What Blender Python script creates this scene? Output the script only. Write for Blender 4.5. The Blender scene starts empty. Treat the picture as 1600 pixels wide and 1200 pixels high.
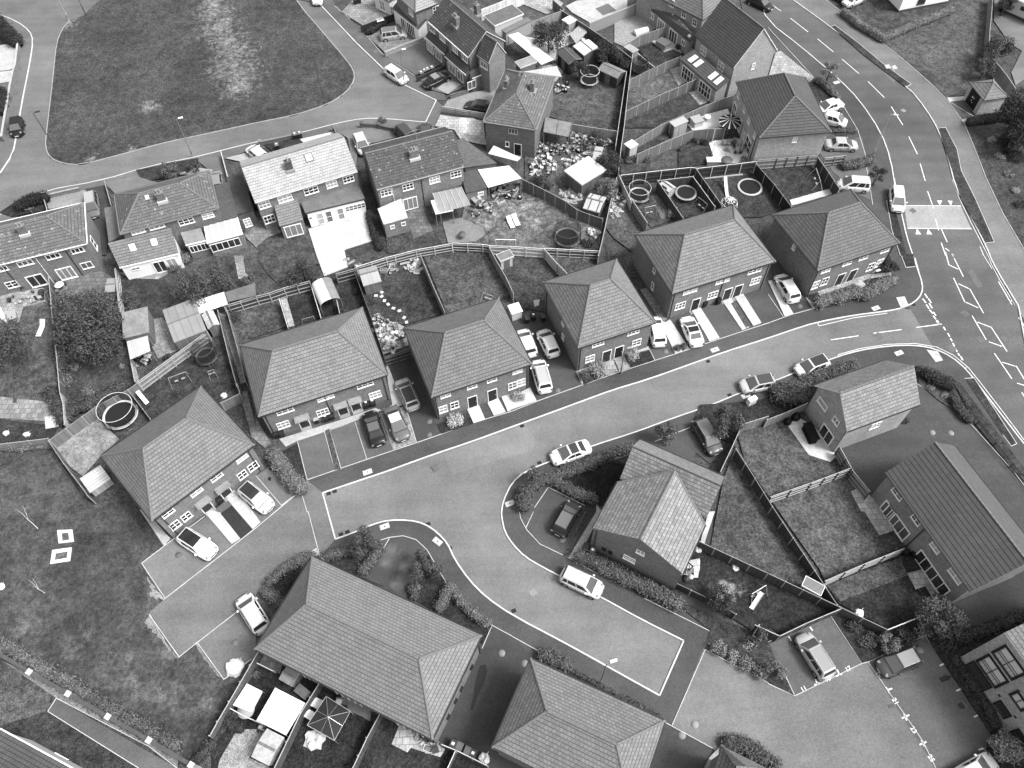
import bpy, bmesh, math, random
from mathutils import Vector, Matrix
from math import radians, sin, cos, pi, atan2, sqrt
random.seed(7)
SC = bpy.context.scene
COL = SC.collection

# ------------------------------------------------------------------ camera
CAM_A, CAM_R, CAM_F, CAM_H = radians(33.1), radians(1.55), 1235.0, 73.0
_ca, _sa = cos(CAM_A), sin(CAM_A)
_fw = Vector((0, _sa, -_ca)); _X = Vector((1, 0, 0)); _D = Vector((0, -_ca, -_sa))
_right = cos(CAM_R) * _X + sin(CAM_R) * _D
_down = -sin(CAM_R) * _X + cos(CAM_R) * _D
cam = bpy.data.cameras.new('camera')
cam.sensor_width = 36.0
cam.lens = CAM_F / 1600 * 36.0
cam.clip_end = 2000
camo = bpy.data.objects.new('camera', cam)
M = Matrix.Identity(4)
for i in range(3):
    M[i][0] = _right[i]; M[i][1] = -_down[i]; M[i][2] = -_fw[i]
M[2][3] = CAM_H
camo.matrix_world = M
COL.objects.link(camo)
SC.camera = camo

# ------------------------------------------------------------------ light
SUN_AZ, SUN_EL = radians(108), radians(55)      # azimuth from +Y clockwise
w = bpy.data.worlds.new('World'); SC.world = w; w.use_nodes = True
nt = w.node_tree; nt.nodes.clear()
sky = nt.nodes.new('ShaderNodeTexSky'); sky.sky_type = 'NISHITA'; sky.sun_disc = False
sky.sun_elevation = SUN_EL; sky.sun_rotation = SUN_AZ
sky.dust_density = 4.0
bw = nt.nodes.new('ShaderNodeRGBToBW'); bg = nt.nodes.new('ShaderNodeBackground'); wo = nt.nodes.new('ShaderNodeOutputWorld')
nt.links.new(sky.outputs[0], bw.inputs[0]); nt.links.new(bw.outputs[0], bg.inputs[0]); nt.links.new(bg.outputs[0], wo.inputs[0])
bg.inputs[1].default_value = 0.15
sl = bpy.data.lights.new('sun', 'SUN'); sl.energy = 1.4; sl.angle = radians(13); sl.color = (1, 1, 1)
so = bpy.data.objects.new('sun', sl); COL.objects.link(so)
sd = Vector((sin(SUN_AZ) * cos(SUN_EL), cos(SUN_AZ) * cos(SUN_EL), sin(SUN_EL)))
so.rotation_euler = sd.to_track_quat('Z', 'Y').to_euler(); so.location = (60, -40, 90)
SC.view_settings.view_transform = 'Standard'; SC.view_settings.look = 'None'
SC.view_settings.gamma = 1.0; SC.view_settings.exposure = 1.3
SC.render.engine = 'CYCLES'

# ------------------------------------------------------------------ survey helpers
# survey points come from photo tiles (row, col of 400 px, drawn 3x); they are turned into metres on the ground
ZT = {'A': (700,200,60/13), 'B': (340,960,5), 'C': (560,980,60/11), 'D': (1400,0,6), 'E': (0,380,60/11), 'F': (1400,950,4.8), 'H': (740,0,5), 'I': (820,150,6), 'J': (960,0,6), 'K': (1060,140,6), 'L': (560,0,5), 'M': (0,960,5)}
def PX(t, x, y):
    if t == '00': return (x, y)
    if t in ZT: a = ZT[t]; return (a[0]+x/a[2], a[1]+y/a[2])
    return ((int(t[1]) - 1) * 400 + x / 3.0, (int(t[0]) - 1) * 400 + y / 3.0)
def ray(p):
    x = (p[0] - 800) / CAM_F; y = (p[1] - 600) / CAM_F
    return _fw + x * _right + y * _down
def G(p, z=0.1):
    d = ray(p); k = (CAM_H - z) / -d.z
    return Vector((d.x * k, d.y * k, z))
def pts(s):
    t = '00'; o = []
    for k in s.split():
        if ',' in k:
            a, b = k.split(','); o.append(PX(t, float(a), float(b)))
        else: t = k
    return o
def gp(s, z=0.1): return [G(p, z) for p in pts(s)]

# ------------------------------------------------------------------ materials
def mat(name, base, rough=0.85, noise=(), bump=0.0, bscale=30, metal=0.0, spec=0.06, extra=None, coat=0):
    m = bpy.data.materials.new(name); m.use_nodes = True
    n = m.node_tree.nodes; l = m.node_tree.links; b = n['Principled BSDF']
    b.inputs['Roughness'].default_value = rough; b.inputs['Metallic'].default_value = metal
    b.inputs['Specular IOR Level'].default_value = spec
    if coat: b.inputs['Coat Weight'].default_value = coat
    b.inputs['Base Color'].default_value = (base, base, base, 1)
    geo = n.new('ShaderNodeNewGeometry')
    v = None
    def mth(op, a, c=None, cl=False):
        q = n.new('ShaderNodeMath'); q.operation = op; q.use_clamp = cl
        for i, z in enumerate((a, c)):
            if z is None: continue
            if isinstance(z, (int, float)): q.inputs[i].default_value = z
            else: l.new(z, q.inputs[i])
        return q.outputs[0]
    val = None
    for k, nz in enumerate(noise):
        sc, am = nz[0], nz[1]
        t = n.new('ShaderNodeTexNoise'); t.inputs['Scale'].default_value = sc
        t.inputs['Detail'].default_value = nz[2] if len(nz) > 2 else 3
        t.inputs['Roughness'].default_value = .6
        l.new(geo.outputs['Position'], t.inputs['Vector'])
        f = mth('MULTIPLY_ADD', t.outputs['Fac'], am); f.node.inputs[2].default_value = 1 - am * .5
        f = mth('MAXIMUM', f, 0.08)
        val = f if val is None else mth('MULTIPLY', val, f)
    if extra: val = extra(n, l, mth, geo, val)
    if val is not None:
        val = mth('MULTIPLY', val, base)
        l.new(val, b.inputs['Base Color'])
    if bump:
        t = n.new('ShaderNodeTexNoise'); t.inputs['Scale'].default_value = bscale; t.inputs['Detail'].default_value = 3
        l.new(geo.outputs['Position'], t.inputs['Vector'])
        u = n.new('ShaderNodeBump'); u.inputs['Strength'].default_value = bump; u.inputs['Distance'].default_value = .1
        l.new(t.outputs['Fac'], u.inputs['Height']); l.new(u.outputs[0], b.inputs['Normal'])
    return m

def brick_extra(bw_, rh, mortar=.02, dark=.4, vary=.25, offset=.5, jitter=True):
    def f(n, l, mth, geo, val):
        uv = n.new('ShaderNodeUVMap')
        t = n.new('ShaderNodeTexBrick'); t.offset = offset
        t.inputs['Color1'].default_value = (1 - vary, 1 - vary, 1 - vary, 1); t.inputs['Color2'].default_value = (1 + vary, 1 + vary, 1 + vary, 1)
        t.inputs['Mortar'].default_value = (dark, dark, dark, 1)
        t.inputs['Scale'].default_value = 1; t.inputs['Brick Width'].default_value = bw_; t.inputs['Row Height'].default_value = rh
        t.inputs['Mortar Size'].default_value = mortar; t.inputs['Mortar Smooth'].default_value = .2
        l.new(uv.outputs[0], t.inputs['Vector'])
        s = n.new('ShaderNodeSeparateColor'); l.new(t.outputs['Color'], s.inputs[0])
        return mth('MULTIPLY', val, s.outputs[0]) if val is not None else s.outputs[0]
    return f
def tile_extra(bw_, rh, line=.45, vary=.12, joint=.5, speck=0):
    # roof courses: a strong line painting the step shade along each course, a weaker one at each joint
    def f(n, l, mth, geo, val):
        uv = n.new('ShaderNodeUVMap')
        t = n.new('ShaderNodeTexBrick'); t.offset = .5
        t.inputs['Color1'].default_value = (1 - vary,) * 3 + (1,); t.inputs['Color2'].default_value = (1 + vary,) * 3 + (1,)
        t.inputs['Mortar'].default_value = (joint,) * 3 + (1,)
        t.inputs['Scale'].default_value = 1; t.inputs['Brick Width'].default_value = bw_; t.inputs['Row Height'].default_value = rh
        t.inputs['Mortar Size'].default_value = .018; t.inputs['Mortar Smooth'].default_value = .1
        l.new(uv.outputs[0], t.inputs['Vector'])
        s = n.new('ShaderNodeSeparateColor'); l.new(t.outputs['Color'], s.inputs[0])
        sp = n.new('ShaderNodeSeparateXYZ'); l.new(uv.outputs[0], sp.inputs[0])
        fr = mth('FRACT', mth('DIVIDE', sp.outputs[1], rh))
        ln = mth('LESS_THAN', fr, .12)
        k = mth('MULTIPLY_ADD', ln, -(1 - line)); k.node.inputs[2].default_value = 1
        o = mth('MULTIPLY', s.outputs[0], k)
        if speck:
            t = n.new('ShaderNodeTexNoise'); t.inputs['Scale'].default_value = 2.6; t.inputs['Detail'].default_value = 2
            l.new(geo.outputs['Position'], t.inputs['Vector']); q = mth('MULTIPLY', mth('GREATER_THAN', t.outputs['Fac'], .665), speck)
            o = mth('MULTIPLY', o, mth('ADD', q, 1))
        return mth('MULTIPLY', val, o) if val is not None else o
    return f
def board_extra(wd, line=.5, axis=0, vary=.3):
    def f(n, l, mth, geo, val):
        uv = n.new('ShaderNodeUVMap'); sp = n.new('ShaderNodeSeparateXYZ'); l.new(uv.outputs[0], sp.inputs[0])
        q = mth('DIVIDE', sp.outputs[axis], wd)
        fr = mth('FRACT', q); ln = mth('LESS_THAN', fr, .14)
        k = mth('MULTIPLY_ADD', ln, -(1 - line)); k.node.inputs[2].default_value = 1
        wn = n.new('ShaderNodeTexWhiteNoise'); wn.noise_dimensions = '1D'; l.new(mth('FLOOR', q), wn.inputs['W'])
        r = mth('MULTIPLY_ADD', wn.outputs[0], vary); r.node.inputs[2].default_value = 1 - vary / 2
        o = mth('MULTIPLY', k, r)
        return mth('MULTIPLY', val, o) if val is not None else o
    return f

def wear(blobs, gain=3.0, sc=1.3, soft=.7):
    # worn patches broken up by noise: blobs = [(x, y, radius)] in metres
    def f(n, l, mth, geo, val):
        t = n.new('ShaderNodeTexNoise'); t.inputs['Scale'].default_value = sc; t.inputs['Detail'].default_value = 8; t.inputs['Roughness'].default_value = .72
        l.new(geo.outputs['Position'], t.inputs['Vector']); tot = None
        for x, y, r in blobs:
            d = n.new('ShaderNodeVectorMath'); d.operation = 'DISTANCE'; l.new(geo.outputs['Position'], d.inputs[0]); d.inputs[1].default_value = (x, y, .1)
            q = mth('SUBTRACT', 1, mth('DIVIDE', d.outputs['Value'], r), True); tot = q if tot is None else mth('MAXIMUM', tot, q)
        m = mth('ADD', mth('MULTIPLY', tot, .9), mth('MULTIPLY', mth('SUBTRACT', t.outputs['Fac'], .5), 3.0))
        m = mth('MULTIPLY', mth('SUBTRACT', m, .35), 1/soft, True); m = mth('MULTIPLY', m, mth('MINIMUM', mth('MULTIPLY', tot, 4), 1))
        k = mth('MULTIPLY_ADD', m, gain-1); k.node.inputs[2].default_value = 1
        return mth('MULTIPLY', val, k)
    return f
def wb(s, r): return [(p.x, p.y, r) for p in gp(s)]

_mc = {}
def cm(key, fn):
    if key not in _mc: _mc[key] = fn()
    return _mc[key]
def grass(v, c=1.0):
    v = v*.78
    return grass_(v, c)
def grass_(v, c=1.0):   # lawn of overall tone v
    return cm(('grass', v, c), lambda: mat('grass', v, .95, [(.12, 1.2 * c, 4), (.8, 2.0 * c, 6), (3.2, 1.8, 4), (7, 1.9, 1)], 1.0, 9))
def streak(ang, am=.5):
    # long faint wheel tracks and wear along the line of the road
    def f(n, l, mth, geo, val):
        mp = n.new('ShaderNodeMapping'); mp.inputs['Rotation'].default_value = (0, 0, -ang); mp.inputs['Scale'].default_value = (.05, .55, 1)
        l.new(geo.outputs['Position'], mp.inputs['Vector']); t = n.new('ShaderNodeTexNoise'); t.inputs['Scale'].default_value = 1; t.inputs['Detail'].default_value = 4
        l.new(mp.outputs[0], t.inputs['Vector']); k = mth('MULTIPLY_ADD', t.outputs['Fac'], am); k.node.inputs[2].default_value = 1-am*.5
        return mth('MULTIPLY', val, k)
    return f
def asphalt(v, ang=.35): return cm(('asph', v, ang), lambda: mat('asphalt', v, .9, [(.06, 1.2, 3), (.4, .5, 6), (2.5, .3, 3), (7, .7, 1)], .2, 20, extra=streak(ang)))
def slab(v): return cm(('slab', v), lambda: mat('paving_slabs', v*.85, .85, [(.5, .8, 5), (3, .7, 4), (8, .5, 1)], .1, 30, extra=brick_extra(.6, .6, .03, .5, .2)))
def concrete(v): return cm(('conc', v), lambda: mat('concrete', v*.85, .85, [(.5, .7, 5), (3, .7, 4), (9, .5, 1)], .2, 30))
def gravel(v): return cm(('grav', v), lambda: mat('gravel', v*.85, .95, [(.5, 1.2, 5), (3, 1.5, 4), (8, 2.0, 1)], .8, 12))
def soil(v):
    v = v*.75
    return soil_(v)
def soil_(v): return cm(('soil', v), lambda: mat('soil', v, .95, [(.6, 1.8, 5), (3, 2.4, 4), (8, 2.2, 1)], .9, 10))
def tiles(v, vary=.1, line=.35, sz=.36, speck=0, joint=.5): return cm(('tiles', v, vary, line, sz, speck, joint), lambda: mat('roof_tiles', v, .75, [(.3, .35, 5), (1.6, .45, 5), (7, .45, 1)], .12, 30, extra=tile_extra(.33, sz, line, vary, joint, speck), spec=.1))
def brickw(v):
    v = v*1.38
    return brickw_(v)
def brickw_(v): return cm(('brick', v), lambda: mat('brick', v, .9, [(.5, .5, 4), (4, .7, 3), (9, .6, 1)], .1, 30, extra=brick_extra(.225, .09, .012, 1.35, .25)))
def render_(v): return cm(('rend', v), lambda: mat('painted_render', v, .8, [(.6, .12, 4), (8, .1)], .05, 30))
def wood(v, wd=.14): return cm(('wood', v, wd), lambda: mat('fence_boards', v, .85, [(1.3, .5, 4), (10, .5, 3)], .1, 30, extra=board_extra(wd)))
def plank(v): return cm(('plank', v), lambda: mat('timber', v, .85, [(2, .4, 4), (12, .4, 3)]))
def plain(v, r=.5, s=.15): return cm(('plain', v, r, s), lambda: mat('paint', v, r, [(3, .12, 3)], spec=s))
def flat(v, r=.8): return cm(('flat', v, r), lambda: mat('matt', v, r, [(4, .2, 3), (20, .2, 2)]))
def metal(v, r=.4): return cm(('metal', v, r), lambda: mat('metal', v, r, metal=.6, spec=.5))
def felt(v): return cm(('felt', v), lambda: mat('roofing_felt', v, .9, [(.8, .9, 5), (4, .7, 3), (9, .5, 1)], .1, 30))
def sheet(v, wd=.25, line=.75): return cm(('sheet', v, wd, line), lambda: mat('corrugated_sheet', v, .6, [(.8, .4, 4), (9, .3, 3)], .05, 30, extra=board_extra(wd, line, 0, .12)))
def leaves(v): return cm(('leaf', v), lambda: mat('leaves', v*1.3, .7, [(.8, 1.0, 3), (4, 1.6, 3), (9, 3.0, 1)], spec=.1))
def marking(): return cm('mark', lambda: mat('road_paint', .6, .7, [(1.2, .6, 5), (8, .8, 2)]))
def glass(v=.02): return cm(('glass', v), lambda: mat('window_glass', v, .08, spec=.6))
def carpaint(v): return cm(('car', v), lambda: mat('car_paint', v, .3, spec=.25 if v < .2 else .4, coat=.15 if v < .2 else .3))
def carglass(v=.025): return cm(('cglass', v), lambda: mat('car_glass', v, .08, spec=.4))
rubber = mat('rubber', .02, .8)
def kerbm(v=.5): return cm(('kerb', v), lambda: mat('kerb_stone', v, .8, [(.7, .8, 5), (8, .6, 2)]))

# ------------------------------------------------------------------ mesh builder
class MB:
    def __init__(s): s.v = []; s.f = []; s.m = []; s.sm = []; s.T = Matrix.Identity(4)
    def add(s, vs, fs, m=0, sm=False):
        o = len(s.v)
        s.v += [tuple(s.T @ Vector(p)) for p in vs]
        for f in fs: s.f.append([o + i for i in f]); s.m.append(m); s.sm.append(sm)
        return s
    def box(s, x0, x1, y0, y1, z0, z1, m=0):
        return s.add([(x0,y0,z0),(x1,y0,z0),(x1,y1,z0),(x0,y1,z0),(x0,y0,z1),(x1,y0,z1),(x1,y1,z1),(x0,y1,z1)],
                     [(3,2,1,0),(4,5,6,7),(0,1,5,4),(1,2,6,5),(2,3,7,6),(3,0,4,7)], m)
    def bar(s, a, b, w, h=None, m=0):       # square bar from a to b
        a = Vector(a); b = Vector(b); d = b - a; L = d.length
        if L < 1e-6: return s
        d /= L; up = Vector((0,0,1)) if abs(d.z) < .95 else Vector((0,1,0))
        x = d.cross(up).normalized(); y = x.cross(d); h = h or w
        c = [x*w/2*i + y*h/2*j for i, j in ((-1,-1),(1,-1),(1,1),(-1,1))]
        return s.add([a+k for k in c] + [b+k for k in c], [(0,1,2,3),(7,6,5,4),(4,5,1,0),(5,6,2,1),(6,7,3,2),(7,4,0,3)], m)
    def tube(s, P, r, n=8, m=0, caps=True, sm=True):   # P points, r radius or list
        P = [Vector(p) for p in P]; vs = []; fs = []
        for i, p in enumerate(P):
            d = (P[min(i+1, len(P)-1)] - P[max(i-1, 0)]).normalized()
            up = Vector((0,0,1)) if abs(d.z) < .9 else Vector((1,0,0))
            x = d.cross(up).normalized(); y = x.cross(d); rr = r[i] if isinstance(r, (list, tuple)) else r
            for k in range(n):
                a = 2*pi*k/n; vs.append(p + x*rr*cos(a) + y*rr*sin(a))
        for i in range(len(P)-1):
            for k in range(n):
                a = i*n+k; b = i*n+(k+1) % n; fs.append((a, a+n, b+n, b))
        s.add(vs, fs, m, sm)
        if caps:
            s.add(vs[:n], [tuple(range(n))], m); s.add(vs[-n:], [tuple(reversed(range(n)))], m)
        return s
    def ring(s, c, R, r, n=28, k=6, m=0, sy=1.0):
        vs = []; fs = []
        for i in range(n):
            a = 2*pi*i/n
            for j in range(k):
                b = 2*pi*j/k; q = R + r*cos(b); vs.append((c[0]+q*cos(a), c[1]+q*sin(a)*sy, c[2]+r*sin(b)))
        for i in range(n):
            for j in range(k):
                fs.append((i*k+j, ((i+1) % n)*k+j, ((i+1) % n)*k+(j+1) % k, i*k+(j+1) % k))
        return s.add(vs, fs, m, True)
    def lathe(s, prof, n=16, m=0, c=(0,0,0), sm=True):
        vs = []; fs = []; q = len(prof)
        for i in range(n):
            a = 2*pi*i/n
            for r, z in prof: vs.append((c[0]+r*cos(a), c[1]+r*sin(a), c[2]+z))
        for i in range(n):
            for j in range(q-1):
                fs.append((i*q+j, ((i+1) % n)*q+j, ((i+1) % n)*q+j+1, i*q+j+1))
        return s.add(vs, fs, m, sm)
    def prism(s, poly, z0, z1, m=0):        # simple polygon, convex or concave
        n = len(poly)
        A = sum(poly[i][0]*poly[(i+1) % n][1]-poly[(i+1) % n][0]*poly[i][1] for i in range(n))
        P = list(poly) if A > 0 else list(reversed(poly))
        vs = [(p[0],p[1],z0) for p in P] + [(p[0],p[1],z1) for p in P]
        fs = [tuple(range(n, 2*n))] + [(i, (i+1) % n, n+(i+1) % n, n+i) for i in range(n)]
        return s.add(vs, fs, m)
    def build(s, name, mats, parent=None, bevel=0):
        me = bpy.data.meshes.new(name); me.from_pydata(s.v, [], s.f); me.update()
        mats = mats if isinstance(mats, (list, tuple)) else [mats]
        for q in mats: me.materials.append(q)
        me.polygons.foreach_set('material_index', s.m); me.polygons.foreach_set('use_smooth', s.sm)
        uv = me.uv_layers.new(name='UVMap'); ud = [0.0] * (2*len(me.loops)); vv = me.vertices
        for p in me.polygons:
            nz = p.normal
            if abs(nz.z) > .999 or nz.length < .1: U = Vector((1,0,0)); V = Vector((0,1,0))
            else: U = Vector((-nz.y, nz.x, 0)).normalized(); V = nz.cross(U)
            for li in p.loop_indices:
                co = vv[me.loops[li].vertex_index].co
                ud[2*li] = co.dot(U) + 50; ud[2*li+1] = co.dot(V) + 50
        uv.data.foreach_set('uv', ud)
        o = bpy.data.objects.new(name, me); COL.objects.link(o)
        if parent: o.parent = parent
        if bevel:
            b = o.modifiers.new('bevel', 'BEVEL'); b.width = bevel; b.segments = 2; b.limit_method = 'ANGLE'
        return o

def tag(o, label=None, cat=None, group=None, kind=None):
    if label: o['label'] = label
    if cat: o['category'] = cat
    if group: o['group'] = group
    if kind: o['kind'] = kind
    return o
def thing(name, label, cat, loc=(0,0,0), rz=0.0, group=None):
    o = bpy.data.objects.new(name, None); COL.objects.link(o); o.location = loc; o.rotation_euler = (0,0,rz)
    o.empty_display_size = .3
    return tag(o, label, cat, group)
def copy_thing(root, loc, rz, label):
    r = root.copy(); COL.objects.link(r); r.location = loc; r.rotation_euler = (0,0,rz); r['label'] = label
    for ch in list(root.children):
        c = ch.copy(); COL.objects.link(c); c.parent = r
        for g in list(ch.children):
            d = g.copy(); COL.objects.link(d); d.parent = c
    return r

# ------------------------------------------------------------------ ground sheets
_lay = [0.10]
def area(name, s, m, z=None, thick=.1):
    P = gp(s)
    if z is None: _lay[0] += .0008; z = _lay[0]
    return sheet_obj(name, P, m, z, thick)
def sheet_obj(name, P, m, z, thick=.1):
    b = MB(); b.prism([(p.x, p.y) for p in P], z - thick, z)
    o = b.build(name, m)
    bm = bmesh.new(); bm.from_mesh(o.data); bmesh.ops.triangulate(bm, faces=[f for f in bm.faces if len(f.verts) > 4]); bm.to_mesh(o.data); bm.free()
    return tag(o, kind='structure')
def strip_mb(b, P, w, z0, z1, closed=False, m=0):
    n = len(P); L = []; R = []
    for i in range(n):
        if closed: a = P[(i-1) % n]; c = P[(i+1) % n]
        else: a = P[max(i-1, 0)]; c = P[min(i+1, n-1)]
        d1 = (P[i]-a); d2 = (c-P[i]); d1.z = 0; d2.z = 0
        if d1.length < 1e-6: d1 = d2.copy()
        if d2.length < 1e-6: d2 = d1.copy()
        d1.normalize(); d2.normalize(); t = (d1+d2); t = t.normalized() if t.length > .05 else d1
        k = 1/max(.4, abs(t.dot(d1))); nn = Vector((-t.y, t.x, 0))*w/2*k
        L.append(P[i]+nn); R.append(P[i]-nn)
    for i in range(n if closed else n-1):
        j = (i+1) % n
        q = [L[i], R[i], R[j], L[j]]
        b.add([(p.x,p.y,z0) for p in q]+[(p.x,p.y,z1) for p in q], [(4,5,6,7),(0,1,5,4),(1,2,6,5),(2,3,7,6),(3,0,4,7)], m)
def smooth(P, k=2):
    for _ in range(k):
        o = [P[0]]
        for i in range(len(P)-1):
            o += [P[i]*.75+P[i+1]*.25, P[i]*.25+P[i+1]*.75]
        o.append(P[-1]); P = o
    return P
def kerb(s, w=.13, m=None, z1=.13, sm=1, z0=0):
    b = MB(); P = gp(s)
    if sm: P = smooth(P, sm)
    strip_mb(b, P, w, z0, z1); return tag(b.build('kerb', m or kerbm(.6)), kind='structure')
def edging(segs, w=.06, z1=.165, m=None, name='edging'):
    b = MB()
    for s in segs: strip_mb(b, gp(s), w, .05, z1)
    return tag(b.build(name, m or kerbm(.45)), kind='structure')
def paint(segs, w=.1, z=.028, name='road_marking'):
    b = MB()
    for s in segs: strip_mb(b, gp(s, .02), w, z-.003, z)
    return tag(b.build(name, marking()), kind='structure')
# ------------------------------------------------------------------ the setting: terrain, roads, pavements, gardens
b = MB(); N_ = 24
b.add([(-400,-300,0),(400,-300,0),(400,500,0),(-400,500,0)], [(0,1,2,3)])
tag(b.build('ground', grass(.085)), kind='structure')
KN = '22 312,1110 520,1040 610,1010 720,970 830,930 1010,870 23 0,800 120,757 350,672 470,628 640,577 850,502 1000,448 1200,385 24 110,347 220,312 400,277 560,258 630,243 690,215 722,175 724,130 700,60 680,0 14 650,1110 628,1010 600,905 575,745 530,620 430,470 330,368 150,215 0,100 13 1150,-10 1050,-90'
KS = '24 1200,880 1100,752 1000,622 930,532 860,472 780,434 690,418 560,422 430,442 330,470 130,545 50,578 23 1080,637 930,700 740,765 580,825 375,890 180,962 60,1010 0,1062 22 1160,1145 1150,1200 32 1153,30 1165,90 1200,147 33 60,210 150,262 225,300 420,400 600,500 805,603'
KW = '33 692,860 440,720 270,625 0,483 32 1080,400 1000,320 930,220 900,150 850,95 790,55 720,38 620,38 540,60 450,100 372,127 22 312,1110'
KE = '14 105,-10 300,130 450,250 660,410 740,510 800,610 840,720 880,880 940,990 1030,1170 24 1048,20 1098,110 1200,275 34 1400,600'
# carriageways
area('road', '13 1050,-90 1150,-10 14 0,100 150,215 330,368 430,470 530,620 575,745 600,905 628,1010 650,1110 24 680,0 700,60 724,130 722,175 690,215 660,235 780,434 860,472 930,532 1000,622 1100,752 1200,880 34 1500,300 1500,-100 24 1500,500 1200,300 1098,110 1048,20 14 1030,1170 940,990 880,880 840,720 800,610 740,510 660,410 450,250 300,130 105,-10 0,-90', asphalt(.088, 2.1), z=.02, thick=.02)
area('road', KN.split(' 24 ')[0] + ' 24 110,347 220,312 400,277 560,258 630,243 670,250 780,434 690,418 560,422 430,442 330,470 130,545 50,578 ' + ' '.join(KS.split(' 50,578 ')[1:]) + ' ' + KW, asphalt(.145), z=.024, thick=.02)
area('road', '24 670,250 690,215 712,190 790,300 900,480 930,532 860,472 780,434', asphalt(.09, 2.1), z=.0245, thick=.02)
area('road_table', '14 640,965 905,965 955,1072 655,1070', asphalt(.23), z=.027, thick=.02)
area('road_patch', '22 880,925 920,1025 1080,970 1200,935 23 100,905 110,860 60,790', asphalt(.165), z=.0262, thick=.01)
area('road', '00 -40,-40 11 1560,-120 12 100,-20 300,20 470,200 600,325 700,400 845,470 795,573 600,555 500,555 390,575 200,625 0,665 11 1040,705 900,740 700,778 480,845 200,895 60,965 0,1010 -120,1060', asphalt(.13), z=.02, thick=.02)
# zones of asphalt pavement and drives, flush with one another
area('pavement', KN + ' 00 1170,60 1235,130 1275,240 1290,340 1180,430 1050,440 930,500 830,505 700,560 620,560 600,610 440,660 22 100,900 240,1050', asphalt(.065))
area('pavement', '24 1200,880 1100,752 1000,622 930,532 860,472 780,434 690,418 560,422 430,442 330,470 130,545 50,578 23 1080,637 930,700 740,765 580,825 375,890 180,962 60,1010 0,1062 22 1160,1145 1150,1200 32 1153,30 1165,90 1200,147 33 60,210 150,262 225,300 420,400 600,500 805,603 930,560 00 1150,940 1080,720 1130,640 1280,600 1330,700 1420,760 1620,900 34 1300,300 24 1300,1150', asphalt(.065))
area('pavement', KW.replace(' 22 312,1110', '') + ' 32 300,210 00 560,930 700,1010 660,1160 720,1280 1050,1280 33 940,1108 750,1000 930,560 805,603', asphalt(.065))
area('pavement', '14 270,-10 350,70 530,195 640,285 760,390 840,470 920,580 970,700 1020,830 1100,1000 1200,1170 24 1300,120 1300,480 1200,300 1098,110 1048,20 14 1030,1170 940,990 880,880 840,720 800,610 740,510 660,410 450,250 300,130 105,-10 0,-90 100,-90', asphalt(.13))
area('court', '22 240,1050 312,1110 32 372,127 300,210 200,215 80,320 0,385 31 1200,680 1180,690 1050,785 925,612 840,680 700,480 705,460 775,405 665,240 770,160 1000,0 21 1200,1000 22 0,1030 70,985', asphalt(.13, .7))
area('court', '33 930,560 905,645 1200,800 34 0,800 125,862 440,710 470,705 780,1200 00 1480,1290 1100,1290 33 1000,1160 940,1108 750,1000', asphalt(.14, -.5))
area('parking_bay', '34 0,620 290,490 440,710 125,862 60,740', asphalt(.1))
area('parking_bay', '34 470,705 735,578 1050,1050 1010,1110 1080,1200 780,1200', asphalt(.105))
area('driveway', '24 1200,1100 960,800 700,600 560,860 330,900 420,1060 480,1110 810,870 930,870 1200,1230', asphalt(.065))
area('driveway', '34 870,430 1290,240 1290,430 890,590', asphalt(.05))
area('driveway', '32 1085,520 1200,580 33 100,680 0,860 32 1110,1100 820,1070 1040,620', asphalt(.055))
area('driveway', '33 715,985 940,1108 915,1200 640,1220', asphalt(.06))
area('driveway', '32 625,125 690,112 760,135 810,185 700,400 540,300', mat('asphalt', .06, .9, [(.6, .5, 6), (3, .3, 3), (9, .55, 1)], extra=wear(wb('32 640,190 610,240', 1.3)+wb('32 700,250 670,330', 1.5), 2.2, .5, .8)))
area('driveway', '23 160,1080 340,1160 33 290,80 240,205 130,150 60,90 40,30 23 110,1180', asphalt(.07))
area('driveway', '23 770,850 840,805 1010,900 930,975', asphalt(.06))
area('driveway', '22 600,500 720,470 865,835 755,875', asphalt(.055))
area('driveway', '22 195,870 600,730 645,910 400,1000 240,1050', asphalt(.09))
area('driveway', '23 0,310 160,240 330,605 120,680 50,560', asphalt(.06))
area('driveway', '23 640,430 660,420 760,460 670,490', asphalt(.08))
area('driveway', '23 740,290 870,250 970,390 840,430', asphalt(.07))
area('driveway', '23 880,240 1000,200 1080,350 970,390', asphalt(.07))
area('driveway', '23 1090,190 1200,140 24 75,290 0,312 23 1200,315 1160,320', asphalt(.065))
area('driveway', '24 0,50 60,20 200,240 110,275', asphalt(.055))
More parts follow.
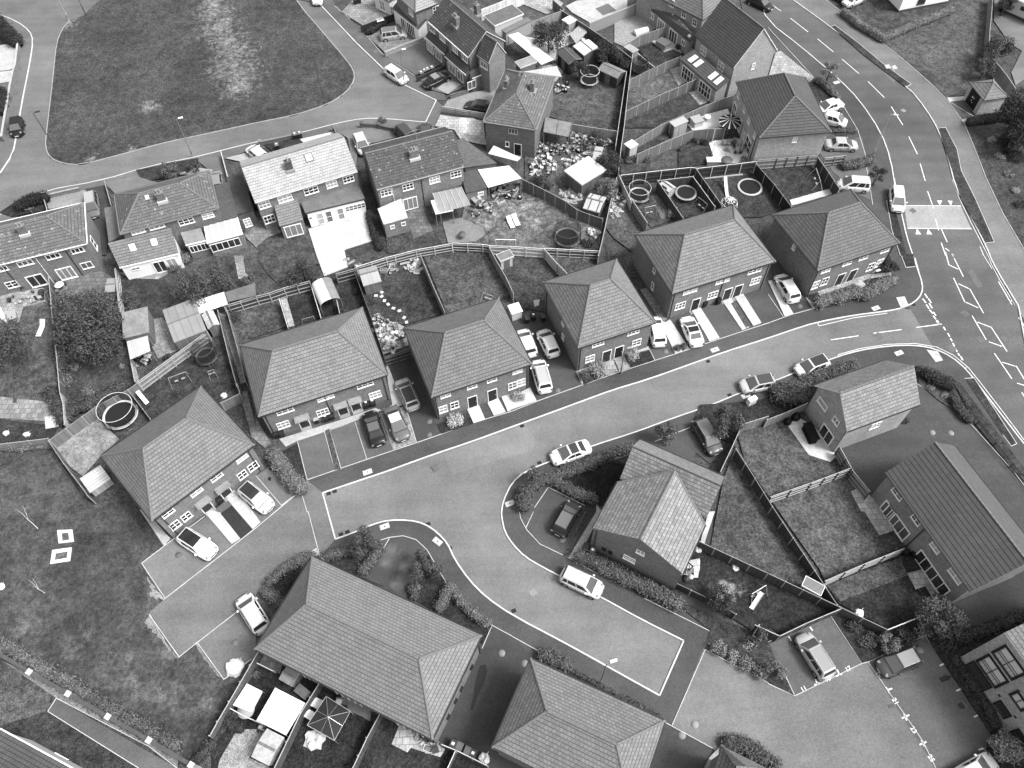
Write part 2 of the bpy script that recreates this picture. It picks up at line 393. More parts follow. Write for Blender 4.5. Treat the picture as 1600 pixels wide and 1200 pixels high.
# footways along the loop road and its green
area('pavement', '11 -20,50 80,100 140,145 155,190 140,290 110,440 90,550 75,640 60,720 0,810 -60,850 -60,40', asphalt(.12))
area('pavement', '12 300,20 470,200 600,325 700,400 845,470 890,470 880,430 740,350 600,260 520,170 440,90 370,20 350,-20 280,-20', asphalt(.1))
area('pavement', '11 -60,1050 0,1010 60,965 200,895 480,845 700,778 900,740 1040,705 12 0,665 200,625 390,575 500,555 600,555 795,573 845,470 880,500 840,580 830,620 520,640 380,620 300,640 0,700 11 1050,740 800,810 500,870 200,945 0,1060', asphalt(.115))
area('green', '11 325,95 290,140 265,200 250,350 235,480 218,620 212,690 235,740 300,768 380,772 600,715 760,670 1000,620 1200,575 12 180,540 330,490 400,450 450,400 465,350 440,300 330,170 200,20 180,-30 11 510,-30 420,40 400,70', cm('green', lambda: mat('grass', .053, .95, [(.1, 1.4, 4), (.7, 1.6, 6), (3, 2.2, 4), (7, 2.2, 1)], .8, 9, extra=wear(wb('11 985,20 1000,60', 5)+wb('11 1030,130 1060,190', 5.5)+wb('11 1090,250 1090,310 1110,350', 6.5)+wb('11 1110,410', 4.5)+wb('11 700,500', 2.4)+wb('11 430,745 620,700', 1.5)+wb('11 330,110', 2), 3.4))))
# open grass bottom left
area('field', '21 -60,880 220,860 380,1120 460,1190 560,1130 31 640,-20 770,160 665,240 775,405 700,470 840,680 925,612 1050,785 1150,750 970,1050 890,1180 560,980 330,860 0,650 -60,620', cm('field', lambda: mat('grass', .058, .95, [(.09, 1.7, 4), (.6, 1.9, 6), (3, 2.0, 4), (8, 1.5, 1)], 1.0, 9, extra=wear(wb('31 580,675', 2.2)+wb('31 400,590 180,690 460,760', 1.8)+wb('31 690,500 740,580 800,650', 1.8)+wb('31 720,380 700,330', 1.6)+wb('31 100,560 300,660 620,820 800,900', 3)+wb('31 960,900', 2.5), 1.7))))
for s in ('31 268,85 340,82 348,140 275,148', '31 245,178 338,165 330,230 235,245'):
    area('concrete_surround', s, concrete(.6))
for s in ('31 290,100 320,97 325,130 293,135', '31 262,195 318,185 313,215 258,225'):
    area('worn_grass', s, grass(.13))
area('grass', '31 -60,700 0,690 250,850 220,930 0,1010 -60,1000', grass(.1))
area('gravel_path', '31 0,690 60,720 250,820 620,1000 840,1130 830,1200 700,1100 265,873', gravel(.24))
area('grass', '31 225,935 600,1170 660,1220 200,1240 150,1100 -40,1050 0,1000', grass(.055))
area('path', '31 265,875 225,935 650,1200 750,1240 830,1200', asphalt(.1))
area('stony_edge', '31 690,300 705,330 728,352 722,362 748,378 762,398 776,406 768,416 742,400 738,414 720,398 706,396 702,380 716,372 700,350 706,340 692,322', gravel(.26))
area('stony_edge', '31 706,478 722,512 738,530 748,560 770,590 776,610 800,640 806,654 840,684 832,690 812,668 790,650 786,636 764,612 760,596 740,588 736,572 712,566 716,548 694,546 690,526 676,520 690,500', gravel(.24))
area('stony_edge', '31 905,612 925,606 940,640 962,672 985,706 1010,738 1040,778 1020,770 1000,742 985,730 975,705 955,690 948,668 930,650 922,628', gravel(.2))
# right-hand verges and open space
area('verge', '14 295,125 312,118 420,200 540,300 670,395 640,405 450,260', soil(.055))
area('verge', '14 797,602 832,598 885,700 905,800 970,930 1060,1135 1018,1138 900,925 862,800', soil(.06))
area('verge', '24 925,580 965,572 1165,880 1140,892 1100,840 1020,720', soil(.05))
area('verge', '24 622,-10 680,-10 692,50 645,56', soil(.045))
area('verge', '14 560,945 600,1000 620,1070 650,1205 618,1205 580,1080', soil(.045))
area('lawn', '14 535,190 700,120 850,60 900,-30 1050,-30 1040,240 1010,290 950,370 905,450 835,460 760,390 640,285', cm('opengrass', lambda: mat('grass', .07, .95, [(.12, 1.3, 4), (.8, 1.8, 6), (3, 2.4, 3), (8, 2, 1)], .8, 9)))
area('lawn', '14 350,60 480,10 860,-40 850,60 540,190 420,120', grass(.07))
area('planting_bed', '14 920,580 1100,540 1300,600 1300,1200 1210,1180 1100,1000 1020,830 970,700', soil(.07))
area('gravel_area', '14 1060,-40 1300,-40 1300,300 1160,400 1140,340 1190,240 1130,200 1060,100', asphalt(.14))
area('concrete_apron', '14 840,458 945,450 950,470 850,478', concrete(.5))
area('driveway', '14 850,478 915,470 965,548 905,560', asphalt(.07))
area('concrete_apron', '14 905,562 965,548 985,560 920,582', concrete(.45))
area('driveway', '14 60,240 215,365 200,385 0,350 -50,270', slab(.33))
area('planting_bed', '14 215,370 330,460 250,490 190,400', soil(.05))
area('planting_bed', '14 290,605 410,600 415,630 320,640', soil(.05))
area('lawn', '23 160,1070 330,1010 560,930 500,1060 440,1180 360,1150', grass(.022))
area('driveway', '14 230,700 440,640 475,800 480,940 400,900 300,800', asphalt(.1))

# kerbs
kerb(KN, m=kerbm(.5)); kerb(KE, m=kerbm(.48)); kerb(KS, m=kerbm(.5))
kerb('33 805,603 692,860', m=kerbm(.5), sm=0, w=.13)
kerb('33 692,860 440,720 270,625 0,483 32 1080,400 1000,320 930,220 900,150 850,95 790,55 720,38 620,38 540,60 450,100 372,127', m=kerbm(.52))
kerb('32 372,127 22 312,1110', m=kerbm(.48), sm=0, w=.13)
kerb('11 -20,60 80,100 140,145 155,190 140,290 110,440 90,550 75,640 60,720 0,810', m=kerbm(.5))
kerb('12 280,-20 300,20 470,200 600,325 700,400 845,470 795,573', m=kerbm(.5), sm=0)
kerb('12 795,573 600,555 500,555 390,575 200,625 0,665 11 1040,705 900,740 700,778 480,845 200,895 60,965 0,1010 -120,1060', m=kerbm(.45))
kerb('11 325,95 290,140 265,200 250,350 235,480 218,620 212,690 235,740 300,768 380,772 600,715 760,670 1000,620 1200,575 12 180,540 330,490 400,450 450,400 465,350 440,300 330,170 200,20 180,-30', m=kerbm(.28), w=.12)
# flush edging between pavement, drives and beds
edging(['22 240,1050 370,1005 650,910 755,875 870,835 1010,785 1200,728 23 120,680 330,605 500,545 670,490 765,460 970,390 1200,315 24 110,275 240,240',
 '22 195,870 240,1050', '22 320,820 370,1005', '22 345,815 400,1000', '22 465,780 520,955', '22 585,735 645,912', '22 700,700 752,872', '22 860,790 870,835',
 '22 205,1085 240,1200 32 245,0 300,210', '22 0,1030 120,1170 210,1100', '31 665,240 770,160 960,20', '31 775,405 1085,165 1200,75 22 90,1200 210,1100',
 '31 665,240 690,280 775,405', '31 700,480 840,680 925,612 1135,450', '31 925,612 1050,785 1180,690',
 '33 905,645 1200,800 34 0,805 125,862 440,710 470,703 735,578 870,770 1060,1055 1015,1110 1060,1200', '34 0,610 50,582', '34 295,490 440,710', '34 70,745 125,862', '34 470,705 555,830 640,950 725,1075 785,1200',
 '33 930,560 905,645 750,1000', '33 715,985 940,1108', '33 0,583 130,655 120,690', '33 250,725 715,985', '33 620,405 930,560',
 '33 35,0 40,30 70,85 130,150 265,215', '33 265,215 400,290', '33 100,0 65,75', '33 345,0 240,205', '23 105,1180 170,1085', '23 170,1085 340,1170',
 '32 1085,520 1200,582', '32 1105,535 1060,640', '32 550,250 625,125', '32 585,132 625,120 690,112 750,130 800,175 850,260 890,330',
 '23 670,870 840,802 960,760 1200,672 24 200,560', '23 330,605 300,540', '23 670,490 640,430', '23 765,460 705,330', '23 970,390 870,250', '23 1080,350 980,205', '23 1160,320 1040,190', '24 75,290 0,180',
 '14 0,130 215,365', '14 330,460 420,610 460,740', '14 460,780 475,860 490,960', '14 330,490 290,560', '14 530,195 640,285 760,390 840,470 920,580 970,700 1020,830 1100,1000 1200,1170', '14 270,0 350,60',
 '14 295,125 312,118 420,200 540,300 670,395 650,408', '14 797,602 832,598 885,700 905,800 970,930 1060,1135 1015,1140', '24 920,575 965,572 1165,880 1140,892 1100,840', '24 625,0 645,55 690,50', '14 555,940 580,1080 620,1200',
 '24 700,600 860,710 960,800 1150,1010 1210,1090', '31 225,935 265,873 700,1100 830,1200', '31 225,935 650,1200', '14 850,478 965,548',
 '12 520,170 600,262', '12 600,262 745,355', '12 370,30 440,90'])
# paint
paint(['14 0,10 62,52', '14 105,85 188,150', '14 232,182 306,243', '14 347,277 426,345', '14 469,382 546,458', '14 578,500 632,586', '14 660,640 700,722', '14 713,767 737,848', '14 748,896 776,976', '14 785,1025 800,1080', '14 812,1072 840,1135', '14 812,1137 833,1200',
 '24 832,-20 848,42', '24 862,-10 916,97', '24 870,103 923,217', '24 945,153 1010,268', '24 957,280 1023,393', '24 1045,332 1120,447', '24 1061,456 1143,575', '24 1163,515 1240,640', '24 1190,640 1240,720',
 '24 848,42 892,62', '24 892,130 942,153', '24 928,217 985,243', '24 982,310 1042,333', '24 1035,402 1097,424', '24 1098,498 1160,517', '24 1167,596 1230,615',
 '14 830,1163 850,1177', '14 865,1190 872,1210', '24 1080,120 1143,228', '24 1133,215 1153,203', '24 1175,290 1230,370', '24 1175,290 1200,280',
 '24 295,393 425,374', '24 495,362 626,345', '24 695,335 815,319', '14 640,964 905,965', '14 655,1070 955,1073'], .11)
paint(['24 %d,%d %d,%d' % q for q in ((735,177,748,197),(755,222,770,245),(775,262,787,280),(793,300,803,322),(725,200,740,220),(742,228,755,247),(757,252,772,270),(774,280,787,297),(788,303,800,318),(752,200,765,220),
 (822,332,832,348),(842,362,852,378),(855,385,863,400),(866,408,874,424),(878,432,886,448),(890,455,898,468),(903,470,913,488))], .16)
paint(['14 593,835 598,868', '14 615,1000 640,1120 660,1210 24 690,10 712,90 714,150 690,200 640,230 560,246 400,266 230,308 238,328', '14 623,1000 652,1110 665,1200',
 '24 238,328 400,290 560,268', '24 330,470 330,462 430,434 560,414 690,410 790,426 870,465 940,524 1010,612 1110,742 1200,862', '24 325,480 430,452 560,434 690,428 780,442 860,482',
 '14 863,840 895,925 950,1040 1033,1200 24 1048,40 1085,110 1190,282', '14 880,850 905,930 960,1040 1042,1200 24 1056,40 1093,110 1198,280', '14 993,1155 1010,1195 24 1025,20 1050,60'], .07)
paint(['24 %d,%d %d,%d' % (x-6, y, x+8, y) for x, y in ((228,306),(322,287),(418,270),(708,130),(687,197),(336,487),(430,466),(524,452),(615,438),(710,434),(822,467),(923,525),(1105,92))], .08)
def tri(t, a, b_, c):
    P = [G(PX(t, *q), .03) for q in (a, b_, c)]
    m = MB(); m.prism([(p.x, p.y) for p in P], .026, .03); tag(m.build('road_marking', marking()), kind='structure')
tri('14', (792,940), (816,940), (806,962)); tri('14', (842,940), (865,942), (858,963))
tri('14', (692,1098), (718,1098), (698,1072)); tri('14', (743,1098), (770,1098), (750,1072))
# parking bays: ticks and numbers
paint(['34 95,585 108,605', '34 195,540 208,558', '34 215,812 243,803', '34 220,785 232,812', '34 318,770 345,760', '34 322,740 335,768', '34 560,835 580,828', '34 550,822 568,852', '34 625,968 660,952', '34 634,945 648,978', '34 708,1092 740,1078', '34 716,1068 732,1100',
 '34 802,722 822,712', '34 880,840 902,830', '34 963,962 985,952', '34 985,1116 1007,1108'], .13, z=.125)
def number(txt, t, x, y, ang, size=.55):
    c = bpy.data.curves.new('bay_number', 'FONT'); c.body = txt; c.size = size; c.align_x = 'CENTER'; c.align_y = 'CENTER'; c.extrude = .001; c.offset = .012
    o = bpy.data.objects.new('tmp', c); COL.objects.link(o)
    bpy.context.view_layer.update()
    me = bpy.data.meshes.new_from_object(o.evaluated_get(bpy.context.evaluated_depsgraph_get()))
    bpy.data.objects.remove(o); me.materials.clear(); me.materials.append(marking())
    n = bpy.data.objects.new('bay_number', me); COL.objects.link(n); n.location = G(PX(t, x, y), .13); n.location.z = .13; n.rotation_euler = (0,0,ang)
    tag(n, kind='structure')
def dirang(t, a, b_):
    d = G(PX(t, *b_)) - G(PX(t, *a)); return atan2(d.y, d.x)
ra = dirang('34', (470,705), (725,1075)); rb = dirang('34', (125,862), (440,710))
number('19', '34', 517, 762, ra); number('21', '34', 597, 888, ra); number('23', '34', 682, 1022, ra); number('25', '34', 765, 1155, ra)
number('11', '34', 168, 830, rb); number('15', '34', 280, 783, rb); number('17', '34', 376, 736, rb)
# cover plates, gullies and tactile paving
def plate(t, x, y, wx, wy, ang, v, name, z=.135):
    p = G(PX(t, x, y)); b = MB(); b.T = Matrix.Translation((p.x, p.y, 0)) @ Matrix.Rotation(ang, 4, 'Z')
    b.box(-wx/2, wx/2, -wy/2, wy/2, z-.03, z)
    tag(b.build(name, concrete(v)), kind='structure')
for t, x, y in (('22',523,1013),('23',951,440),('24',505,245),('24',614,455),('23',1095,655),('32',603,68),('32',851,138),('14',321,387),('22',1190,1160)):
    plate(t, x, y, .95, .55, radians(20) if (t, x) not in (('32',851),) else radians(-40), .5, 'cover_surround')
    plate(t, x, y, .14, .14, .3, .1, 'cover_plate', .14)
for t, x, y in (('22',340,1112),('22',368,1102),('32',397,103),('32',428,92),('32',807,55),('32',908,168),('23',47,795),('23',920,492),('23',1020,650),('23',128,968),('33',8,462),('24',683,226),('24',682,425),('33',637,500)):
    plate(t, x, y, .45, .36, radians(20), .03, 'gully_grate', .034)
for t, x, y, s in (('24',320,335,.9),('24',518,375,.9),('24',925,268,.8),('24',998,390,.8),('24',860,432,.9),('24',1108,385,.7),('14',636,516,.6),('22',842,992,.7),('33',100,375,.6),('14',680,985,.7),('34',905,908,.9),('24',655,132,.9),('11',580,840,.8),('11',90,322,.7),('11',75,437,.7),('12',575,40,.1),('12',487,175,1.0),('12',563,240,.8),('11',28,668,.8)):
    plate(t, x, y, s, s, radians(30), .13 if s > .65 else .26, 'inspection_cover', .034 if t in ('24','33') or (t == '14') else .14)
area('road_patch', '23 350,760 520,705 530,735 360,792', asphalt(.15), z=.0262, thick=.01)
area('road_patch', '33 330,470 420,515 405,545 315,500', asphalt(.15), z=.0262, thick=.01)
area('road_patch', '14 560,330 600,370 590,385 548,345', asphalt(.12, 2.1), z=.0262, thick=.01)
area('road_patch', '24 960,60 1010,140 985,150 935,70', asphalt(.115, 2.1), z=.0262, thick=.01)
area('road_patch', '11 330,850 560,800 565,815 335,868', asphalt(.12), z=.0262, thick=.01)
area('oil_stain', '34 800,780 830,765 860,770 850,785 815,798', asphalt(.04)); area('oil_stain', '34 885,900 905,890 918,905 925,920 905,925 890,915', asphalt(.05))
area('oil_stain', '32 1050,720 1075,715 1085,745 1070,800 1040,860 1015,930 1005,925 1020,860 1030,790', asphalt(.03)); area('oil_stain', '22 60,1035 72,1040 68,1055 55,1050', asphalt(.02))
area('oil_stain', '24 770,600 772,598 775,604', asphalt(.05)); area('oil_stain', '34 560,905 585,900 590,912 570,920', asphalt(.1))
def disc(t, x, y, r, v, z=.136):
    p = G(PX(t, x, y)); b = MB(); b.lathe([(0, z), (r, z), (r, z-.03)], 18, c=(p.x, p.y, 0)); tag(b.build('manhole_cover', flat(v)), kind='structure')
for t, x, y, v in (('22',812,776,.13),('22',812,838,.13),('23',720,448,.15),('23',213,630,.13),('24',148,235,.12),('24',770,828,.2),('24',857,830,.2),('34',713,647,.22),('33',858,997,.25),('33',797,1047,.22),('33',237,130,.17),('32',1152,662,.2),('31',837,202,.12),('31',1103,613,.15),('33',60,710,.2),('14',1120,185,.5)):
    disc(t, x, y, .32, v)
area('tactile_paving', '24 600,195 640,190 660,235 622,245', concrete(.45))
area('tactile_paving', '24 742,440 795,447 820,490 785,498', concrete(.45))
area('tactile_paving', '14 545,308 565,302 578,318 556,324', concrete(.45)); area('tactile_paving', '14 578,312 595,306 608,322 586,327', concrete(.45))
# ------------------------------------------------------------------ gardens, patios and drives
def A_(n, s, m): area(n, s, m)
# old houses, left
A_('lawn', '21 0,150 225,150 240,260 280,650 300,790 220,860 0,880', grass(.1))
A_('patio', '21 0,170 100,165 205,150 215,215 110,240 90,310 0,315', slab(.3))
A_('patio', '21 0,660 280,690 295,780 0,760', slab(.24))
A_('planting_bed', '21 0,765 200,790 295,785 230,860 0,880', soil(.05))
A_('slab', '21 210,755 270,745 278,800 215,812', concrete(.55))
A_('path', '21 60,500 90,495 80,690 62,690', soil(.08))
A_('planting_bed', '21 235,150 520,80 560,260 640,600 420,700 310,770 250,500', grass(.06))
A_('patio', '21 250,135 450,60 530,100 545,190 440,185 260,195', slab(.15))
A_('lawn', '21 560,110 620,100 700,105 780,115 812,215 745,300 690,300 600,250', grass(.055))
A_('patio', '21 560,80 700,60 850,20 830,60 740,110 620,105', slab(.3))
A_('gravel_path', '21 700,300 760,290 800,330 840,440 740,480 690,380', gravel(.26))
A_('gravel_path', '21 1100,0 1140,0 1150,80 1200,120 1180,150 1080,80', gravel(.25))
A_('lawn', '21 930,50 1000,0 1100,10 1120,120 1040,140', grass(.06))
A_('lawn', '12 20,1130 120,1095 230,1110 280,1200 22 310,30 100,130 60,90 10,20', grass(.075))
A_('patio', '12 0,990 60,1000 120,1090 60,1110 0,1160 -60,1100', slab(.2))
A_('patio', '12 245,1075 515,995 545,1130 420,1170 22 425,0 432,52 320,95 285,0 12 285,1200', concrete(.5))
A_('lawn', '12 415,1175 590,1130 610,1195 22 520,50 432,55', grass(.07))
A_('planting_bed', '12 510,990 560,930 620,1190 545,1140', soil(.05))
A_('patio', '12 600,1050 690,960 770,960 870,1140 700,1190 620,1190', soil(.07))
A_('patio', '12 690,1000 780,970 830,1080 740,1120', slab(.14))
A_('lawn', 'A 60,830 120,560 350,520 560,470 760,540 930,660 1110,700 1090,880 700,875 300,850', cm('wornlawn', lambda: mat('grass', .1, .95, [(.25, 1.2, 4), (1.0, 2.0, 6), (3, 2.0, 3), (8, 2, 1)], .8, 9, extra=wear(wb('A 600,560 300,700 500,620', 3)+wb('A 350,600 640,700', 2), 2.2))))
A_('patio', 'A -40,680 90,650 250,720 270,770 200,820 0,830', concrete(.2))
A_('patio', 'H 270,260 470,300 560,280 700,215 860,240 800,330 650,385 640,480 520,400', concrete(.42))
A_('gravel_area', 'H 350,560 640,500 700,560 640,640 560,600', gravel(.35))
A_('lawn', 'H 620,700 760,650 960,590 1180,620 1115,1030 760,970 560,900', grass(.085))
A_('path', 'H 620,760 780,770 1110,835 1110,850 780,790 620,790', soil(.12))
A_('yard', 'I 0,440 300,430 700,440 890,600 850,760 560,1100 0,790', soil(.1))
A_('lawn', 'I 120,560 400,560 480,620 330,690 250,700', grass(.1))
A_('patio', 'H 400,40 560,110 640,100 700,30 620,-40 380,-40 320,35', slab(.32))
A_('patio', 'H 720,50 800,10 1200,-60 1200,60 910,180 770,100', concrete(.42))
A_('decking', 'H 950,70 1050,30 1115,85 1010,125', plank(.12))
A_('lawn', 'J 0,215 240,125 400,260 150,390 90,440 0,400', cm('palelawn', lambda: mat('gravel', .24, .95, [(.5, .7, 4), (3, .8, 4), (8, 1.4, 1)], .4, 12)))
A_('lawn', 'J 210,460 340,410 600,505 625,515 375,630', grass(.05))
A_('patio', 'J 350,390 560,340 630,500 550,465 468,492', concrete(.4))
A_('lawn', 'J 150,760 520,650 600,800 560,860 105,1110', cm('wl2', lambda: mat('grass', .085, .95, [(.4, 1.8, 4), (1.4, 2.2, 5), (3, 2, 3), (8, 2, 1)], .8, 9)))
A_('patio', 'J 515,650 600,610 720,750 600,805', slab(.32))
A_('lawn', 'J 100,1140 700,860 790,980 860,970 380,1200 90,1200', grass(.06))
A_('patio', 'J 700,870 790,840 890,950 800,990', slab(.3))
A_('lawn', '13 525,700 600,660 720,600 740,640 600,730', soil(.06))
A_('patio', 'K 85,330 240,240 460,185 500,270 400,355 165,425', concrete(.55))
A_('lawn', 'K 0,610 150,570 285,530 325,620 250,700 0,735', grass(.055))
A_('planting_bed', 'K 0,560 150,520 290,490 285,530 150,580 0,620', soil(.06))
A_('patio', 'K 285,505 340,480 600,460 700,650 690,680 270,705 325,620', concrete(.6))
A_('lawn', 'K 100,730 730,690 1060,1100 780,1200 -100,1200 -200,900', grass(.055))
A_('path', 'K 230,820 600,785 605,805 250,842', concrete(.35))
A_('lawn', 'K 740,700 1240,640 1300,1000 1060,1090', grass(.05))
A_('patio', '14 100,935 330,875 340,900 110,965', concrete(.5))
A_('lawn', '14 0,810 235,800 310,880 100,940 0,960', grass(.05))
A_('planting_bed', 'I 890,590 1080,640 1180,620 1160,700 900,740', soil(.07))
A_('yard', 'I 800,760 900,750 1000,980 840,1190 770,1180', soil(.07))
A_('lawn', '13 440,970 540,930 650,1075 570,1100 560,1180 480,1120 430,1060', grass(.1))
A_('lawn', '13 560,940 690,890 800,1015 650,1070', grass(.07))
A_('path', '13 650,920 680,915 745,1010 700,1030', soil(.15))
# middle row gardens
A_('lawn', '22 -80,240 110,190 150,330 -30,390', grass(.08))
A_('path', '22 108,195 142,190 182,328 152,336', gravel(.35))
A_('lawn', '22 150,190 260,165 305,290 182,330', grass(.04))
A_('lawn', '22 345,90 465,70 530,250 390,265 300,290', grass(.04))
A_('lawn', '22 480,150 600,90 780,30 870,275 690,325 620,465 590,450', grass(.06))
A_('patio', '22 550,320 610,300 690,330 715,420 600,462', slab(.35))
A_('lawn', '22 785,0 1100,0 1190,190 895,270', grass(.085))
A_('lawn', '00 768,388 848,398 870,440 850,450 860,490 810,480', grass(.065))
A_('lawn', '00 852,400 940,405 935,425 880,440', grass(.09))
A_('patio', '23 100,210 130,205 125,235 105,240', concrete(.4))
A_('soil', '21 250,880 440,745 560,860 470,940 420,1000 390,1035 330,990', cm('palesoil', lambda: mat('soil', .2, .95, [(.6, 1.5, 5), (2.5, 1.8, 4), (8, 1.6, 1)], .7, 10)))
A_('lawn', '21 640,620 1000,370 1060,400 1115,600 1000,690 700,775', grass(.055))
A_('path', '21 1030,270 1060,262 1160,590 1130,600', slab(.2))
A_('path', '21 1125,640 1160,635 1200,800 22 0,760 70,880 40,900 21 1180,850', slab(.22))
A_('lawn', '21 1080,300 1200,240 1200,300 1120,410', grass(.09))
A_('planting_bed', '22 120,920 195,880 235,1050 205,1085 60,1000', soil(.04))
A_('path', '22 110,860 190,835 400,770 560,715 590,725 400,800 195,868 140,895', concrete(.42))
A_('path', '22 605,490 625,530 690,700 590,730 640,700 620,600', concrete(.4))
A_('path', '00 321,802 330,797 346,802 376,842 362,850', concrete(.5)); A_('path', '00 352,776 365,766 375,771 407,816 395,827 363,790', concrete(.5))
A_('path', '31 655,-10 690,0 800,125 770,160', concrete(.42))
A_('driveway', '00 345,803 363,790 395,827 376,842', asphalt(.035))
for s in ('22 325,820 345,812 398,998 370,1005',): A_('planting_bed', s, soil(.09))
A_('planting_bed', '22 590,735 700,705 750,872 645,912', gravel(.25))
A_('planting_bed', '22 850,790 995,735 1020,785 870,835', soil(.05))
for s in ('22 990,720 1045,700 1075,768 1020,785','22 1085,690 1135,668 1170,732 1115,750','22 1150,660 1200,640 23 0,720 22 1180,730'): A_('path', s, concrete(.55))
A_('path', '23 0,660 85,618 115,680 0,720', concrete(.5))
A_('path', '23 305,540 370,515 380,545 330,600', concrete(.5))
A_('planting_bed', '23 320,560 400,520 450,560 335,605', soil(.05))
A_('path', '23 400,530 470,480 495,540 450,565', slab(.3)); A_('path', '23 475,475 520,460 555,530 505,550', slab(.33))
A_('path', '23 535,450 640,425 645,440 545,465', concrete(.45)); A_('planting_bed', '23 560,470 640,445 668,490 560,525', soil(.04))
A_('path', '23 600,160 630,150 730,290 700,320', slab(.22)); A_('path', '23 700,325 740,300 830,435 765,460', concrete(.5))
A_('path', '23 840,255 880,240 972,385 925,402', concrete(.5))
for s in ('23 980,205 1020,190 1110,335 1078,350', '23 1040,190 1080,175 1168,315 1130,330'): A_('path', s, concrete(.5))
A_('planting_bed', '23 1025,225 1045,215 1110,330 1095,340', soil(.1))
A_('path', '24 0,120 20,115 118,272 78,288', concrete(.5)); A_('path', '24 172,190 220,170 250,240 210,250', concrete(.45))
A_('planting_bed', '24 170,190 300,150 460,60 580,70 590,110 440,200 290,240 230,245', soil(.05))
A_('path', '24 380,110 420,100 470,150 440,165', concrete(.45)); A_('path', '24 230,170 460,90 575,80 578,92 470,110 240,190', slab(.35))
A_('planting_bed', '24 700,520 780,540 960,770 940,775 800,680 705,600', soil(.07))
A_('planting_bed', '24 860,580 900,600 1200,1000 1200,1060 1150,1010 970,790', soil(.06))
# gardens inside the island
A_('lawn', '24 -150,820 0,775 90,740 190,700 320,940 390,1000 0,1130 -110,960', grass(.09))
A_('patio', '24 85,790 150,765 215,800 320,940 290,968 190,935', concrete(.55))
A_('lawn', '24 15,1150 385,1010 400,1090 530,1200 34 520,110 640,160 265,325 240,270', grass(.095))
A_('patio', '24 385,1108 430,1085 560,1200 34 600,85 520,112 450,0 24 435,1200', slab(.42))
A_('lawn', '34 265,335 640,205 700,200 780,440 740,470 560,550 330,430', grass(.04))
A_('lawn', '34 270,345 620,215 650,300 340,420', grass(.09))
A_('patio', '34 650,290 720,270 760,340 690,365', slab(.4)); A_('path', '34 735,350 760,340 810,420 785,435', slab(.3))
A_('planting_bed', '34 560,555 740,480 740,575 470,700 440,708 295,485 340,445', soil(.045))
A_('planting_bed', '34 735,500 860,440 905,590 1200,480 1200,560 885,690 1070,1050 1200,1200 1080,1200 1015,1110 1050,1055 735,578', soil(.045))
A_('lawn', '23 1050,890 1200,1150 33 1200,0 1200,310 930,160 23 990,1050', grass(.095))
A_('lawn', '24 0,1160 34 300,420 0,290 33 1200,285 1200,-20', grass(.095))
A_('path', '33 880,150 920,0 950,0 910,120 860,300 800,330 780,310', concrete(.45))
A_('lawn', '33 760,330 880,150 1200,305 34 0,310 330,455 55,575 0,555 33 1200,560 1130,560', mat('grass', .028, .95, [(.8, 2.0, 6), (3.2, 2.0, 4), (8, 1.5, 1)], .9, 9, extra=wear(wb('33 1000,365 1025,355', 1.7)+wb('33 975,390', 1.0), 9, 1.2)))
A_('patio', '33 820,230 880,220 880,260 870,310 830,310', slab(.5))
A_('planting_bed', '33 780,440 830,440 1130,565 1200,560 34 0,545 55,580 0,610 60,740 120,860 0,800 33 1200,795 905,643 930,558', soil(.055))
A_('lawn', '23 840,800 880,700 1180,680 24 0,665 190,560 420,510 250,600 190,690 0,770 23 1070,790 1030,880', grass(.045))
A_('planting_bed', '33 240,205 345,0 360,0 265,215', soil(.08)); A_('path', '33 265,215 395,0 23 395,1165 33 420,0 330,180 300,225', concrete(.45))
A_('planting_bed', '33 290,190 380,180 790,380 770,460 620,405 430,300', soil(.05))
A_('lawn', '32 300,210 550,160 550,250 480,300 600,350 400,290', grass(.035))
A_('lawn', '32 80,330 262,208 130,430', grass(.03))
A_('lawn', '32 800,190 890,330 1085,520 1105,535 1060,620 860,480 720,400', grass(.035))
A_('path', '32 255,190 285,170 300,212 262,208', concrete(.45))
A_('planting_bed', '33 130,655 240,730 470,860 640,960 560,920 200,760 110,690', soil(.04))
A_('planting_bed', '33 1000,1075 1100,1085 1200,1145 1200,1250 1000,1130', soil(.05)); A_('path', '33 925,1150 1000,1072 980,1120 930,1200 900,1200', concrete(.35))
# back gardens of the foreground terrace
A_('yard', 'B 330,270 800,530 400,1230 -40,1230 -40,900', grass(.03))
A_('patio', 'B 345,300 510,390 490,470 300,385', slab(.2))
A_('gravel_area', 'B 160,900 400,900 250,1120 420,1200 0,1230 20,1140', gravel(.3))
A_('lawn', 'B 805,540 1200,740 1180,930 1040,1230 420,1230', grass(.032))
A_('patio', 'B 930,650 1060,650 1200,740 1195,840 1130,800 1030,760 1000,850 890,780', concrete(.2))
A_('lawn', '32 580,950 870,1140 930,1130 890,1220 430,1220', grass(.045))
A_('patio', 'C 350,840 600,950 740,1040 700,1110 450,1030 420,1070 285,1000', slab(.42))
A_('lawn', '32 900,1120 1080,1190 1060,1240 880,1240', grass(.03))
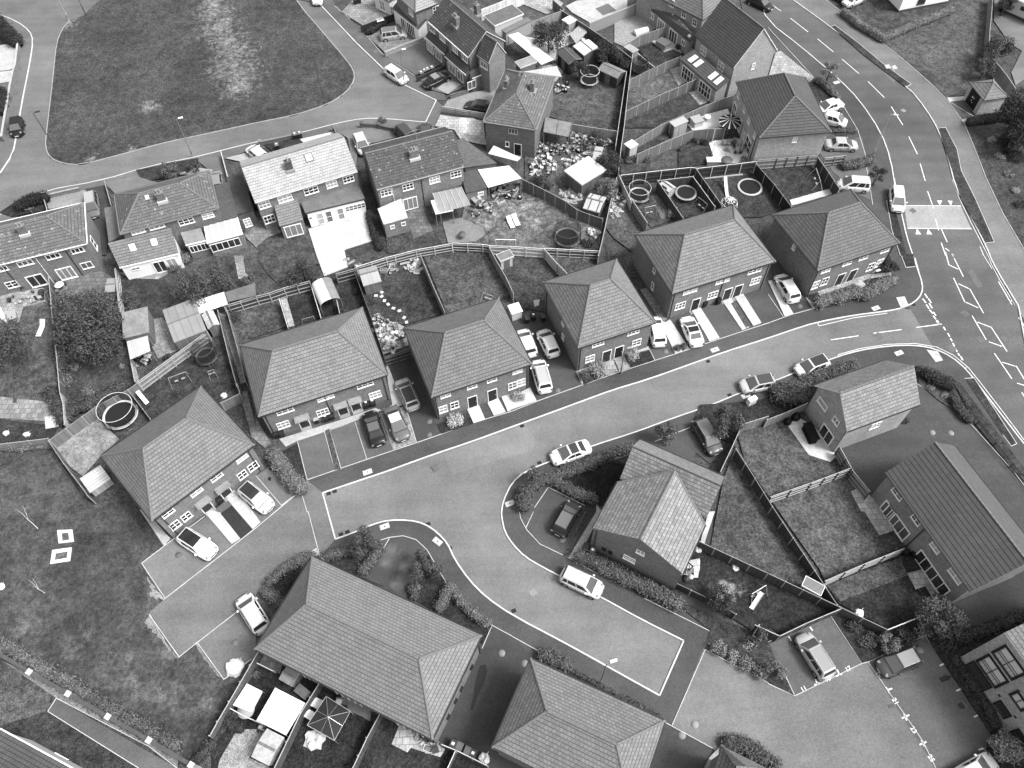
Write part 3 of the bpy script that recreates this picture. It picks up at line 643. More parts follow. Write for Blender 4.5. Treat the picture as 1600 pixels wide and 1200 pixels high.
# drives and plots in front of the older houses
A_('driveway', '12 400,60 490,-30 640,-40 680,50 505,125', slab(.24)); A_('driveway', '12 525,175 690,105 790,190 600,245', slab(.19))
A_('lawn', '12 605,265 800,195 880,300 750,355', cm('g3', lambda: mat('grass', .11, .95, [(.4, .8, 4), (4, .8, 4), (25, .6, 2)], .4, 12)))
A_('driveway', '12 760,370 880,320 1000,400 900,445 840,430', asphalt(.12)); A_('driveway', '12 850,420 900,375 960,400 900,445', concrete(.3))
A_('driveway', 'L 700,790 900,725 1080,700 1010,880 660,850', concrete(.26)); A_('patio', 'L 640,905 975,950 1000,1140 800,1100 750,1020 600,990', slab(.4))
A_('patio', 'L 790,925 900,930 960,960 950,1070 780,1040', slab(.55))
A_('driveway', '12 380,620 520,600 650,610 690,640 480,690 470,780 510,930 490,960 430,650', asphalt(.13))
A_('driveway', '12 190,660 370,620 380,650 230,690', concrete(.5)); A_('planting_bed', '12 20,670 190,640 240,690 90,720', soil(.05))
A_('driveway', '11 1055,745 1200,710 12 30,700 0,745 11 1125,760', concrete(.35)); A_('driveway', '11 930,760 1040,730 1060,800 1180,980 1120,990 980,800', asphalt(.12))
A_('planting_bed', '11 780,770 930,745 935,790 820,830', soil(.045)); A_('driveway', '11 830,820 930,790 1000,800 980,830', concrete(.3))
A_('planting_bed', '11 640,800 780,775 770,840 670,850', soil(.05)); A_('driveway', '11 490,860 640,830 740,860 540,910', asphalt(.14))
A_('driveway', '11 220,930 400,895 470,900 480,1030 420,1020 400,960 225,985', concrete(.25)); A_('driveway', '11 400,890 500,870 530,960 500,1200 430,1200 430,1050 480,1000', asphalt(.05))
A_('planting_bed', '11 0,1000 60,960 210,910 225,985 60,1020', soil(.04))
A_('driveway', '11 -40,225 78,203 68,320 45,332 -40,340', concrete(.42)); A_('driveway', '11 -40,345 60,335 55,385 -40,400', concrete(.42)); A_('planting_bed', '11 -40,80 0,80 85,180 70,205 -40,225', soil(.05))
# ------------------------------------------------------------------ buildings
def norm(a): return (a + pi) % (2 * pi) - pi
class House:
    # Q: four roof corners (survey points) at eave height ze, edges a=01 b=12 c=23 d=30
    def __init__(s, name, label, cat, Q, ze=5.0, oh=.28, group=None, wall=None, size=None):
        s.ze = ze; s.oh = oh
        P = [G(p, ze) for p in (pts(Q) if isinstance(Q, str) else Q)]
        c = (P[0]+P[1]+P[2]+P[3])/4; u = (P[1]-P[0]+P[2]-P[3])/2; v = (P[3]-P[0]+P[2]-P[1])/2
        au = atan2(u.y, u.x); av = atan2(v.y, v.x)
        sg = 1 if norm(av-au) > 0 else -1
        a = au + norm(av - sg*pi/2 - au)/2
        s.L = u.length; s.W = v.length; s.ang = a; s.c = Vector((c.x, c.y, 0)); s.sg = sg
        if size: s.L, s.W = size
        s.root = thing(name, label, cat, (c.x, c.y, 0), a, group)
        s.M = Matrix.Translation(s.c) @ Matrix.Rotation(a, 4, 'Z'); s.Mi = s.M.inverted()
        s.wm = wall or brickw(.11)
        # local corners: 0..3 ; y grows towards edge c when sg=1, reversed otherwise
        L, W = s.L/2, s.W/2
        s.k = [(-L, -W*sg), (L, -W*sg), (L, W*sg), (-L, W*sg)]
    def walls(s, h=None, top=None):
        h = h or s.ze; b = MB(); L = s.L/2-s.oh; W = s.W/2-s.oh
        b.box(-L, L, -W, W, 0, h); s.wall = b.build('wall', s.wm, s.root); return s
    def _roofobj(s, V, F, m, fascia, extra=None):
        b = MB(); b.v = [tuple(v) for v in V]; b.f = [list(f) for f, _ in F]; b.m = [k for _, k in F]; b.sm = [False]*len(F)
        o = b.build('roof', [m, fascia], s.root)
        bm = bmesh.new(); bm.from_mesh(o.data); bmesh.ops.recalc_face_normals(bm, faces=bm.faces); bm.to_mesh(o.data); bm.free()
        # uv after the normals are right
        me = o.data; uv = me.uv_layers['UVMap'].data
        for p in me.polygons:
            n = p.normal
            if abs(n.z) > .999: U = Vector((1,0,0)); V_ = Vector((0,1,0))
            else: U = Vector((-n.y, n.x, 0)).normalized(); V_ = n.cross(U)
            for li in p.loop_indices:
                co = me.vertices[me.loops[li].vertex_index].co
                uv[li].uv = (co.dot(U)+50, co.dot(V_)+50-(s.ze if n.z > .2 else 0))
        s.roof = o; return o
    def hip(s, rise=3.4, inset=3.4, m=None, fascia=None, ridge_m=None, gable0=False, gable1=False, roofs=.1):
        L, W = s.L/2, s.W/2; z = s.ze; t = roofs
        r0 = -L + (0 if gable0 else inset); r1 = L - (0 if gable1 else inset)
        V = [(-L,-W,z),(L,-W,z),(L,W,z),(-L,W,z),(r0,0,z+rise),(r1,0,z+rise)] + [(-L,-W,z-t),(L,-W,z-t),(L,W,z-t),(-L,W,z-t)]
        F = [((0,1,5,4),0),((2,3,4,5),0),((1,2,5),1 if gable1 else 0),((3,0,4),1 if gable0 else 0),
             ((6,7,1,0),1),((7,8,2,1),1),((8,9,3,2),1),((9,6,0,3),1),((9,8,7,6),1)]
        s._roofobj(V, F, m or tiles(.15), fascia or plain(.05, .5))
        segs = [((r0,0,z+rise),(r1,0,z+rise))]
        if not gable0: segs += [((-L,-W,z),(r0,0,z+rise)), ((-L,W,z),(r0,0,z+rise))]
        if not gable1: segs += [((L,-W,z),(r1,0,z+rise)), ((L,W,z),(r1,0,z+rise))]
        s.ridges(segs, ridge_m); s.rise = rise; s.r0 = r0; s.r1 = r1; s.inset = inset
        return s
    def ridges(s, segs, m=None, r=.12):
        b = MB(); rnd = random.Random(3)
        for a, c in segs:
            a = Vector(a); c = Vector(c); n = max(1, int((c-a).length/.45)); d = (c-a)/n
            for i in range(n):
                p = a + d*i + Vector((0,0,-.035)); q = a + d*(i+.9) + Vector((0,0,-.035))
                b.tube([p, q], [r*rnd.uniform(.95,1.1), r*.9], 6, caps=False)
        return b.build('ridge_tiles', m or flat(.15), s.root)
    def gable(s, rise=3.0, m=None, fascia=None, over=.25, wallpeak=True, axis='x', verge=None):
        # ridge along local x; triangular wall ends
        L, W = s.L/2, s.W/2; z = s.ze; t = .14
        V = [(-L,-W,z),(L,-W,z),(L,W,z),(-L,W,z),(-L,0,z+rise),(L,0,z+rise)]
        V += [(x,y,q-t) for x,y,q in V]
        F = [((0,1,5,4),0),((2,3,4,5),0),((0,4,10,6),1),((4,3,9,10),1),((1,7,11,5),1),((5,11,8,2),1),((0,6,7,1),1),((3,2,8,9),1),((6,10,11,7),1),((10,9,8,11),1)]
        s._roofobj(V, F, m or tiles(.15), fascia or plain(.75, .5))
        s.ridges([((-L,0,z+rise),(L,0,z+rise))]); s.rise = rise
        l = L-over; w = W-s.oh; zz = z + rise*s.oh/W - t - .01
        V = [(-l,-w,0),(l,-w,0),(l,w,0),(-l,w,0),(-l,-w,zz),(l,-w,zz),(l,w,zz),(-l,w,zz),(-l,0,z+rise-t-.01),(l,0,z+rise-t-.01)]
        b = MB(); b.add(V, [(0,1,5,4),(2,3,7,6),(1,2,6,9,5),(3,0,4,8,7),(3,2,1,0)]); s.wall = b.build('wall', s.wm, s.root)
        s.oh_end = over; return s
    def plane(s, side):
        o = s.oh; L = s.L/2-o; W = s.W/2-o
        if side in 'bd' and hasattr(s, 'oh_end'): L = s.L/2-s.oh_end
        sg = s.sg
        return {'a': (Vector((0,-sg,0)), W), 'c': (Vector((0,sg,0)), W), 'b': (Vector((1,0,0)), L), 'd': (Vector((-1,0,0)), L)}[side]
    def hit(s, side, p, off=0):
        n, d = s.plane(side); d += off
        O = s.Mi @ Vector((0,0,CAM_H)); D = s.Mi.to_3x3() @ ray(p)
        t = (d - O.dot(n)) / D.dot(n); return O + D*t, n
    def frame(s, p, n):
        U = Vector((-n.y, n.x, 0)); return Matrix(((U.x, n.x, 0, p.x), (U.y, n.y, 0, p.y), (0, 0, 1, p.z), (0,0,0,1)))
    def win(s, side, t, x, y, w=1.1, h=1.05, cols=2, rows=2, z=None, m=None, g=None, sill=True, off=0, name='window'):
        p, n = s.hit(side, PX(t, x, y), off)
        if z is not None: p.z = z
        make_window(s.root, s.frame(p, n), w, h, cols, rows, m, g, sill, name); return p
    def door(s, side, t, x, y, w=.95, h=2.05, m=None, glaz=False, canopy=False, frame=None):
        p, n = s.hit(side, PX(t, x, y)); p.z = .12; T = s.frame(p, n)
        b = MB(); b.T = T; fm = frame or plain(.75)
        for x0, x1, z0, z1 in ((-w/2-.08,-w/2,0,h+.08),(w/2,w/2+.08,0,h+.08),(-w/2,w/2,h,h+.08)): b.box(x0,x1,0,.06,z0,z1)
        d = b.build('door_frame', fm, s.root)
        b = MB(); b.T = T; b.box(-w/2,w/2,0,.035,0,h)
        for zz in ((.2,.9),(1.05,1.85)):
            for q in (-1,1): b.box(q*w*.24-.14,q*w*.24+.14,.035,.045,*zz)
        dd = b.build('door', m or plain(.03), s.root)
        b = MB(); b.T = T; b.box(w/2-.14,w/2-.1,.035,.09,.95,1.08); b.build('handle', metal(.6), dd)
        b = MB(); b.T = T; b.box(-w/2-.1,w/2+.1,0,.5,-.12,.03); b.build('doorstep', concrete(.3), s.root)
        if canopy:
            b = MB(); b.T = T; b.box(-w/2-.3,w/2+.3,0,.8,h+.25,h+.33); b.box(-w/2-.3,-w/2-.24,0,.7,h+.0,h+.25); b.box(w/2+.24,w/2+.3,0,.7,h+.0,h+.25)
            b.build('canopy', felt(.13) if canopy is True else canopy, s.root)
    def gutter(s, sides='abcd', m=None, r=.055):
        L, W = s.L/2, s.W/2; z = s.ze-.03; k = s.k; e = {'a': (0,1), 'b': (1,2), 'c': (2,3), 'd': (3,0)}
        for q in sides:
            b = MB()
            i, j = e[q]; n, _ = s.plane(q)
            a = Vector((*k[i], z))+n*.06; c = Vector((*k[j], z))+n*.06; b.bar(a, c, .11, .09)
            b.build('gutter', m or plain(.03), s.root)
    def pipe(s, side, u, m=None, top=None, z0=.1, shift=0):
        n, d = s.plane(side); U = Vector((-n.y, n.x, 0)); p = n*(d+.06) + U*u
        b = MB(); h = (top or s.ze)-.15
        b.tube([p+Vector((0,0,z0)), p+Vector((0,0,h-.3)), p+n*(s.oh*.8)+Vector((0,0,h))], .045, 6)
        return b.build('downpipe', m or plain(.03), s.root)
    def pipe_at(s, side, t, x, y, **k):
        p, n = s.hit(side, PX(t, x, y)); U = Vector((-n.y, n.x, 0)); s.pipe(side, p.dot(U), **k)
    def slopept(s, t, x, y):
        # survey point on a roof slope -> local point, slope normal
        p = PX(t, x, y); O = s.Mi @ Vector((0,0,CAM_H)); D = s.Mi.to_3x3() @ ray(p); best = None
        L, W = s.L/2, s.W/2; cand = []
        r = s.rise
        for sy in (-1, 1): cand.append((Vector((0, sy*r, W)).normalized(), Vector((0, 0, s.ze+r))))
        if getattr(s, 'inset', 0):
            for sx, rr in ((-1, s.r0), (1, s.r1)):
                if abs(abs(rr) - L) > .1: cand.append((Vector((sx*r, 0, s.inset)).normalized(), Vector((rr, 0, s.ze+r))))
        for n, q in cand:
            tt = (q-O).dot(n)/D.dot(n); h = O + D*tt
            if best is None or tt > best[0]: best = (tt, h, n)
        return best[1], best[2]
    def skylight(s, t, x, y, w=.75, h=1.1, v=.6, dark=False):
        p, n = s.slopept(t, x, y); U = Vector((-n.y, n.x, 0)).normalized(); V = n.cross(U)
        T = Matrix(((U.x,V.x,n.x,p.x),(U.y,V.y,n.y,p.y),(U.z,V.z,n.z,p.z),(0,0,0,1)))
        b = MB(); b.T = T; q = .07
        for a in ((-w/2,w/2,-h/2,-h/2+q),(-w/2,w/2,h/2-q,h/2),(-w/2,-w/2+q,-h/2+q,h/2-q),(w/2-q,w/2,-h/2+q,h/2-q)): b.box(*a, 0, .08)
        o = b.build('skylight', plain(.1), s.root)
        b = MB(); b.T = T; b.box(-w/2+q,w/2-q,-h/2+q,h/2-q,0,.05); b.build('pane', glass(.03) if dark else plain(v, .15, .6), o)
    def chimney(s, t, x, y, w=.95, d=.6, h=1.5, pots=2, m=None, along='x', white=False):
        p, n = s.slopept(t, x, y); b = MB(); a, c = (w, d) if along == 'x' else (d, w)
        z0 = p.z-.8
        b.T = Matrix.Translation((p.x, p.y, 0)); b.box(-a/2,a/2,-c/2,c/2,z0,p.z+h); b.box(-a/2-.05,a/2+.05,-c/2-.05,c/2+.05,p.z+h,p.z+h+.12)
        o = b.build('chimney', m or brickw(.1), s.roof)
        o.parent = s.root
        b = MB(); b.T = Matrix.Translation((p.x, p.y, 0)); b.box(-a/2-.14,a/2+.14,-c/2-.22,c/2+.22,p.z-.28,p.z+.06); b.build('flashing', plain(.45 if white else .25), o)
        for i in range(pots):
            q = (i-(pots-1)/2)*.34; b = MB(); b.lathe([(.14,0),(.11,.35),(.13,.42),(.1,.42),(.09,.1)], 10, c=(p.x+(q if along=='x' else 0), p.y+(0 if along=='x' else q), p.z+h+.12))
            b.build('chimney_pot', flat(.25), o)
    def build(s, name, b, m, parent=None): return b.build(name, m, parent or s.root)

def make_window(root, T, w, h, cols, rows, m=None, g=None, sill=True, name='window'):
    b = MB(); b.T = T; f = .075 if name != 'patio_door' else .12; m = m or plain(.8)
    b.box(-w/2,w/2,0,.07,-h/2,-h/2+f); b.box(-w/2,w/2,0,.07,h/2-f,h/2); b.box(-w/2,-w/2+f,0,.07,-h/2+f,h/2-f); b.box(w/2-f,w/2,0,.07,-h/2+f,h/2-f)
    for i in range(1, cols):
        x = -w/2+w*i/cols; b.box(x-.035,x+.035,0,.065,-h/2+f,h/2-f)
    for i in range(1, rows):
        z = -h/2+h*i/rows; b.box(-w/2+f,w/2-f,0,.06,z-.022,z+.022)
    o = b.build(name, m, root)
    b = MB(); b.T = T; b.box(-w/2+f,w/2-f,.0,.02,-h/2+f,h/2-f); b.build('pane', g or glass((.03,.03,.1,.22,.35)[int(abs(T[0][3]*7.3+T[1][3]*3.1+T[2][3]))%5]), o)
    if sill:
        b = MB(); b.T = T; b.box(-w/2-.04,w/2+.04,0,.1,-h/2-.07,-h/2-.003); b.build('sill', m if m is not None else plain(.6), o)
    return o

# ------------------------------------------------------------------ fences
def fence(s, h=1.8, v=.13, cap=.3, rails=0, label='', name='fence', post=.3, th=.05, group='garden fences', closed=False, pm=None, gap=1.83, z0=.05, rm=None, cat='fence'):
    P = gp(s, h); root = thing(name, label, cat, tuple(P[0])); root['group'] = group
    o = P[0].copy(); o.z = 0; P = [p - o for p in P]
    for p in P: p.z = 0
    root.location = (o.x, o.y, 0)
    b = MB(); c = MB(); pm = pm or plank(post); r = MB()
    for i in range(len(P)-1):
        a, e = P[i], P[i+1]; d = e-a; L = d.length
        if L < .05: continue
        d /= L; n = Vector((-d.y, d.x, 0))
        b.T = Matrix(((d.x, n.x, 0, a.x), (d.y, n.y, 0, a.y), (0,0,1,0), (0,0,0,1))); b.box(0, L, -th/2, th/2, z0, h)
        c.T = b.T; c.box(0, L, -th/2-.01, th/2+.01, h+.002, h+.045)
        if rails:
            r.T = b.T
            for zz in (.35, h*.52, h-.22):
                y0, y1 = (th/2+.001, th/2+.06) if rails > 0 else (-th/2-.06, -th/2-.001)
                r.box(.03, L-.03, y0, y1, zz-.05, zz+.05)
    b.build('boards', wood(v), root); c.build('capping', plank(cap), root)
    if rails: r.build('rails', rm or plank(post), root)
    tot = 0
    for i in range(len(P)-1):
        a, e = P[i], P[i+1]; L = (e-a).length; k = max(1, round(L/gap)); d = (e-a).normalized() if L > 0 else Vector((1,0,0))
        n = Vector((-d.y, d.x, 0))*(th/2+.05)*(1 if rails > 0 else -1 if rails < 0 else 0)
        for j in range(k + (1 if i == len(P)-2 else 0)):
            if tot > 95: break
            q = a+(e-a)*j/k + n; m = MB(); m.T = Matrix.Translation(q) @ Matrix.Rotation(atan2(d.y, d.x), 4, 'Z')
            m.box(-.05,.05,-.05,.05,0,h+.09); m.build('post', pm, root); tot += 1
    return root

# ------------------------------------------------------------------ foliage
def leaf_cloud(name, C, R, n, size, m, parent=None, seed=1, flat_=0):
    # n small leaf clumps over clumps C=[centres], R=[(rx,ry,rz)]
    rnd = random.Random(seed); v = []; f = []; tot = sum(r[0]*r[1]+r[0]*r[2]*.8 for r in R)
    for (cx, cy, cz), (rx, ry, rz) in zip(C, R):
        k = max(4, int(n*(rx*ry+rx*rz*.8)/tot))
        for _ in range(k):
            while True:
                a, b_, c = rnd.gauss(0,1), rnd.gauss(0,1), rnd.gauss(0,1); q = sqrt(a*a+b_*b_+c*c)
                if q > .01: break
            u = (.35+.65*rnd.random()**.45)*(1+.12*rnd.gauss(0,1)); a, b_, c = a/q*u, b_/q*u, c/q*u
            if c < -.55: c = -c
            p = Vector((cx+a*rx, cy+b_*ry, max(.05, cz+c*rz)))
            nn = Vector((a+rnd.gauss(0,.6), b_+rnd.gauss(0,.6), c+.35+rnd.gauss(0,.6))).normalized()
            t = nn.cross(Vector((rnd.random()-.5, rnd.random()-.5, rnd.random()-.5))).normalized(); w = nn.cross(t)
            sz = size*rnd.uniform(.6, 1.35); o = len(v)
            v += [p+t*sz, p+w*sz*.55, p-t*sz, p-w*sz*.55]; f.append((o,o+1,o+2,o+3))
    me = bpy.data.meshes.new(name); me.from_pydata(v, [], f); me.materials.append(m); me.update()
    o = bpy.data.objects.new(name, me); COL.objects.link(o)
    if parent: o.parent = parent
    return o
_seed = [10]
def bush(t, x, y, r=.7, h=.9, label='', v=.05, n=500, size=.09, name='shrub', cat='shrub', group=None, sy=1.0, clumps=5, base=.1):
    _seed[0] += 1; rnd = random.Random(_seed[0]); p = G(PX(t, x, y), h*.5)
    root = thing(name, label, cat, (p.x, p.y, base), 0, group)
    C = [(0,0,h*.5)]; R = [(r*.8, r*.8*sy, h*.55)]
    for i in range(clumps):
        a = rnd.random()*2*pi; q = r*.5; C.append((cos(a)*q, sin(a)*q*sy, h*rnd.uniform(.4,.75))); k = rnd.uniform(.35,.55); R.append((r*k, r*k, h*k*.8))
    leaf_cloud('foliage', C, R, n, size, leaves(v), root, _seed[0])
    b = MB()
    for i in range(4):
        a = rnd.random()*6.28; b.tube([(0,0,0),(cos(a)*r*.3,sin(a)*r*.3,h*.6)], [.03,.012], 5)
    b.build('stem', plank(.06), root); return root
def hedge(s, wd=1.0, h=1.2, label='', v=.07, dens=150, size=.085, group=None, name='hedge'):
    _seed[0] += 1; rnd = random.Random(_seed[0]); P = gp(s, h*.6); o = P[0].copy(); o.z = 0
    root = thing(name, label, 'hedge', (o.x, o.y, .1), 0, group); C = []; R = []; b = MB(); area_ = 0
    for i in range(len(P)-1):
        a, e = P[i]-o, P[i+1]-o; a.z = e.z = 0; L = (e-a).length; k = max(1, int(L/(wd*.3))); area_ += L*(wd+1.4*h)
        for j in range(k+1):
            q = a+(e-a)*j/k; ww = wd*.5*rnd.uniform(.92,1.08); C.append((q.x+rnd.gauss(0,.04), q.y+rnd.gauss(0,.04), h*.5)); R.append((ww, ww, h*.55*rnd.uniform(.88,1.1)))
            b.tube([(q.x,q.y,0),(q.x,q.y,h*.6)], [.03,.015], 4)
    leaf_cloud('foliage', C, R, int(area_*dens*1.35), size, leaves(v), root, _seed[0])
    b.build('stem', plank(.05), root)
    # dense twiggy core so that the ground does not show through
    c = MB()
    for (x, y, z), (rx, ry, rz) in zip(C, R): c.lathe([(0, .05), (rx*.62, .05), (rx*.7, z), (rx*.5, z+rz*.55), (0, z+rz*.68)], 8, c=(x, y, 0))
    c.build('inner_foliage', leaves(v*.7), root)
    return root
def tree(t, x, y, h=4, r=1.6, label='', v=.045, n=1500, size=.11, group=None, clumps=10, at=None, trunk=.1, low=.35, name='tree', squash=.8, cat='tree'):
    # x, y: survey point of the trunk's foot
    _seed[0] += 1; rnd = random.Random(_seed[0]); p = G(PX(t, x, y), .1 if at is None else h*at)
    root = thing(name, label, cat, (p.x, p.y, .1), 0, group); C = []; R = []
    b = MB(); top = Vector((rnd.gauss(0,.1), rnd.gauss(0,.1), h*.8)); b.tube([(0,0,-.1),(top.x*.5,top.y*.5,h*.4),top], [trunk, trunk*.7, trunk*.25], 7)
    for i in range(clumps):
        a = 2*pi*i/clumps*1.618*2; z = h*(low+(.92-low)*((i+.5)/clumps)); q = r*(.72-.45*abs((i+.5)/clumps-.35))*rnd.uniform(.7,1.1)
        c = Vector((cos(a)*q, sin(a)*q, z)); k = rnd.uniform(.28,.46); C.append(tuple(c)); R.append((r*k, r*k, r*k*squash))
        b.tube([(top.x*.3,top.y*.3,max(.3,z-h*.25)), c*.5+Vector((0,0,z*.45)), c], [trunk*.4, trunk*.25, .012], 5)
    b.build('trunk', plank(.07), root)
    leaf_cloud('crown', C, R, n, size, leaves(v), root, _seed[0]); return root

# ------------------------------------------------------------------ cars
def car(front, rear, paint_=.8, kind='hatch', label='', group='parked cars', roofv=None, z=.1, L=None, name='car', cat='car', lights=True, wd=1.8, fl=None):
    a = pts(front)[0]; c = pts(rear)[0]; A = G(a, .65); B = G(c, .75); d = A-B; mid = (A+B)/2
    H, hood, deck, wsl, rsl = {'hatch': (1.48, .95, .12, .75, .38), 'suv': (1.66, .98, .1, .62, .32), 'saloon': (1.44, 1.1, .62, .8, .7), 'estate': (1.5, 1.0, .12, .75, .35), 'mpv': (1.72, .8, .08, .85, .25), 'small': (1.5, .8, .1, .7, .3), 'coupe': (1.38, 1.15, .45, .85, .95), 'jeep': (1.85, 1.1, .1, .3, .1), 'van': (1.95, .6, .05, .7, .1)}[kind]
    dl = {'hatch': 4.15, 'suv': 4.4, 'saloon': 4.6, 'estate': 4.5, 'mpv': 4.35, 'small': 3.65, 'coupe': 4.5, 'jeep': 4.2, 'van': 4.9}[kind]
    L = L or max(dl*.96, min(dl*1.05, d.length*.97)); Wd = wd/2; ang = atan2(d.y, d.x)
    root = thing(name, label, cat, (mid.x, mid.y, z), ang, group); pm = carpaint(paint_)
    X = L/2; xb = X-hood; xr = -X+deck; zb = .93 if kind not in ('suv','jeep','van','mpv') else 1.03
    st = [(X, .4, .34, .5), (X-.03, .58, .3, .58), (X-.1, .74, .26, .66), (X-.24, .87, .2, .75), (X-.45, .95, .18, zb-.15), (X-.7, .98, .17, zb-.08), (xb+.02, 1, .17, zb-.03), (xb-.3, 1, .17, zb), (0, 1.0, .17, zb), (xr+.7, .99, .17, zb), (-X+.5, .95, .18, zb-.01), (-X+.25, .89, .2, zb-.04 if deck < .3 else zb-.02), (-X+.09, .77, .26, zb-.12), (-X+.02, .62, .3, zb-.22), (-X, .48, .34, zb-.34)]
    st = sorted(st, key=lambda q: -q[0])
    V = []; F = []; n = 11
    for x, k, zl, zt in st:
        hw = Wd*k; pr = [(hw*.9, zl), (hw*.985, zl+(zt-zl)*.25), (hw, zl+(zt-zl)*.6), (hw*.965, zt-.07*(zt-zl)/.75), (hw*.84, zt), ]
        row = [(x, y, zz) for y, zz in pr] + [(x, 0, zt+.035*k)] + [(x, -y, zz) for y, zz in reversed(pr)]
        V += row
    for i in range(len(st)-1):
        for j in range(n-1): F.append((i*n+j, i*n+j+1, (i+1)*n+j+1, (i+1)*n+j))
    b = MB(); b.add(V, F, 0, True); m = len(st)-1
    b.add([V[j] for j in range(n)], [tuple(reversed(range(n)))], 0); b.add([V[m*n+j] for j in range(n)], [tuple(range(n))], 0)
    o = b.build('body', pm, root)
    bm = bmesh.new(); bm.from_mesh(o.data); bmesh.ops.recalc_face_normals(bm, faces=bm.faces); bm.to_mesh(o.data); bm.free()
    for s_ in (1,-1):
        g = MB()
        for xx in (xb-.35, xb-1.35, xr+.95 if deck < .3 else xb-2.3):
            g.box(xx-.012, xx+.012, s_*Wd*1.0-.012, s_*Wd*1.0+.006, .35, zb-.1)
        g.build('door_seam', plain(.02), root)
    g = MB(); g.box(X-.03, X+.008, -.55, .55, .3, .42); g.build('bumper_grille', plain(.02), root)
    g = MB(); g.add([(xb+.1, -Wd*.84, zb+.012),(xb+.16, -Wd*.84, zb+.006),(xb+.16, Wd*.84, zb+.006),(xb+.1, Wd*.84, zb+.012)], [(0,1,2,3)]); g.build('scuttle', plain(.02), root)
    # cabin
    bx0, bx1 = xb+.12, xr+.06; tx0, tx1 = xb-wsl, xr+rsl; bw_, tw = Wd*.9, Wd*.72
    z0, z1 = zb-.03, H
    def cab(u, s_, fr):   # fr 0 at the belt, 1 at the roof ; u 0 front 1 rear ; s_ -1..1
        x = (bx0+(tx0-bx0)*fr)*(1-u)+(bx1+(tx1-bx1)*fr)*u
        return Vector((x, s_*(bw_+(tw-bw_)*fr), z0+(z1-z0)*fr))
    b = MB(); Q = [cab(0,1,0),cab(0,-1,0),cab(1,-1,0),cab(1,1,0),cab(0,1,1),cab(0,-1,1),cab(1,-1,1),cab(1,1,1)]
    b.add(Q, [(0,1,5,4),(1,2,6,5),(2,3,7,6),(3,0,4,7),(4,5,6,7),(3,2,1,0)], 0)
    o = b.build('cabin', pm, root, bevel=.1)
    o.modifiers['bevel'].segments = 3
    bm = bmesh.new(); bm.from_mesh(o.data); bmesh.ops.recalc_face_normals(bm, faces=bm.faces); bm.to_mesh(o.data); bm.free()
    gm = carglass()
    def pane(nm, q, off=.012, m_=None):
        q = [Vector(k) for k in q]; nn = (q[1]-q[0]).cross(q[2]-q[0]).normalized(); cc = sum(q, Vector())/len(q)
        if nn.dot(cc-Vector((0,0,z0+(z1-z0)*.4))) < 0: nn = -nn
        g = MB(); g.add([k+nn*off for k in q], [tuple(range(len(q)))]); g.build(nm, m_ or gm, root)
    pane('windscreen', [cab(0,.9,.06),cab(0,-.9,.06),cab(0,-.86,.9),cab(0,.86,.9)], m_=carglass(.09))  # paler glass tone paints in the reflected sky
    pane('rear_window', [cab(1,.86,.25),cab(1,-.86,.25),cab(1,-.8,.88),cab(1,.8,.88)])
    def side(s_, u0, u1): return [cab(u0,s_,.1),cab(u1,s_,.1),cab(u1+.0,s_,.86),cab(u0+(.04 if u0 < .2 else 0),s_,.86)]
    for s_ in (1,-1):
        pane('side_window', side(s_, .09, .42)); pane('side_window', side(s_, .46, .74))
        if kind in ('estate','suv','mpv','jeep'): pane('side_window', side(s_, .78, .92))
    rz = z1
    if roofv is not None:
        g = MB(); g.box(tx1+.1, tx0-.08, -tw*.9, tw*.9, rz+.001, rz+.012); g.build('sunroof', carglass(roofv), root)
    if kind in ('suv','estate','mpv'):
        for s_ in (1,-1):
            g = MB(); g.bar((tx1+.15, s_*tw*.9, rz+.05), (tx0-.1, s_*tw*.9, rz+.05), .035); g.build('roof_rail', metal(.4), root)
    g = MB(); g.tube([(tx1+.2,0,rz),(tx1+.08,0,rz+.16)], .008, 5); g.build('aerial', plain(.03), root)
    for s_ in (1,-1):
        g = MB(); g.box(xb-.45, xb-.25, s_*(Wd-.02) if s_ > 0 else s_*(Wd+.16), s_*(Wd+.16) if s_ > 0 else s_*(Wd-.02), zb-.02, zb+.13); g.build('mirror', pm, root, bevel=.03)
        g = MB(); g.add([(X-.12, s_*Wd*.5, .63),(X-.3, s_*Wd*.86, .7),(X-.42, s_*Wd*.86, .78),(X-.26, s_*Wd*.5, .75)], [(0,1,2,3)])
        g.add([(X-.025, s_*Wd*.5, .5),(X-.14, s_*Wd*.84, .52),(X-.26, s_*Wd*.88, .72),(X-.1, s_*Wd*.5, .66)], [(0,1,2,3)])
        q = MB(); q.T = Matrix.Translation((X-.3, s_*Wd*.66, zb-.235)) @ Matrix.Rotation(radians(14), 4, 'Y') @ Matrix.Rotation(radians(-22*s_), 4, 'Z')
        q.box(-.12,.1,-.14,.14,-.02,.07); q.build('headlight', plain(.22, .1, .8) if paint_ < .5 else plain(.12, .1, .8), root, bevel=.03)
        q = MB(); q.box(-X+.0, -X+.14, s_*Wd*.72-.13, s_*Wd*.72+.13, zb-.26, zb-.07); q.build('tail_light', plain(.12, .2), root, bevel=.02)
        for fx in (X-.82, -X+.78):
            wr = .33 if kind not in ('suv','jeep') else .37
            wl = MB(); wl.T = Matrix.Translation((fx, s_*(Wd-.1), wr)) @ Matrix.Rotation(pi/2, 4, 'X')
            wl.lathe([(wr*.62,-.11),(wr*.95,-.11),(wr,-.08),(wr,.08),(wr*.95,.11),(wr*.62,.11)], 20); wo_ = wl.build('wheel', rubber, root)
            wl = MB(); wl.T = Matrix.Translation((fx, s_*(Wd+.012), wr)) @ Matrix.Rotation(pi/2, 4, 'X')
            wl.lathe([(0,.0),(wr*.6,.0)], 14); wl.build('rim', metal(.35), wo_)
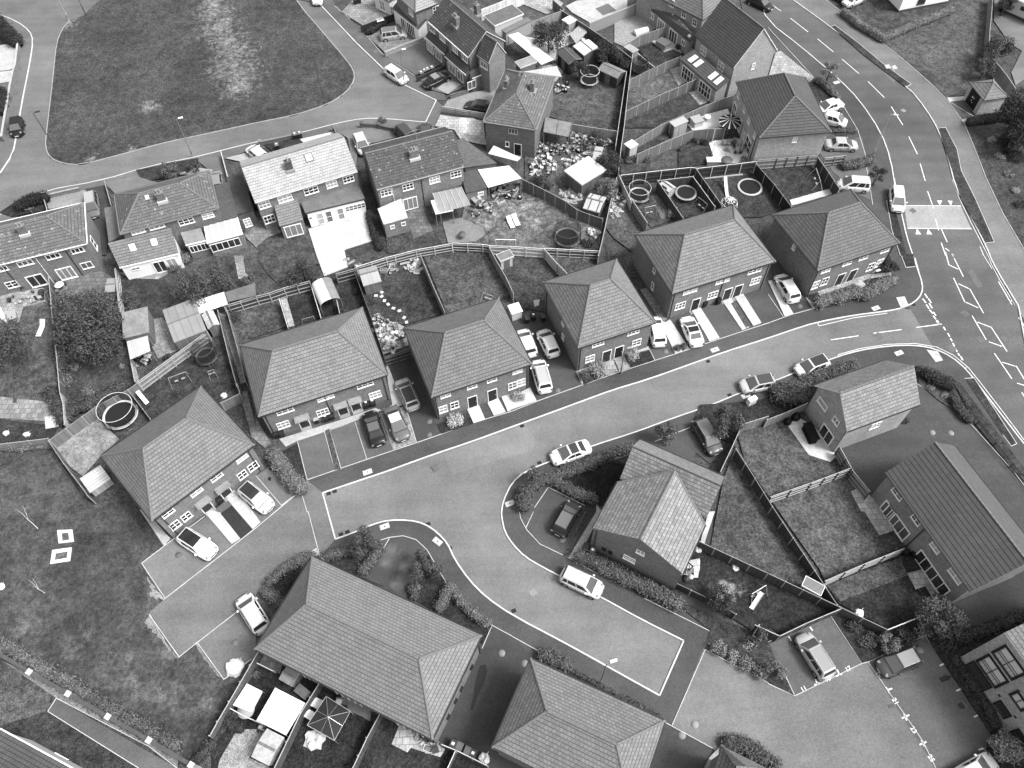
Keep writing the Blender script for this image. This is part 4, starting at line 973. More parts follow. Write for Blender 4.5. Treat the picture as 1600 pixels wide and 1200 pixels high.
    g = MB(); g.box(-X-.012, -X+.01, -.26, .26, zb-.48, zb-.37); g.build('number_plate', plain(.7), root)
    g = MB(); g.box(X-.03, X+.012, -.26, .26, .38, .49); g.build('number_plate', plain(.7), root)
    g = MB(); g.box(X-.05, X+.006, -.4, .4, .52, .62); g.build('grille', plain(.03), root)
    return root

# ------------------------------------------------------------------ street lamp
def lamp(base, head, label, v=.3, headv=.6, arm=True, h=None):
    p = pts(base)[0]; q = pts(head)[0]; B = G(p)
    best = min(((CAM_H-z)/1.0, z) for z in (5,)) and None; bz = 6; bd = 1e9
    for k in range(25, 110):
        z = k*.1; P = G(q, z); dd = (Vector((P.x, P.y))-Vector((B.x, B.y))).length
        if dd < bd: bd = dd; bz = z
    z = h or bz; P = G(q, z); root = thing('street_lamp', label, 'street lamp', (B.x, B.y, .1), 0, 'street lamps')
    b = MB(); b.tube([(0,0,0),(0,0,1.3)], .085, 10); b.tube([(0,0,1.3),(0,0,z-.1)], [.06,.045], 8); b.build('pole', metal(v), root)
    d = Vector((P.x-B.x, P.y-B.y, 0)); d = d if d.length > .25 else Vector((.35, .1, 0)); dn = d.normalized()
    b = MB(); b.tube([(0,0,z-.15), tuple(dn*.3+Vector((0,0,z-.02))), tuple(d+Vector((0,0,z)))], .03, 6); b.build('arm', metal(v), root)
    b = MB(); b.T = Matrix.Translation((d.x, d.y, z)) @ Matrix.Rotation(atan2(d.y, d.x), 4, 'Z'); b.box(-.1,.5,-.12,.12,-.05,.06); b.build('lamp_head', plain(headv), root, bevel=.03)
    b = MB(); b.T = Matrix.Translation((0,0,0)); b.box(-.07,.07,-.1,-.083,.5,1.0); b.build('access_door', metal(.2), root)
    return root
# ------------------------------------------------------------------ the new-build houses
def quad(s, ze=5.0, W=None, ridge=None, zr=7.6):
    # three corners (0,1,2) or an edge (0,1) plus depth; returns world corners
    P = [G(p, ze) for p in pts(s)]
    if len(P) == 3: return P + [P[0]+P[2]-P[1]]
    d = (P[1]-P[0]).normalized(); n = Vector((-d.y, d.x, 0))
    if ridge:
        r = G(pts(ridge)[0], zr); W = 2*(r-P[0]).dot(n)
    return [P[0], P[1], P[1]+n*W, P[0]+n*W]
_oi = House.__init__
def _init(s, name, label, cat, Q, ze=5.0, **k):
    if not isinstance(Q, str) and isinstance(Q[0], Vector):
        global G
        W_ = list(Q); g = G
        G = lambda p, z=0: p if isinstance(p, Vector) else g(p, z)
        _oi(s, name, label, cat, W_, ze, **k); G = g
    else: _oi(s, name, label, cat, Q, ze, **k)
House.__init__ = _init
def merge(h, root, M):
    X = M.inverted() @ h.M
    for c in list(h.root.children):
        c.parent = root; c.matrix_basis = X @ c.matrix_basis
    bpy.data.objects.remove(h.root); h.root = root
NB = 'brick houses along the estate road'
fr = plain(.8)
def new_house(label, Q, roofm, inset=3.4, rise=3.4, ze=5.0, **k):
    h = House('house', label, 'house', Q, ze, group=NB, **k); h.walls(); h.hip(rise, inset, roofm); h.gutter(); return h

h1 = new_house('hip-roofed brick house row between open grass field and parking court', '00 156.7,711.7 315,603.3 396.7,695 238.3,815', tiles(.155))
for x, y, z in ((1135,950,4.2),(1015,1035,4.2),(920,1105,4.2)): h1.win('c','21',x,y,1.25,.85,2,2,z)
h1.win('c','31',790,8,1.25,.85,2,2,4.2)
h1.win('c','21',1185,985,1.1,1.15,2,2); h1.win('c','21',1135,1025,1.0,1.15,2,2); h1.win('c','31',873,20,1.0,1.1,2,2); h1.win('c','31',820,60,1.0,1.15,2,2)
h1.door('c','21',1072,1125,canopy=felt(.22)); h1.door('c','21',980,1190,canopy=felt(.22)); h1.pipe('c',-4.9); h1.pipe('c',4.9); h1.pipe('d',2)

h2 = new_house('wide hip-roofed terrace of three homes with wheelie bins and black car before it', '00 374,540 566.7,480 605,586.7 405,650', tiles(.17,.12))
for x, y in ((137,728),(327,667),(512,607)): h2.win('c','22',x,y,1.75,.8,3,2,4.25)
for x, y in ((128,790),(313,732),(558,650)): h2.win('c','22',x,y,1.3,1.1,3,2)
for x, y in ((230,790),(410,730),(472,712)): h2.door('c','22',x,y,canopy=felt(.24))
h2.pipe('c',-6.2); h2.pipe('c',6.2); h2.pipe('c',0)

h3 = new_house('hip-roofed brick pair with two black front doors, left of two white parked cars', '00 630,511.7 780,466.7 831,568 675,621.7', tiles(.145))
for x, y in ((888,655),(1012,612),(1105,582)): h3.win('c','22',x,y,1.1,.8,2,2,4.25)
h3.win('c','23',25,545,1.1,.8,2,2,4.25)
for x, y in ((877,717),(930,698)): h3.win('c','22',x,y,.95,1.2,2,2)
for x, y in ((1,607),(42,592)): h3.win('c','23',x,y,.95,1.2,2,2)
h3.door('c','22',1015,683,m=plain(.015)); h3.door('c','22',1108,650,m=plain(.015)); h3.pipe('c',-5.1); h3.pipe('c',5.1)

h4 = new_house('square hip-roofed brick house pair with a big pale bush at the front', '00 848,441.7 963,404 1025,505 903,543', tiles(.165,.12))
h4.win('c','23',403,413,1.4,.8,3,2,4.25); h4.win('c','23',568,360,1.4,.8,3,2,4.25); h4.win('c','23',365,480,1.1,1.1,2,2); h4.win('c','23',583,405,1.1,1.1,2,2)
h4.door('c','23',443,465); h4.door('c','23',500,448,m=plain(.015)); h4.win('d','23',240,312,.6,.8,1,2); h4.win('d','23',240,378,.6,.9,1,2)
h4.pipe('c',-4.1); h4.pipe('d',-4.2)

h5 = new_house('wide hip-roofed brick terrace with three trampolines in the gardens behind it', '00 990,366.7 1146.7,320 1212,410 1051.7,458', tiles(.17,.12))
for x, y in ((835,163),(988,113),(1138,65)): h5.win('c','23',x,y,1.75,.8,3,2,4.25)
for x, y in ((788,232),(940,182),(1140,115)): h5.win('c','23',x,y,1.3,1.1,3,2)
h5.door('c','23',860,222,m=plain(.015)); h5.door('c','23',1010,172); h5.door('c','23',1060,155)
h5.win('d','23',668,68,.55,.7,1,1); h5.win('d','23',660,140,.55,1.1,1,2); h5.pipe('c',0.2); h5.pipe('c',-6); h5.pipe('c',6)

h6 = new_house('darker hip-roofed brick house on the corner of estate road and main road', '00 1205,335 1330,296.7 1406.7,380 1278,422.7', tiles(.12,.1))
for t, x, y in (('24',270,68),('24',370,35),('24',447,8),('14',545,1178)): h6.win('c',t,x,y,1.2,.8,2,2,4.25)
for x, y in ((222,135),(265,118),(480,50),(520,32)): h6.win('c','24',x,y,.95,1.25,2,2)
h6.door('c','24',335,110); h6.door('c','24',398,78); h6.win('d','14',122,1158,.5,.8,1,2); h6.pipe('c',-5.1); h6.pipe('c',5.1)

h7 = new_house('largest hip-roofed terrace in the foreground with a white gazebo canopy in its back garden', '00 487,869 751.7,993 675,1158 400,1011.7', tiles(.175,.08), inset=3.2)
for x, y, w_ in ((422,860,2.6),(720,1015,2.6),(235,765,2.0)):
    h7.win('c','32',x,y,w_,2.1,4,1,1.15,name='patio_door')
for u in (-6,-3.5,-1,2,5,7): 
    n_, d_ = h7.plane('c'); p_ = n_*d_ + Vector((-n_.y, n_.x, 0))*u; make_window(h7.root, h7.frame(Vector((p_.x,p_.y,3.9)), n_), 1.1, 1.0, 2, 2)
for u in (-2, -.6, .5, 2.5):
    n_, d_ = h7.plane('b'); p_ = n_*d_ + Vector((-n_.y, n_.x, 0))*u; m_ = MB(); m_.T = h7.frame(Vector((p_.x,p_.y,1.2)), n_); m_.box(-.22,.22,0,.14,-.3,.3); m_.build('meter_box', plain(.02), h7.root)
h7.pipe('b',4.1); h7.pipe('c',8)
# white verge strip at the lower right corner
h8 = new_house('hip-roofed brick house cut off by the bottom edge, right of the dark shared drive', quad('00 1038,1126.7 829,1028 770,1167', 5.0), tiles(.165,.12), inset=3.0, rise=2.8)
h8.win('c','32',1165,1175,1.7,1.0,3,1,g=plain(.6,.2)); h8.win('c','33',25,1200,1.7,1.0,3,1,g=plain(.6,.2))

h9 = new_house('dark-tiled hip-roofed house by the main road with a striped parasol on its patio', '00 1150,128 1186.7,215 1300,206.7 1257,120', tiles(.085,.08,.2), wall=brickw(.2), inset=3.4)
h9.win('b','14',127,650,.6,.8,2,2,4.0)
for x, y in ((1062,450),(1090,512),(1112,565),(1140,635)): h9.win('a','13',x,y,.8,.9,2,2,3.9)
for x, y, w_, hh in ((1042,520,1.5,2.1),(1072,580,.8,1.9),(1090,628,.7,1.0),(1100,700,2.2,2.1)): h9.win('a','13',x,y,w_,hh,2,2,1.2,name='patio_door' if hh > 2 else 'window')
h9.pipe('b',-5.4); h9.pipe('a',4.4)

# cross-gabled house at the junction
B = House('house', 'T-shaped cross-gabled brick house inside the road bend, hedge along its gable', 'house', '23 495,1060 33 915,5 23 997,1045 605,853', 5.0, group=NB)
B.gable(2.6, tiles(.2,.2), plain(.35), over=.2)
A = House('house', 'x', 'house', quad('23 495,1060 33 380,75 800,290', 5.0), 5.0, oh=.05)
A.walls(); A.hip(2.6, -2.35, tiles(.2,.2), brickw(.11), gable1=True)
A.win('b','33',550,218,1.2,.9,2,2); A.win('b','33',603,188,.8,.8,2,2)
for x, y in ((432,172),(462,188)):
    p_, n_ = A.hit('b', PX('33', x, y)); m_ = MB(); m_.T = A.frame(p_, n_); m_.box(-.2,.2,0,.12,-.3,.3); m_.build('meter_box', plain(.02), A.root)
A.pipe('b',-4.0); A.gutter('ac')
merge(A, B.root, B.M)
B.gutter('c')
h10 = B

h11 = House('house', 'small gabled brick house with a long patio behind, near the road junction', 'house', '24 220,608 550,487 715,697 370,822', 5.0, group=NB, wall=brickw(.2))
h11.gable(2.9, tiles(.2,.16), plain(.7)); h11.gutter('ac')
h11.win('d','24',263,682,1.5,.8,1,3,3.9); h11.win('d','24',322,770,.9,.8,2,1,4.1); h11.win('d','24',273,838,1.9,2.0,2,1,1.15,name='patio_door'); h11.win('c','24',503,793,1.2,1.0,2,2)
h11.pipe('c',-4); h11.pipe('d',-2.6)

h12 = House('house', 'long gabled brick terrace at the right edge, dark ribbed roof slope towards the gardens', 'house', quad('24 558,1015 34 950,380 34 1290,225', 5.0), 5.0, group=NB, wall=brickw(.14))
h12.gable(3.3, tiles(.095,.05,.1,.44,0,1.0), plain(.5)); h12.gutter('ac')
for t, x, y, w_ in (('24',608,1113,1.3),('34',697,35,1.1),('34',787,165,1.1),('34',880,298,1.5)): h12.win('a',t,x,y,w_,.9,2,2)
h12.win('a','34',607,45,3.3,1.9,4,1,1.1,name='patio_door'); h12.win('a','34',772,283,4.3,1.9,5,1,1.1,name='patio_door'); h12.win('a','24',570,1185,1.6,1.9,3,1,1.1,name='patio_door')
h12.pipe('a',-.2); h12.win('b','34',1195,300,.8,.9,1,2,4)

# apartment block at the lower right
P0 = G(PX('34', 885, 690), .1); P1 = G(PX('34', 1200, 1150), .1); d_ = (P1-P0).normalized(); n_ = Vector((d_.y, -d_.x, 0))
if n_.x > 0: n_ = -n_
P1 = P0 + d_*20; D_ = -n_*11
fl = House('apartment_block', 'three-storey pale brick apartment block cut off by the right edge, dark balcony rails', 'apartment block', [P0, P1, P1+D_, P0+D_], 8.4, wall=brickw_(.5), oh=.0)
fl.walls(8.4); fl.gable(2.6, tiles(.2), plain(.8), over=0)
def fwin(x, y, w_, hh, cols, rows, balc=False, dark=True):
    p, n = fl.hit('a', PX('34', x, y)); T = fl.frame(p, n)
    o = make_window(fl.root, T, w_, hh, cols, rows, plain(.06), plain(.55,.12,.6) if not dark else glass(.04))
    b = MB(); b.T = T
    for q in ((-w_/2-.16,-w_/2-.002,-hh/2-.16,hh/2+.16),(w_/2+.002,w_/2+.16,-hh/2-.16,hh/2+.16),(-w_/2,w_/2,hh/2+.002,hh/2+.16),(-w_/2,w_/2,-hh/2-.16,-hh/2-.1)): b.box(q[0],q[1],0,.1,q[2],q[3])
    b.build('surround', plain(.02), fl.root)
    if balc:
        for zz in (-hh/2,):
            b = MB(); b.T = T; b.box(-w_/2-.1,w_/2+.1,.18,.22,zz+.9,zz+.95)
            for k in range(9):
                u = -w_/2-.08+(w_+.16)*k/8; b.box(u-.01,u+.01,.185,.215,zz,zz+.9)
            b.build('balcony', plain(.02), fl.root)
fwin(985,770,2.1,1.6,2,2); fwin(1052,745,2.2,2.0,2,2,True,False); fwin(1130,705,2.2,2.0,2,2,True,False)
fwin(1100,925,1.1,1.0,1,1); fwin(1180,885,1.2,1.1,2,1,False,False); fwin(1195,1090,2.1,1.6,2,2)
for x, y in ((1175,838),(1160,960),(1085,860)):
    p, n = fl.hit('a', PX('34', x, y)); b = MB(); b.T = fl.frame(p, n); b.box(-.12,.12,0,.06,-.12,.12); b.build('air_vent', plain(.05), fl.root)

# small hipped corner roof at the bottom edge
h14 = House('house', 'hip-roofed house below the bottom edge, only one roof corner in view', 'house', quad('33 985,1105 1220,1205 33 1150,1400', 5.0), 5.0, group=NB); h14.walls(); h14.hip(3.0,3.0,tiles(.17))
# building at the lower left corner
h28 = House('house', 'dark ribbed roof with a pale wall at the lower left corner', 'house', quad('31 330,1210 0,1010 -200,1300', 5.2), 5.2, wall=render_(.6), oh=.04); h28.gable(2.4, tiles(.09,.06,.4,.4), plain(.75), over=.04); h28.gutter('ac', plain(.75))
for x, y in ((100,1035),(230,1105),(300,1150)):
    h28.win('a','31',x,y,1.3,1.2,2,1)

# white rendered house, top right
h15 = House('house', 'white rendered house with dark-barred windows at the top right, hedge around its front lawn', 'house', [G(PX('14',580,78),0)-Vector((0,0,0)), G(PX('14',765,12),0), G(PX('14',640,-230),0), G(PX('14',455,-150),0)], 5.2, wall=render_(.75), oh=.0); h15.walls(); h15.ze = 5.2; h15.hip(2.6,2.6,tiles(.12))
h15.win('a','14',718,10,1.4,1.5,3,3,1.6,m=plain(.05)); h15.win('d','14',560,12,1.4,1.4,3,3,1.6,m=plain(.05))
b = MB(); b.box(-h15.L/2-.06,h15.L/2+.06,-h15.W/2-.06,h15.W/2+.06,0,.45); b.build('plinth', plain(.06), h15.root)
n_, d_ = h15.plane('a'); T = h15.frame(n_*d_ + Vector((-n_.y,n_.x,0))*.2*h15.L*-1, n_)

# substation hut
h16 = House('substation', 'small brick substation hut with a pyramid roof and black double doors beside the footway', 'substation', '14 943,388 1060,370 1125,455 1015,472', 2.6, wall=brickw(.22), oh=.2); h16.walls()
h16.hip(1.25,1.9,tiles(.17,.1,.45,.4),plain(.03))
p_, n_ = h16.hit('d', PX('14', 955, 475)); p_.z = 1.25
b = MB(); b.T = h16.frame(p_, n_); b.box(-1.1,-.01,0,.05,-1.12,1.05); b.box(.01,1.1,0,.05,-1.12,1.05); o = b.build('door', plain(.012), h16.root)
b = MB(); b.T = h16.frame(p_, n_); b.box(-.28,-.1,.051,.06,.1,.35); b.box(.1,.22,.051,.06,.15,.32); b.box(-.2,-.08,.051,.06,-.35,-.2); b.box(.12,.24,.051,.06,-.5,-.38); b.build('warning_plate', plain(.75), o)

# gabled house with roof lights and its lean-to
def leanto(h, side, s4, z_out, z_in, m, wallm=None, fascia=None, name='lean_to_roof', wallname='lean_to_wall'):
    # roof sheet through four survey points: outer0 outer1 inner1 inner0
    q = pts(s4); V = [G(q[0], z_out), G(q[1], z_out), G(q[2], z_in), G(q[3], z_in)]
    V = [h.Mi @ p for p in V]; t = Vector((0,0,.12)); b = MB()
    b.add(V+[p-t for p in V], [(0,1,2,3),(7,6,5,4),(0,4,5,1),(1,5,6,2),(2,6,7,3),(3,7,4,0)], 0)
    o = b.build(name, m, h.root); me = o.data
    bm = bmesh.new(); bm.from_mesh(me); bmesh.ops.recalc_face_normals(bm, faces=bm.faces); bm.to_mesh(me); bm.free(); me.update()
    uv = me.uv_layers['UVMap'].data
    for p in me.polygons:
        n = p.normal; U = Vector((-n.y, n.x, 0)).normalized() if abs(n.z) < .9995 else Vector((1,0,0)); W_ = n.cross(U)
        for li in p.loop_indices: co = me.vertices[me.loops[li].vertex_index].co; uv[li].uv = (co.dot(U)+50, co.dot(W_)+50)
    c = (V[0]+V[1]+V[2]+V[3])/4; w = [c+(p-c)*.95 for p in V]
    b = MB(); g = [Vector((p.x,p.y,0)) for p in w]; u = [Vector((p.x,p.y,p.z-.16)) for p in w]
    b.add(g+u, [(0,1,5,4),(1,2,6,5),(2,3,7,6),(3,0,4,7),(4,5,6,7)]); wo2 = b.build(wallname, wallm or h.wm, h.root)
    bm = bmesh.new(); bm.from_mesh(wo2.data); bmesh.ops.recalc_face_normals(bm, faces=bm.faces); bm.to_mesh(wo2.data); bm.free()
    if fascia:
        b = MB(); b.bar(V[0]+Vector((0,0,-.05)), V[1]+Vector((0,0,-.05)), .1, .16); b.build('fascia', fascia, h.root)
    return V
def leanwin(h, V, i, j, t, x, y, w, hh, cols, rows, z=1.2, name='window', m=None):
    # window on the outer wall of a lean-to, edge V[i]-V[j]
    c = sum(V, Vector())/4; a = c+(V[i]-c)*.95; e = c+(V[j]-c)*.95; d = (e-a); d.z = 0; d.normalize(); n = Vector((d.y,-d.x,0))
    if n.dot(a-c) < 0: n = -n
    O = h.Mi @ Vector((0,0,CAM_H)); D = h.Mi.to_3x3() @ ray(PX(t,x,y)); tt = (a-O).dot(n)/D.dot(n); p = O+D*tt
    if z is not None: p.z = z
    make_window(h.root, h.frame(p, n), w, hh, cols, rows, m, None, False, name)
def roofpane(h, V, fu, fv, w, l, v=.75, name='rooflight'):
    # rooflight in the lean-to sheet; fu along outer edge, fv up the slope
    a = V[0]+(V[1]-V[0])*fu; b_ = V[3]+(V[2]-V[3])*fu; p = a+(b_-a)*fv; U = (V[1]-V[0]).normalized(); Wd = (b_-a).normalized(); n = U.cross(Wd)
    if n.z < 0: n = -n
    T = Matrix(((U.x,Wd.x,n.x,p.x),(U.y,Wd.y,n.y,p.y),(U.z,Wd.z,n.z,p.z),(0,0,0,1)))
    b = MB(); b.T = T; b.box(-w/2-.05,w/2+.05,-l/2-.05,l/2+.05,0,.05); o = b.build(name, plain(.08), h.root); b = MB(); b.T = T; b.box(-w/2,w/2,-l/2,l/2,.03,.06); b.build('pane', plain(v,.15,.6), o)

h17 = House('house', 'steep-gabled brick house with two roof lights and a lean-to of four skylights', 'house', quad('13 855,165 1040,315 14 50,235', 5.0), 5.0, group=NB, wall=brickw(.19))
h17.gable(4.6, tiles(.085,.08,.25), plain(.75), over=.15); h17.gutter('ac')
h17.win('a','13',898,238,1.3,1.2,2,2); h17.win('a','13',980,310,1.3,1.2,2,2); h17.skylight('13',935,113,.6,1.0,.35); h17.skylight('13',1060,218,.6,1.0,.35); h17.win('b','14',-70,310,.6,.9,1,2)
V = leanto(h17, 'a', '13 785,275 960,425 1020,375 850,232', 2.5, 3.7, tiles(.1,.06), fascia=plain(.05))
for fu, fv in ((.17,.55),(.32,.55),(.72,.55),(.87,.55)): roofpane(h17, V, fu+.0, fv, .85, 1.3)
leanwin(h17, V, 0, 1, '13', 825, 340, 2.6, 2.0, 4, 2, 1.1, 'patio_door'); leanwin(h17, V, 0, 1, '13', 905, 415, 2.6, 2.0, 4, 2, 1.1, 'patio_door')
h17.pipe('b',3.6)
h18 = House('house', 'brick terrace at the top edge whose long lean-to carries a row of eight skylights', 'house', quad('13 630,-75 882,118 965,20', 5.0), 5.0, group=NB, wall=brickw(.17))
h18.hip(3.2,3.2,tiles(.16,.1)); h18.walls(); h18.gutter('ac')
for x, y in ((750,15),(806,66),(857,105)): h18.win('a','13',x,y,.8,1.1,2,2)
V = leanto(h18, 'a', '13 630,22 835,195 858,165 690,-15', 2.5, 3.6, tiles(.1,.06), fascia=plain(.06))
for k, fu in enumerate((.14,.25,.36,.47,.64,.75,.86,.96)): roofpane(h18, V, fu*.97, .62, .55, .8)
leanwin(h18, V, 0, 1, '13', 657, 65, 1.1, .9, 2, 1, 1.5); leanwin(h18, V, 0, 1, '13', 700, 108, 1.8, 2.0, 3, 1, 1.1, 'patio_door'); leanwin(h18, V, 0, 1, '13', 755, 170, 2.0, 2.0, 3, 1, 1.1, 'patio_door'); leanwin(h18, V, 0, 1, '13', 805, 192, .9, .9, 2, 1, 1.5)

# ------------------------------------------------------------------ the older houses
OB = 'older semi-detached houses'
def z5(s, ox, oy, k=5):
    return '00 ' + ' '.join('%g,%g' % (ox+float(a)/k, oy+float(c)/k) for a, c in (q.split(',') for q in s.split()))
z2 = lambda s: z5(s, 560, 0); z3 = lambda s: z5(s, 740, 0)
h19 = House('house', 'older dark hip-roofed house turned diagonally, two chimneys, cluttered yard behind', 'house', z3('240,540 85,950 485,1015 640,603'), 5.0, group=OB, wall=brickw(.09), oh=.2)
h19.walls(); h19.hip(2.4,3.6,tiles(.115,.14, speck=1.2)); h19.gutter('abcd', plain(.2))
h19.chimney('12',1175,405,.9,.5,1.0,2); h19.chimney('13',97,425,.9,.5,1.3,2)
h19.win('b','13',5,615,1.3,.8,3,1,m=plain(.35)); h19.win('b','12',1178,675,.55,.8,1,1); h19.door('b','13',27,690,.9,1.9,m=plain(.02))
h20 = House('house', 'older dark-roofed semi-detached pair with lean-to porches, beside the black parked car', 'house', quad(z2('545,168 858,448'), 5.0, ridge=z2('1050,285'), zr=7.8), 5.0, group=OB, wall=brickw(.1))
h20.gable(2.8, tiles(.075,.12, speck=1.5), plain(.6), over=.15); h20.gutter('a', plain(.6))
h20.chimney('12',938,115,1.2,.6,1.2,2); h20.chimney('12',1037,65,.8,.6,1.4,1)
for x, y in ((578,228),(658,298),(755,388),(832,462)): h20.win('a','12',(x/5+160)*3,y/5*3,1.5,.95,3,1,4.0)
V = leanto(h20, 'a', z2('520,290 670,425 700,360 548,245'), 2.5, 3.4, tiles(.08), fascia=plain(.75))
leanwin(h20, V, 0, 1, '12', 815, 212, 1.8, 1.5, 4, 1, 1.4); leanwin(h20, V, 0, 1, '12', 855, 255, 1.8, 1.5, 4, 1, 1.4)
V = leanto(h20, 'a', z2('675,440 838,585 865,525 705,400'), 2.5, 3.4, tiles(.08), fascia=plain(.75))
leanwin(h20, V, 0, 1, '12', 918, 308, 2.0, 1.5, 5, 1, 1.4); leanwin(h20, V, 0, 1, '12', 958, 352, 1.5, 1.5, 2, 1, 1.4, 'door')
h20.pipe('a',.1,m=plain(.6))
W20 = quad(z2('925,430 1018,492'), 5.3, ridge=z2('1140,362'), zr=7.8)
x20 = House('house', 'x', 'house', W20, 5.3, wall=brickw(.12), oh=.15); x20.gable(2.5, tiles(.075,.12, speck=1.5), plain(.6), over=.12); x20.win('a','12',1068,296,1.5,.95,4,1,4.3)
merge(x20, h20.root, h20.M)
V = leanto(h20, 'a', z2('890,612 1018,560 985,492 862,560'), 2.4, 3.4, tiles(.09), fascia=plain(.8)); leanwin(h20, V, 0, 1, '12', 1010, 380, 1.4, 1.3, 2, 1, 1.4)
h21 = House('house', 'pale-tiled house at the top edge with white wing walls above a silver car', 'house', quad(z2('300,-60 430,112 590,30'), 5.0), 5.0, group=OB, wall=brickw(.12))
h21.walls(); h21.hip(2.2,2.6,tiles(.27,.1)); h21.win('b','12',845,15,1.5,1.1,3,2,4.0); h21.win('a','12',725,40,1.3,.9,3,1,4.0)
V = leanto(h21, 'a', z2('265,60 470,225 535,150 330,-20'), 2.5, 3.3, tiles(.08), wallm=render_(.75), fascia=plain(.1))
leanwin(h21, V, 0, 1, '12', 690, 85, 1.6, 1.7, 3, 1, 1.2, 'garage_door', plain(.8)); leanwin(h21, V, 0, 1, '12', 722, 130, 2.6, 1.9, 5, 1, 1.15)
h21b = House('house', 'dark-fronted white house at the very top edge above an empty paved drive', 'house', quad(z2('130,-60 235,30 330,-60'), 2.8), 2.8, group=OB, wall=render_(.6)); h21b.walls(); h21b.hip(1.2,1.8,tiles(.08)); h21b.win('a','12',590,10,1.2,1.6,2,2,1.3); h21b.win('a','12',635,10,1.0,1.4,2,2,1.3)

h22 = House('house', 'older semi-detached pair with a mossy dark roof, tiled garage wing at its right', 'house', '12 568,887 975,782 885,593 485,695', 5.0, group=OB, wall=brickw(.12), oh=.2)
h22.gable(2.4, tiles(.075,.16,.5, speck=1.8), plain(.15), over=.12); h22.gutter('ac', plain(.3)); h22.chimney('12',742,735,1.1,.6,1.0,2,white=True)
for x, y in ((607,888),(710,862),(835,830),(935,805)): h22.win('a','12',x,y,1.4,1.0,3,2,4.0)
h22.win('a','12',722,942,1.9,2.0,3,1,1.15,name='patio_door'); h22.pipe_at('a','12',640,900,m=plain(.7)); h22.pipe_at('a','12',778,870)
V = leanto(h22, 'a', '12 598,1052 712,1020 680,930 570,978', 2.6, 2.75, felt(.4)); leanwin(h22, V, 0, 1, '12', 638, 1058, .6, .6, 1, 1, 1.7); leanwin(h22, V, 0, 1, '12', 690, 1043, .6, .6, 1, 1, 1.7)
V = leanto(h22, 'b', '12 980,785 1130,765 970,645 935,660', 2.6, 3.6, tiles(.11,.1,.4,.25), wallm=brickw(.12))
V = leanto(h22, 'b', '12 985,905 1085,880 1035,795 960,810', 2.4, 2.6, felt(.07)); leanwin(h22, V, 0, 1, '12', 1053, 900, .8, .6, 1, 1, 1.6)

h23 = House('house', 'x', 'house', quad('11 1195,950 12 475,803 12 405,640', 5.0), 5.0, group=OB, wall=brickw(.11), oh=.2)
W23 = quad('11 1195,950 12 475,803', 5.0, ridge='12 400,645', zr=7.3)
bpy.data.objects.remove(h23.root)
h23 = House('house', 'older semi-detached pair with the palest roof and a long white-walled rear wing', 'house', W23, 5.0, group=OB, wall=brickw(.11), oh=.2)
h23.gable(2.3, tiles(.33,.1,.5), plain(.5), over=.12); h23.gutter('a', plain(.5))
h23.chimney('12',158,790,.8,.6,1.1,1,m=brickw(.05)); h23.skylight('12',248,738,1.0,1.1,.38); h23.skylight('12',1,1,.01,.01) if 0 else None
for x, y, w_ in ((30,935,1.4),(130,912,1.8),(255,882,1.8),(352,855,1.4),(432,835,1.4)): h23.win('a','12',x,y,w_,1.0,3,2,4.1)
h23.win('a','12',52,997,1.4,1.2,3,2,1.7)
V = leanto(h23, 'a', '12 232,1000 512,932 478,862 205,935', 2.6, 2.8, felt(.13), wallm=render_(.78), fascia=plain(.05))
leanwin(h23, V, 0, 1, '12', 462, 958, 2.6, .9, 5, 2, 1.6); leanwin(h23, V, 0, 1, '12', 252, 1012, .5, .5, 1, 1, 1.6)
for x, y in ((395,990),(340,1003),(300,1015)): leanwin(h23, V, 0, 1, '12', x, y, .8, 1.9, 1, 2, 1.1, 'door', plain(.7))
p_ = h23.Mi @ G(PX('12', 325, 900), 2.8); b = MB(); b.T = Matrix.Translation((p_.x, p_.y, 0)); b.box(-.3,.3,-.3,.3,2.5,4.6); b.box(-.35,.35,-.35,.35,4.6,4.7); o = b.build('chimney', brickw(.03), h23.root); b = MB(); b.lathe([(.12,0),(.09,.5),(.0,.5)], 10, c=(p_.x, p_.y, 4.7)); b.build('chimney_pot', flat(.02), o)
V = leanto(h23, 'a', '12 110,1060 222,1032 182,890 75,925', 2.5, 4.0, tiles(.17,.1)); leanwin(h23, V, 0, 1, '12', 173, 1068, 2.2, 1.9, 3, 1, 1.15, 'patio_door')

h24 = House('house', 'older hip-roofed semi-detached pair with a long low wing and a glazed porch', 'house', '11 565,1095 1025,978 980,800 535,910', 5.0, group=OB, wall=brickw(.1), oh=.2)
h24.walls(); h24.hip(2.15,3.4,tiles(.115,.14, speck=1.2)); h24.gutter('abcd', plain(.15)); h24.chimney('11',760,935,.9,.6,1.0,2,white=True); h24.skylight('11',690,925,.6,.7,.55)
h24.win('a','11',872,1035,1.8,.9,3,2,4.2); h24.win('a','11',972,1005,1.4,.8,2,2,4.2); h24.win('a','11',650,1090,1.6,.5,3,1,4.5); h24.win('a','11',738,1068,1.8,.5,3,1,4.5)
V = leanto(h24, 'a', '21 560,55 838,-10 11 800,1065 505,1140', 2.5, 4.0, tiles(.16,.12), wallm=render_(.78), fascia=plain(.75))
leanwin(h24, V, 0, 1, '21', 628, 45, 1.0, .5, 2, 1, 1.7); leanwin(h24, V, 0, 1, '21', 740, 28, 1.5, 1.9, 2, 1, 1.1, 'patio_door'); leanwin(h24, V, 0, 1, '21', 795, 10, 1.2, 1.9, 2, 1, 1.1, 'patio_door')
roofpane(h24, V, .33, .62, .7, .9); roofpane(h24, V, .68, .62, .7, .9)
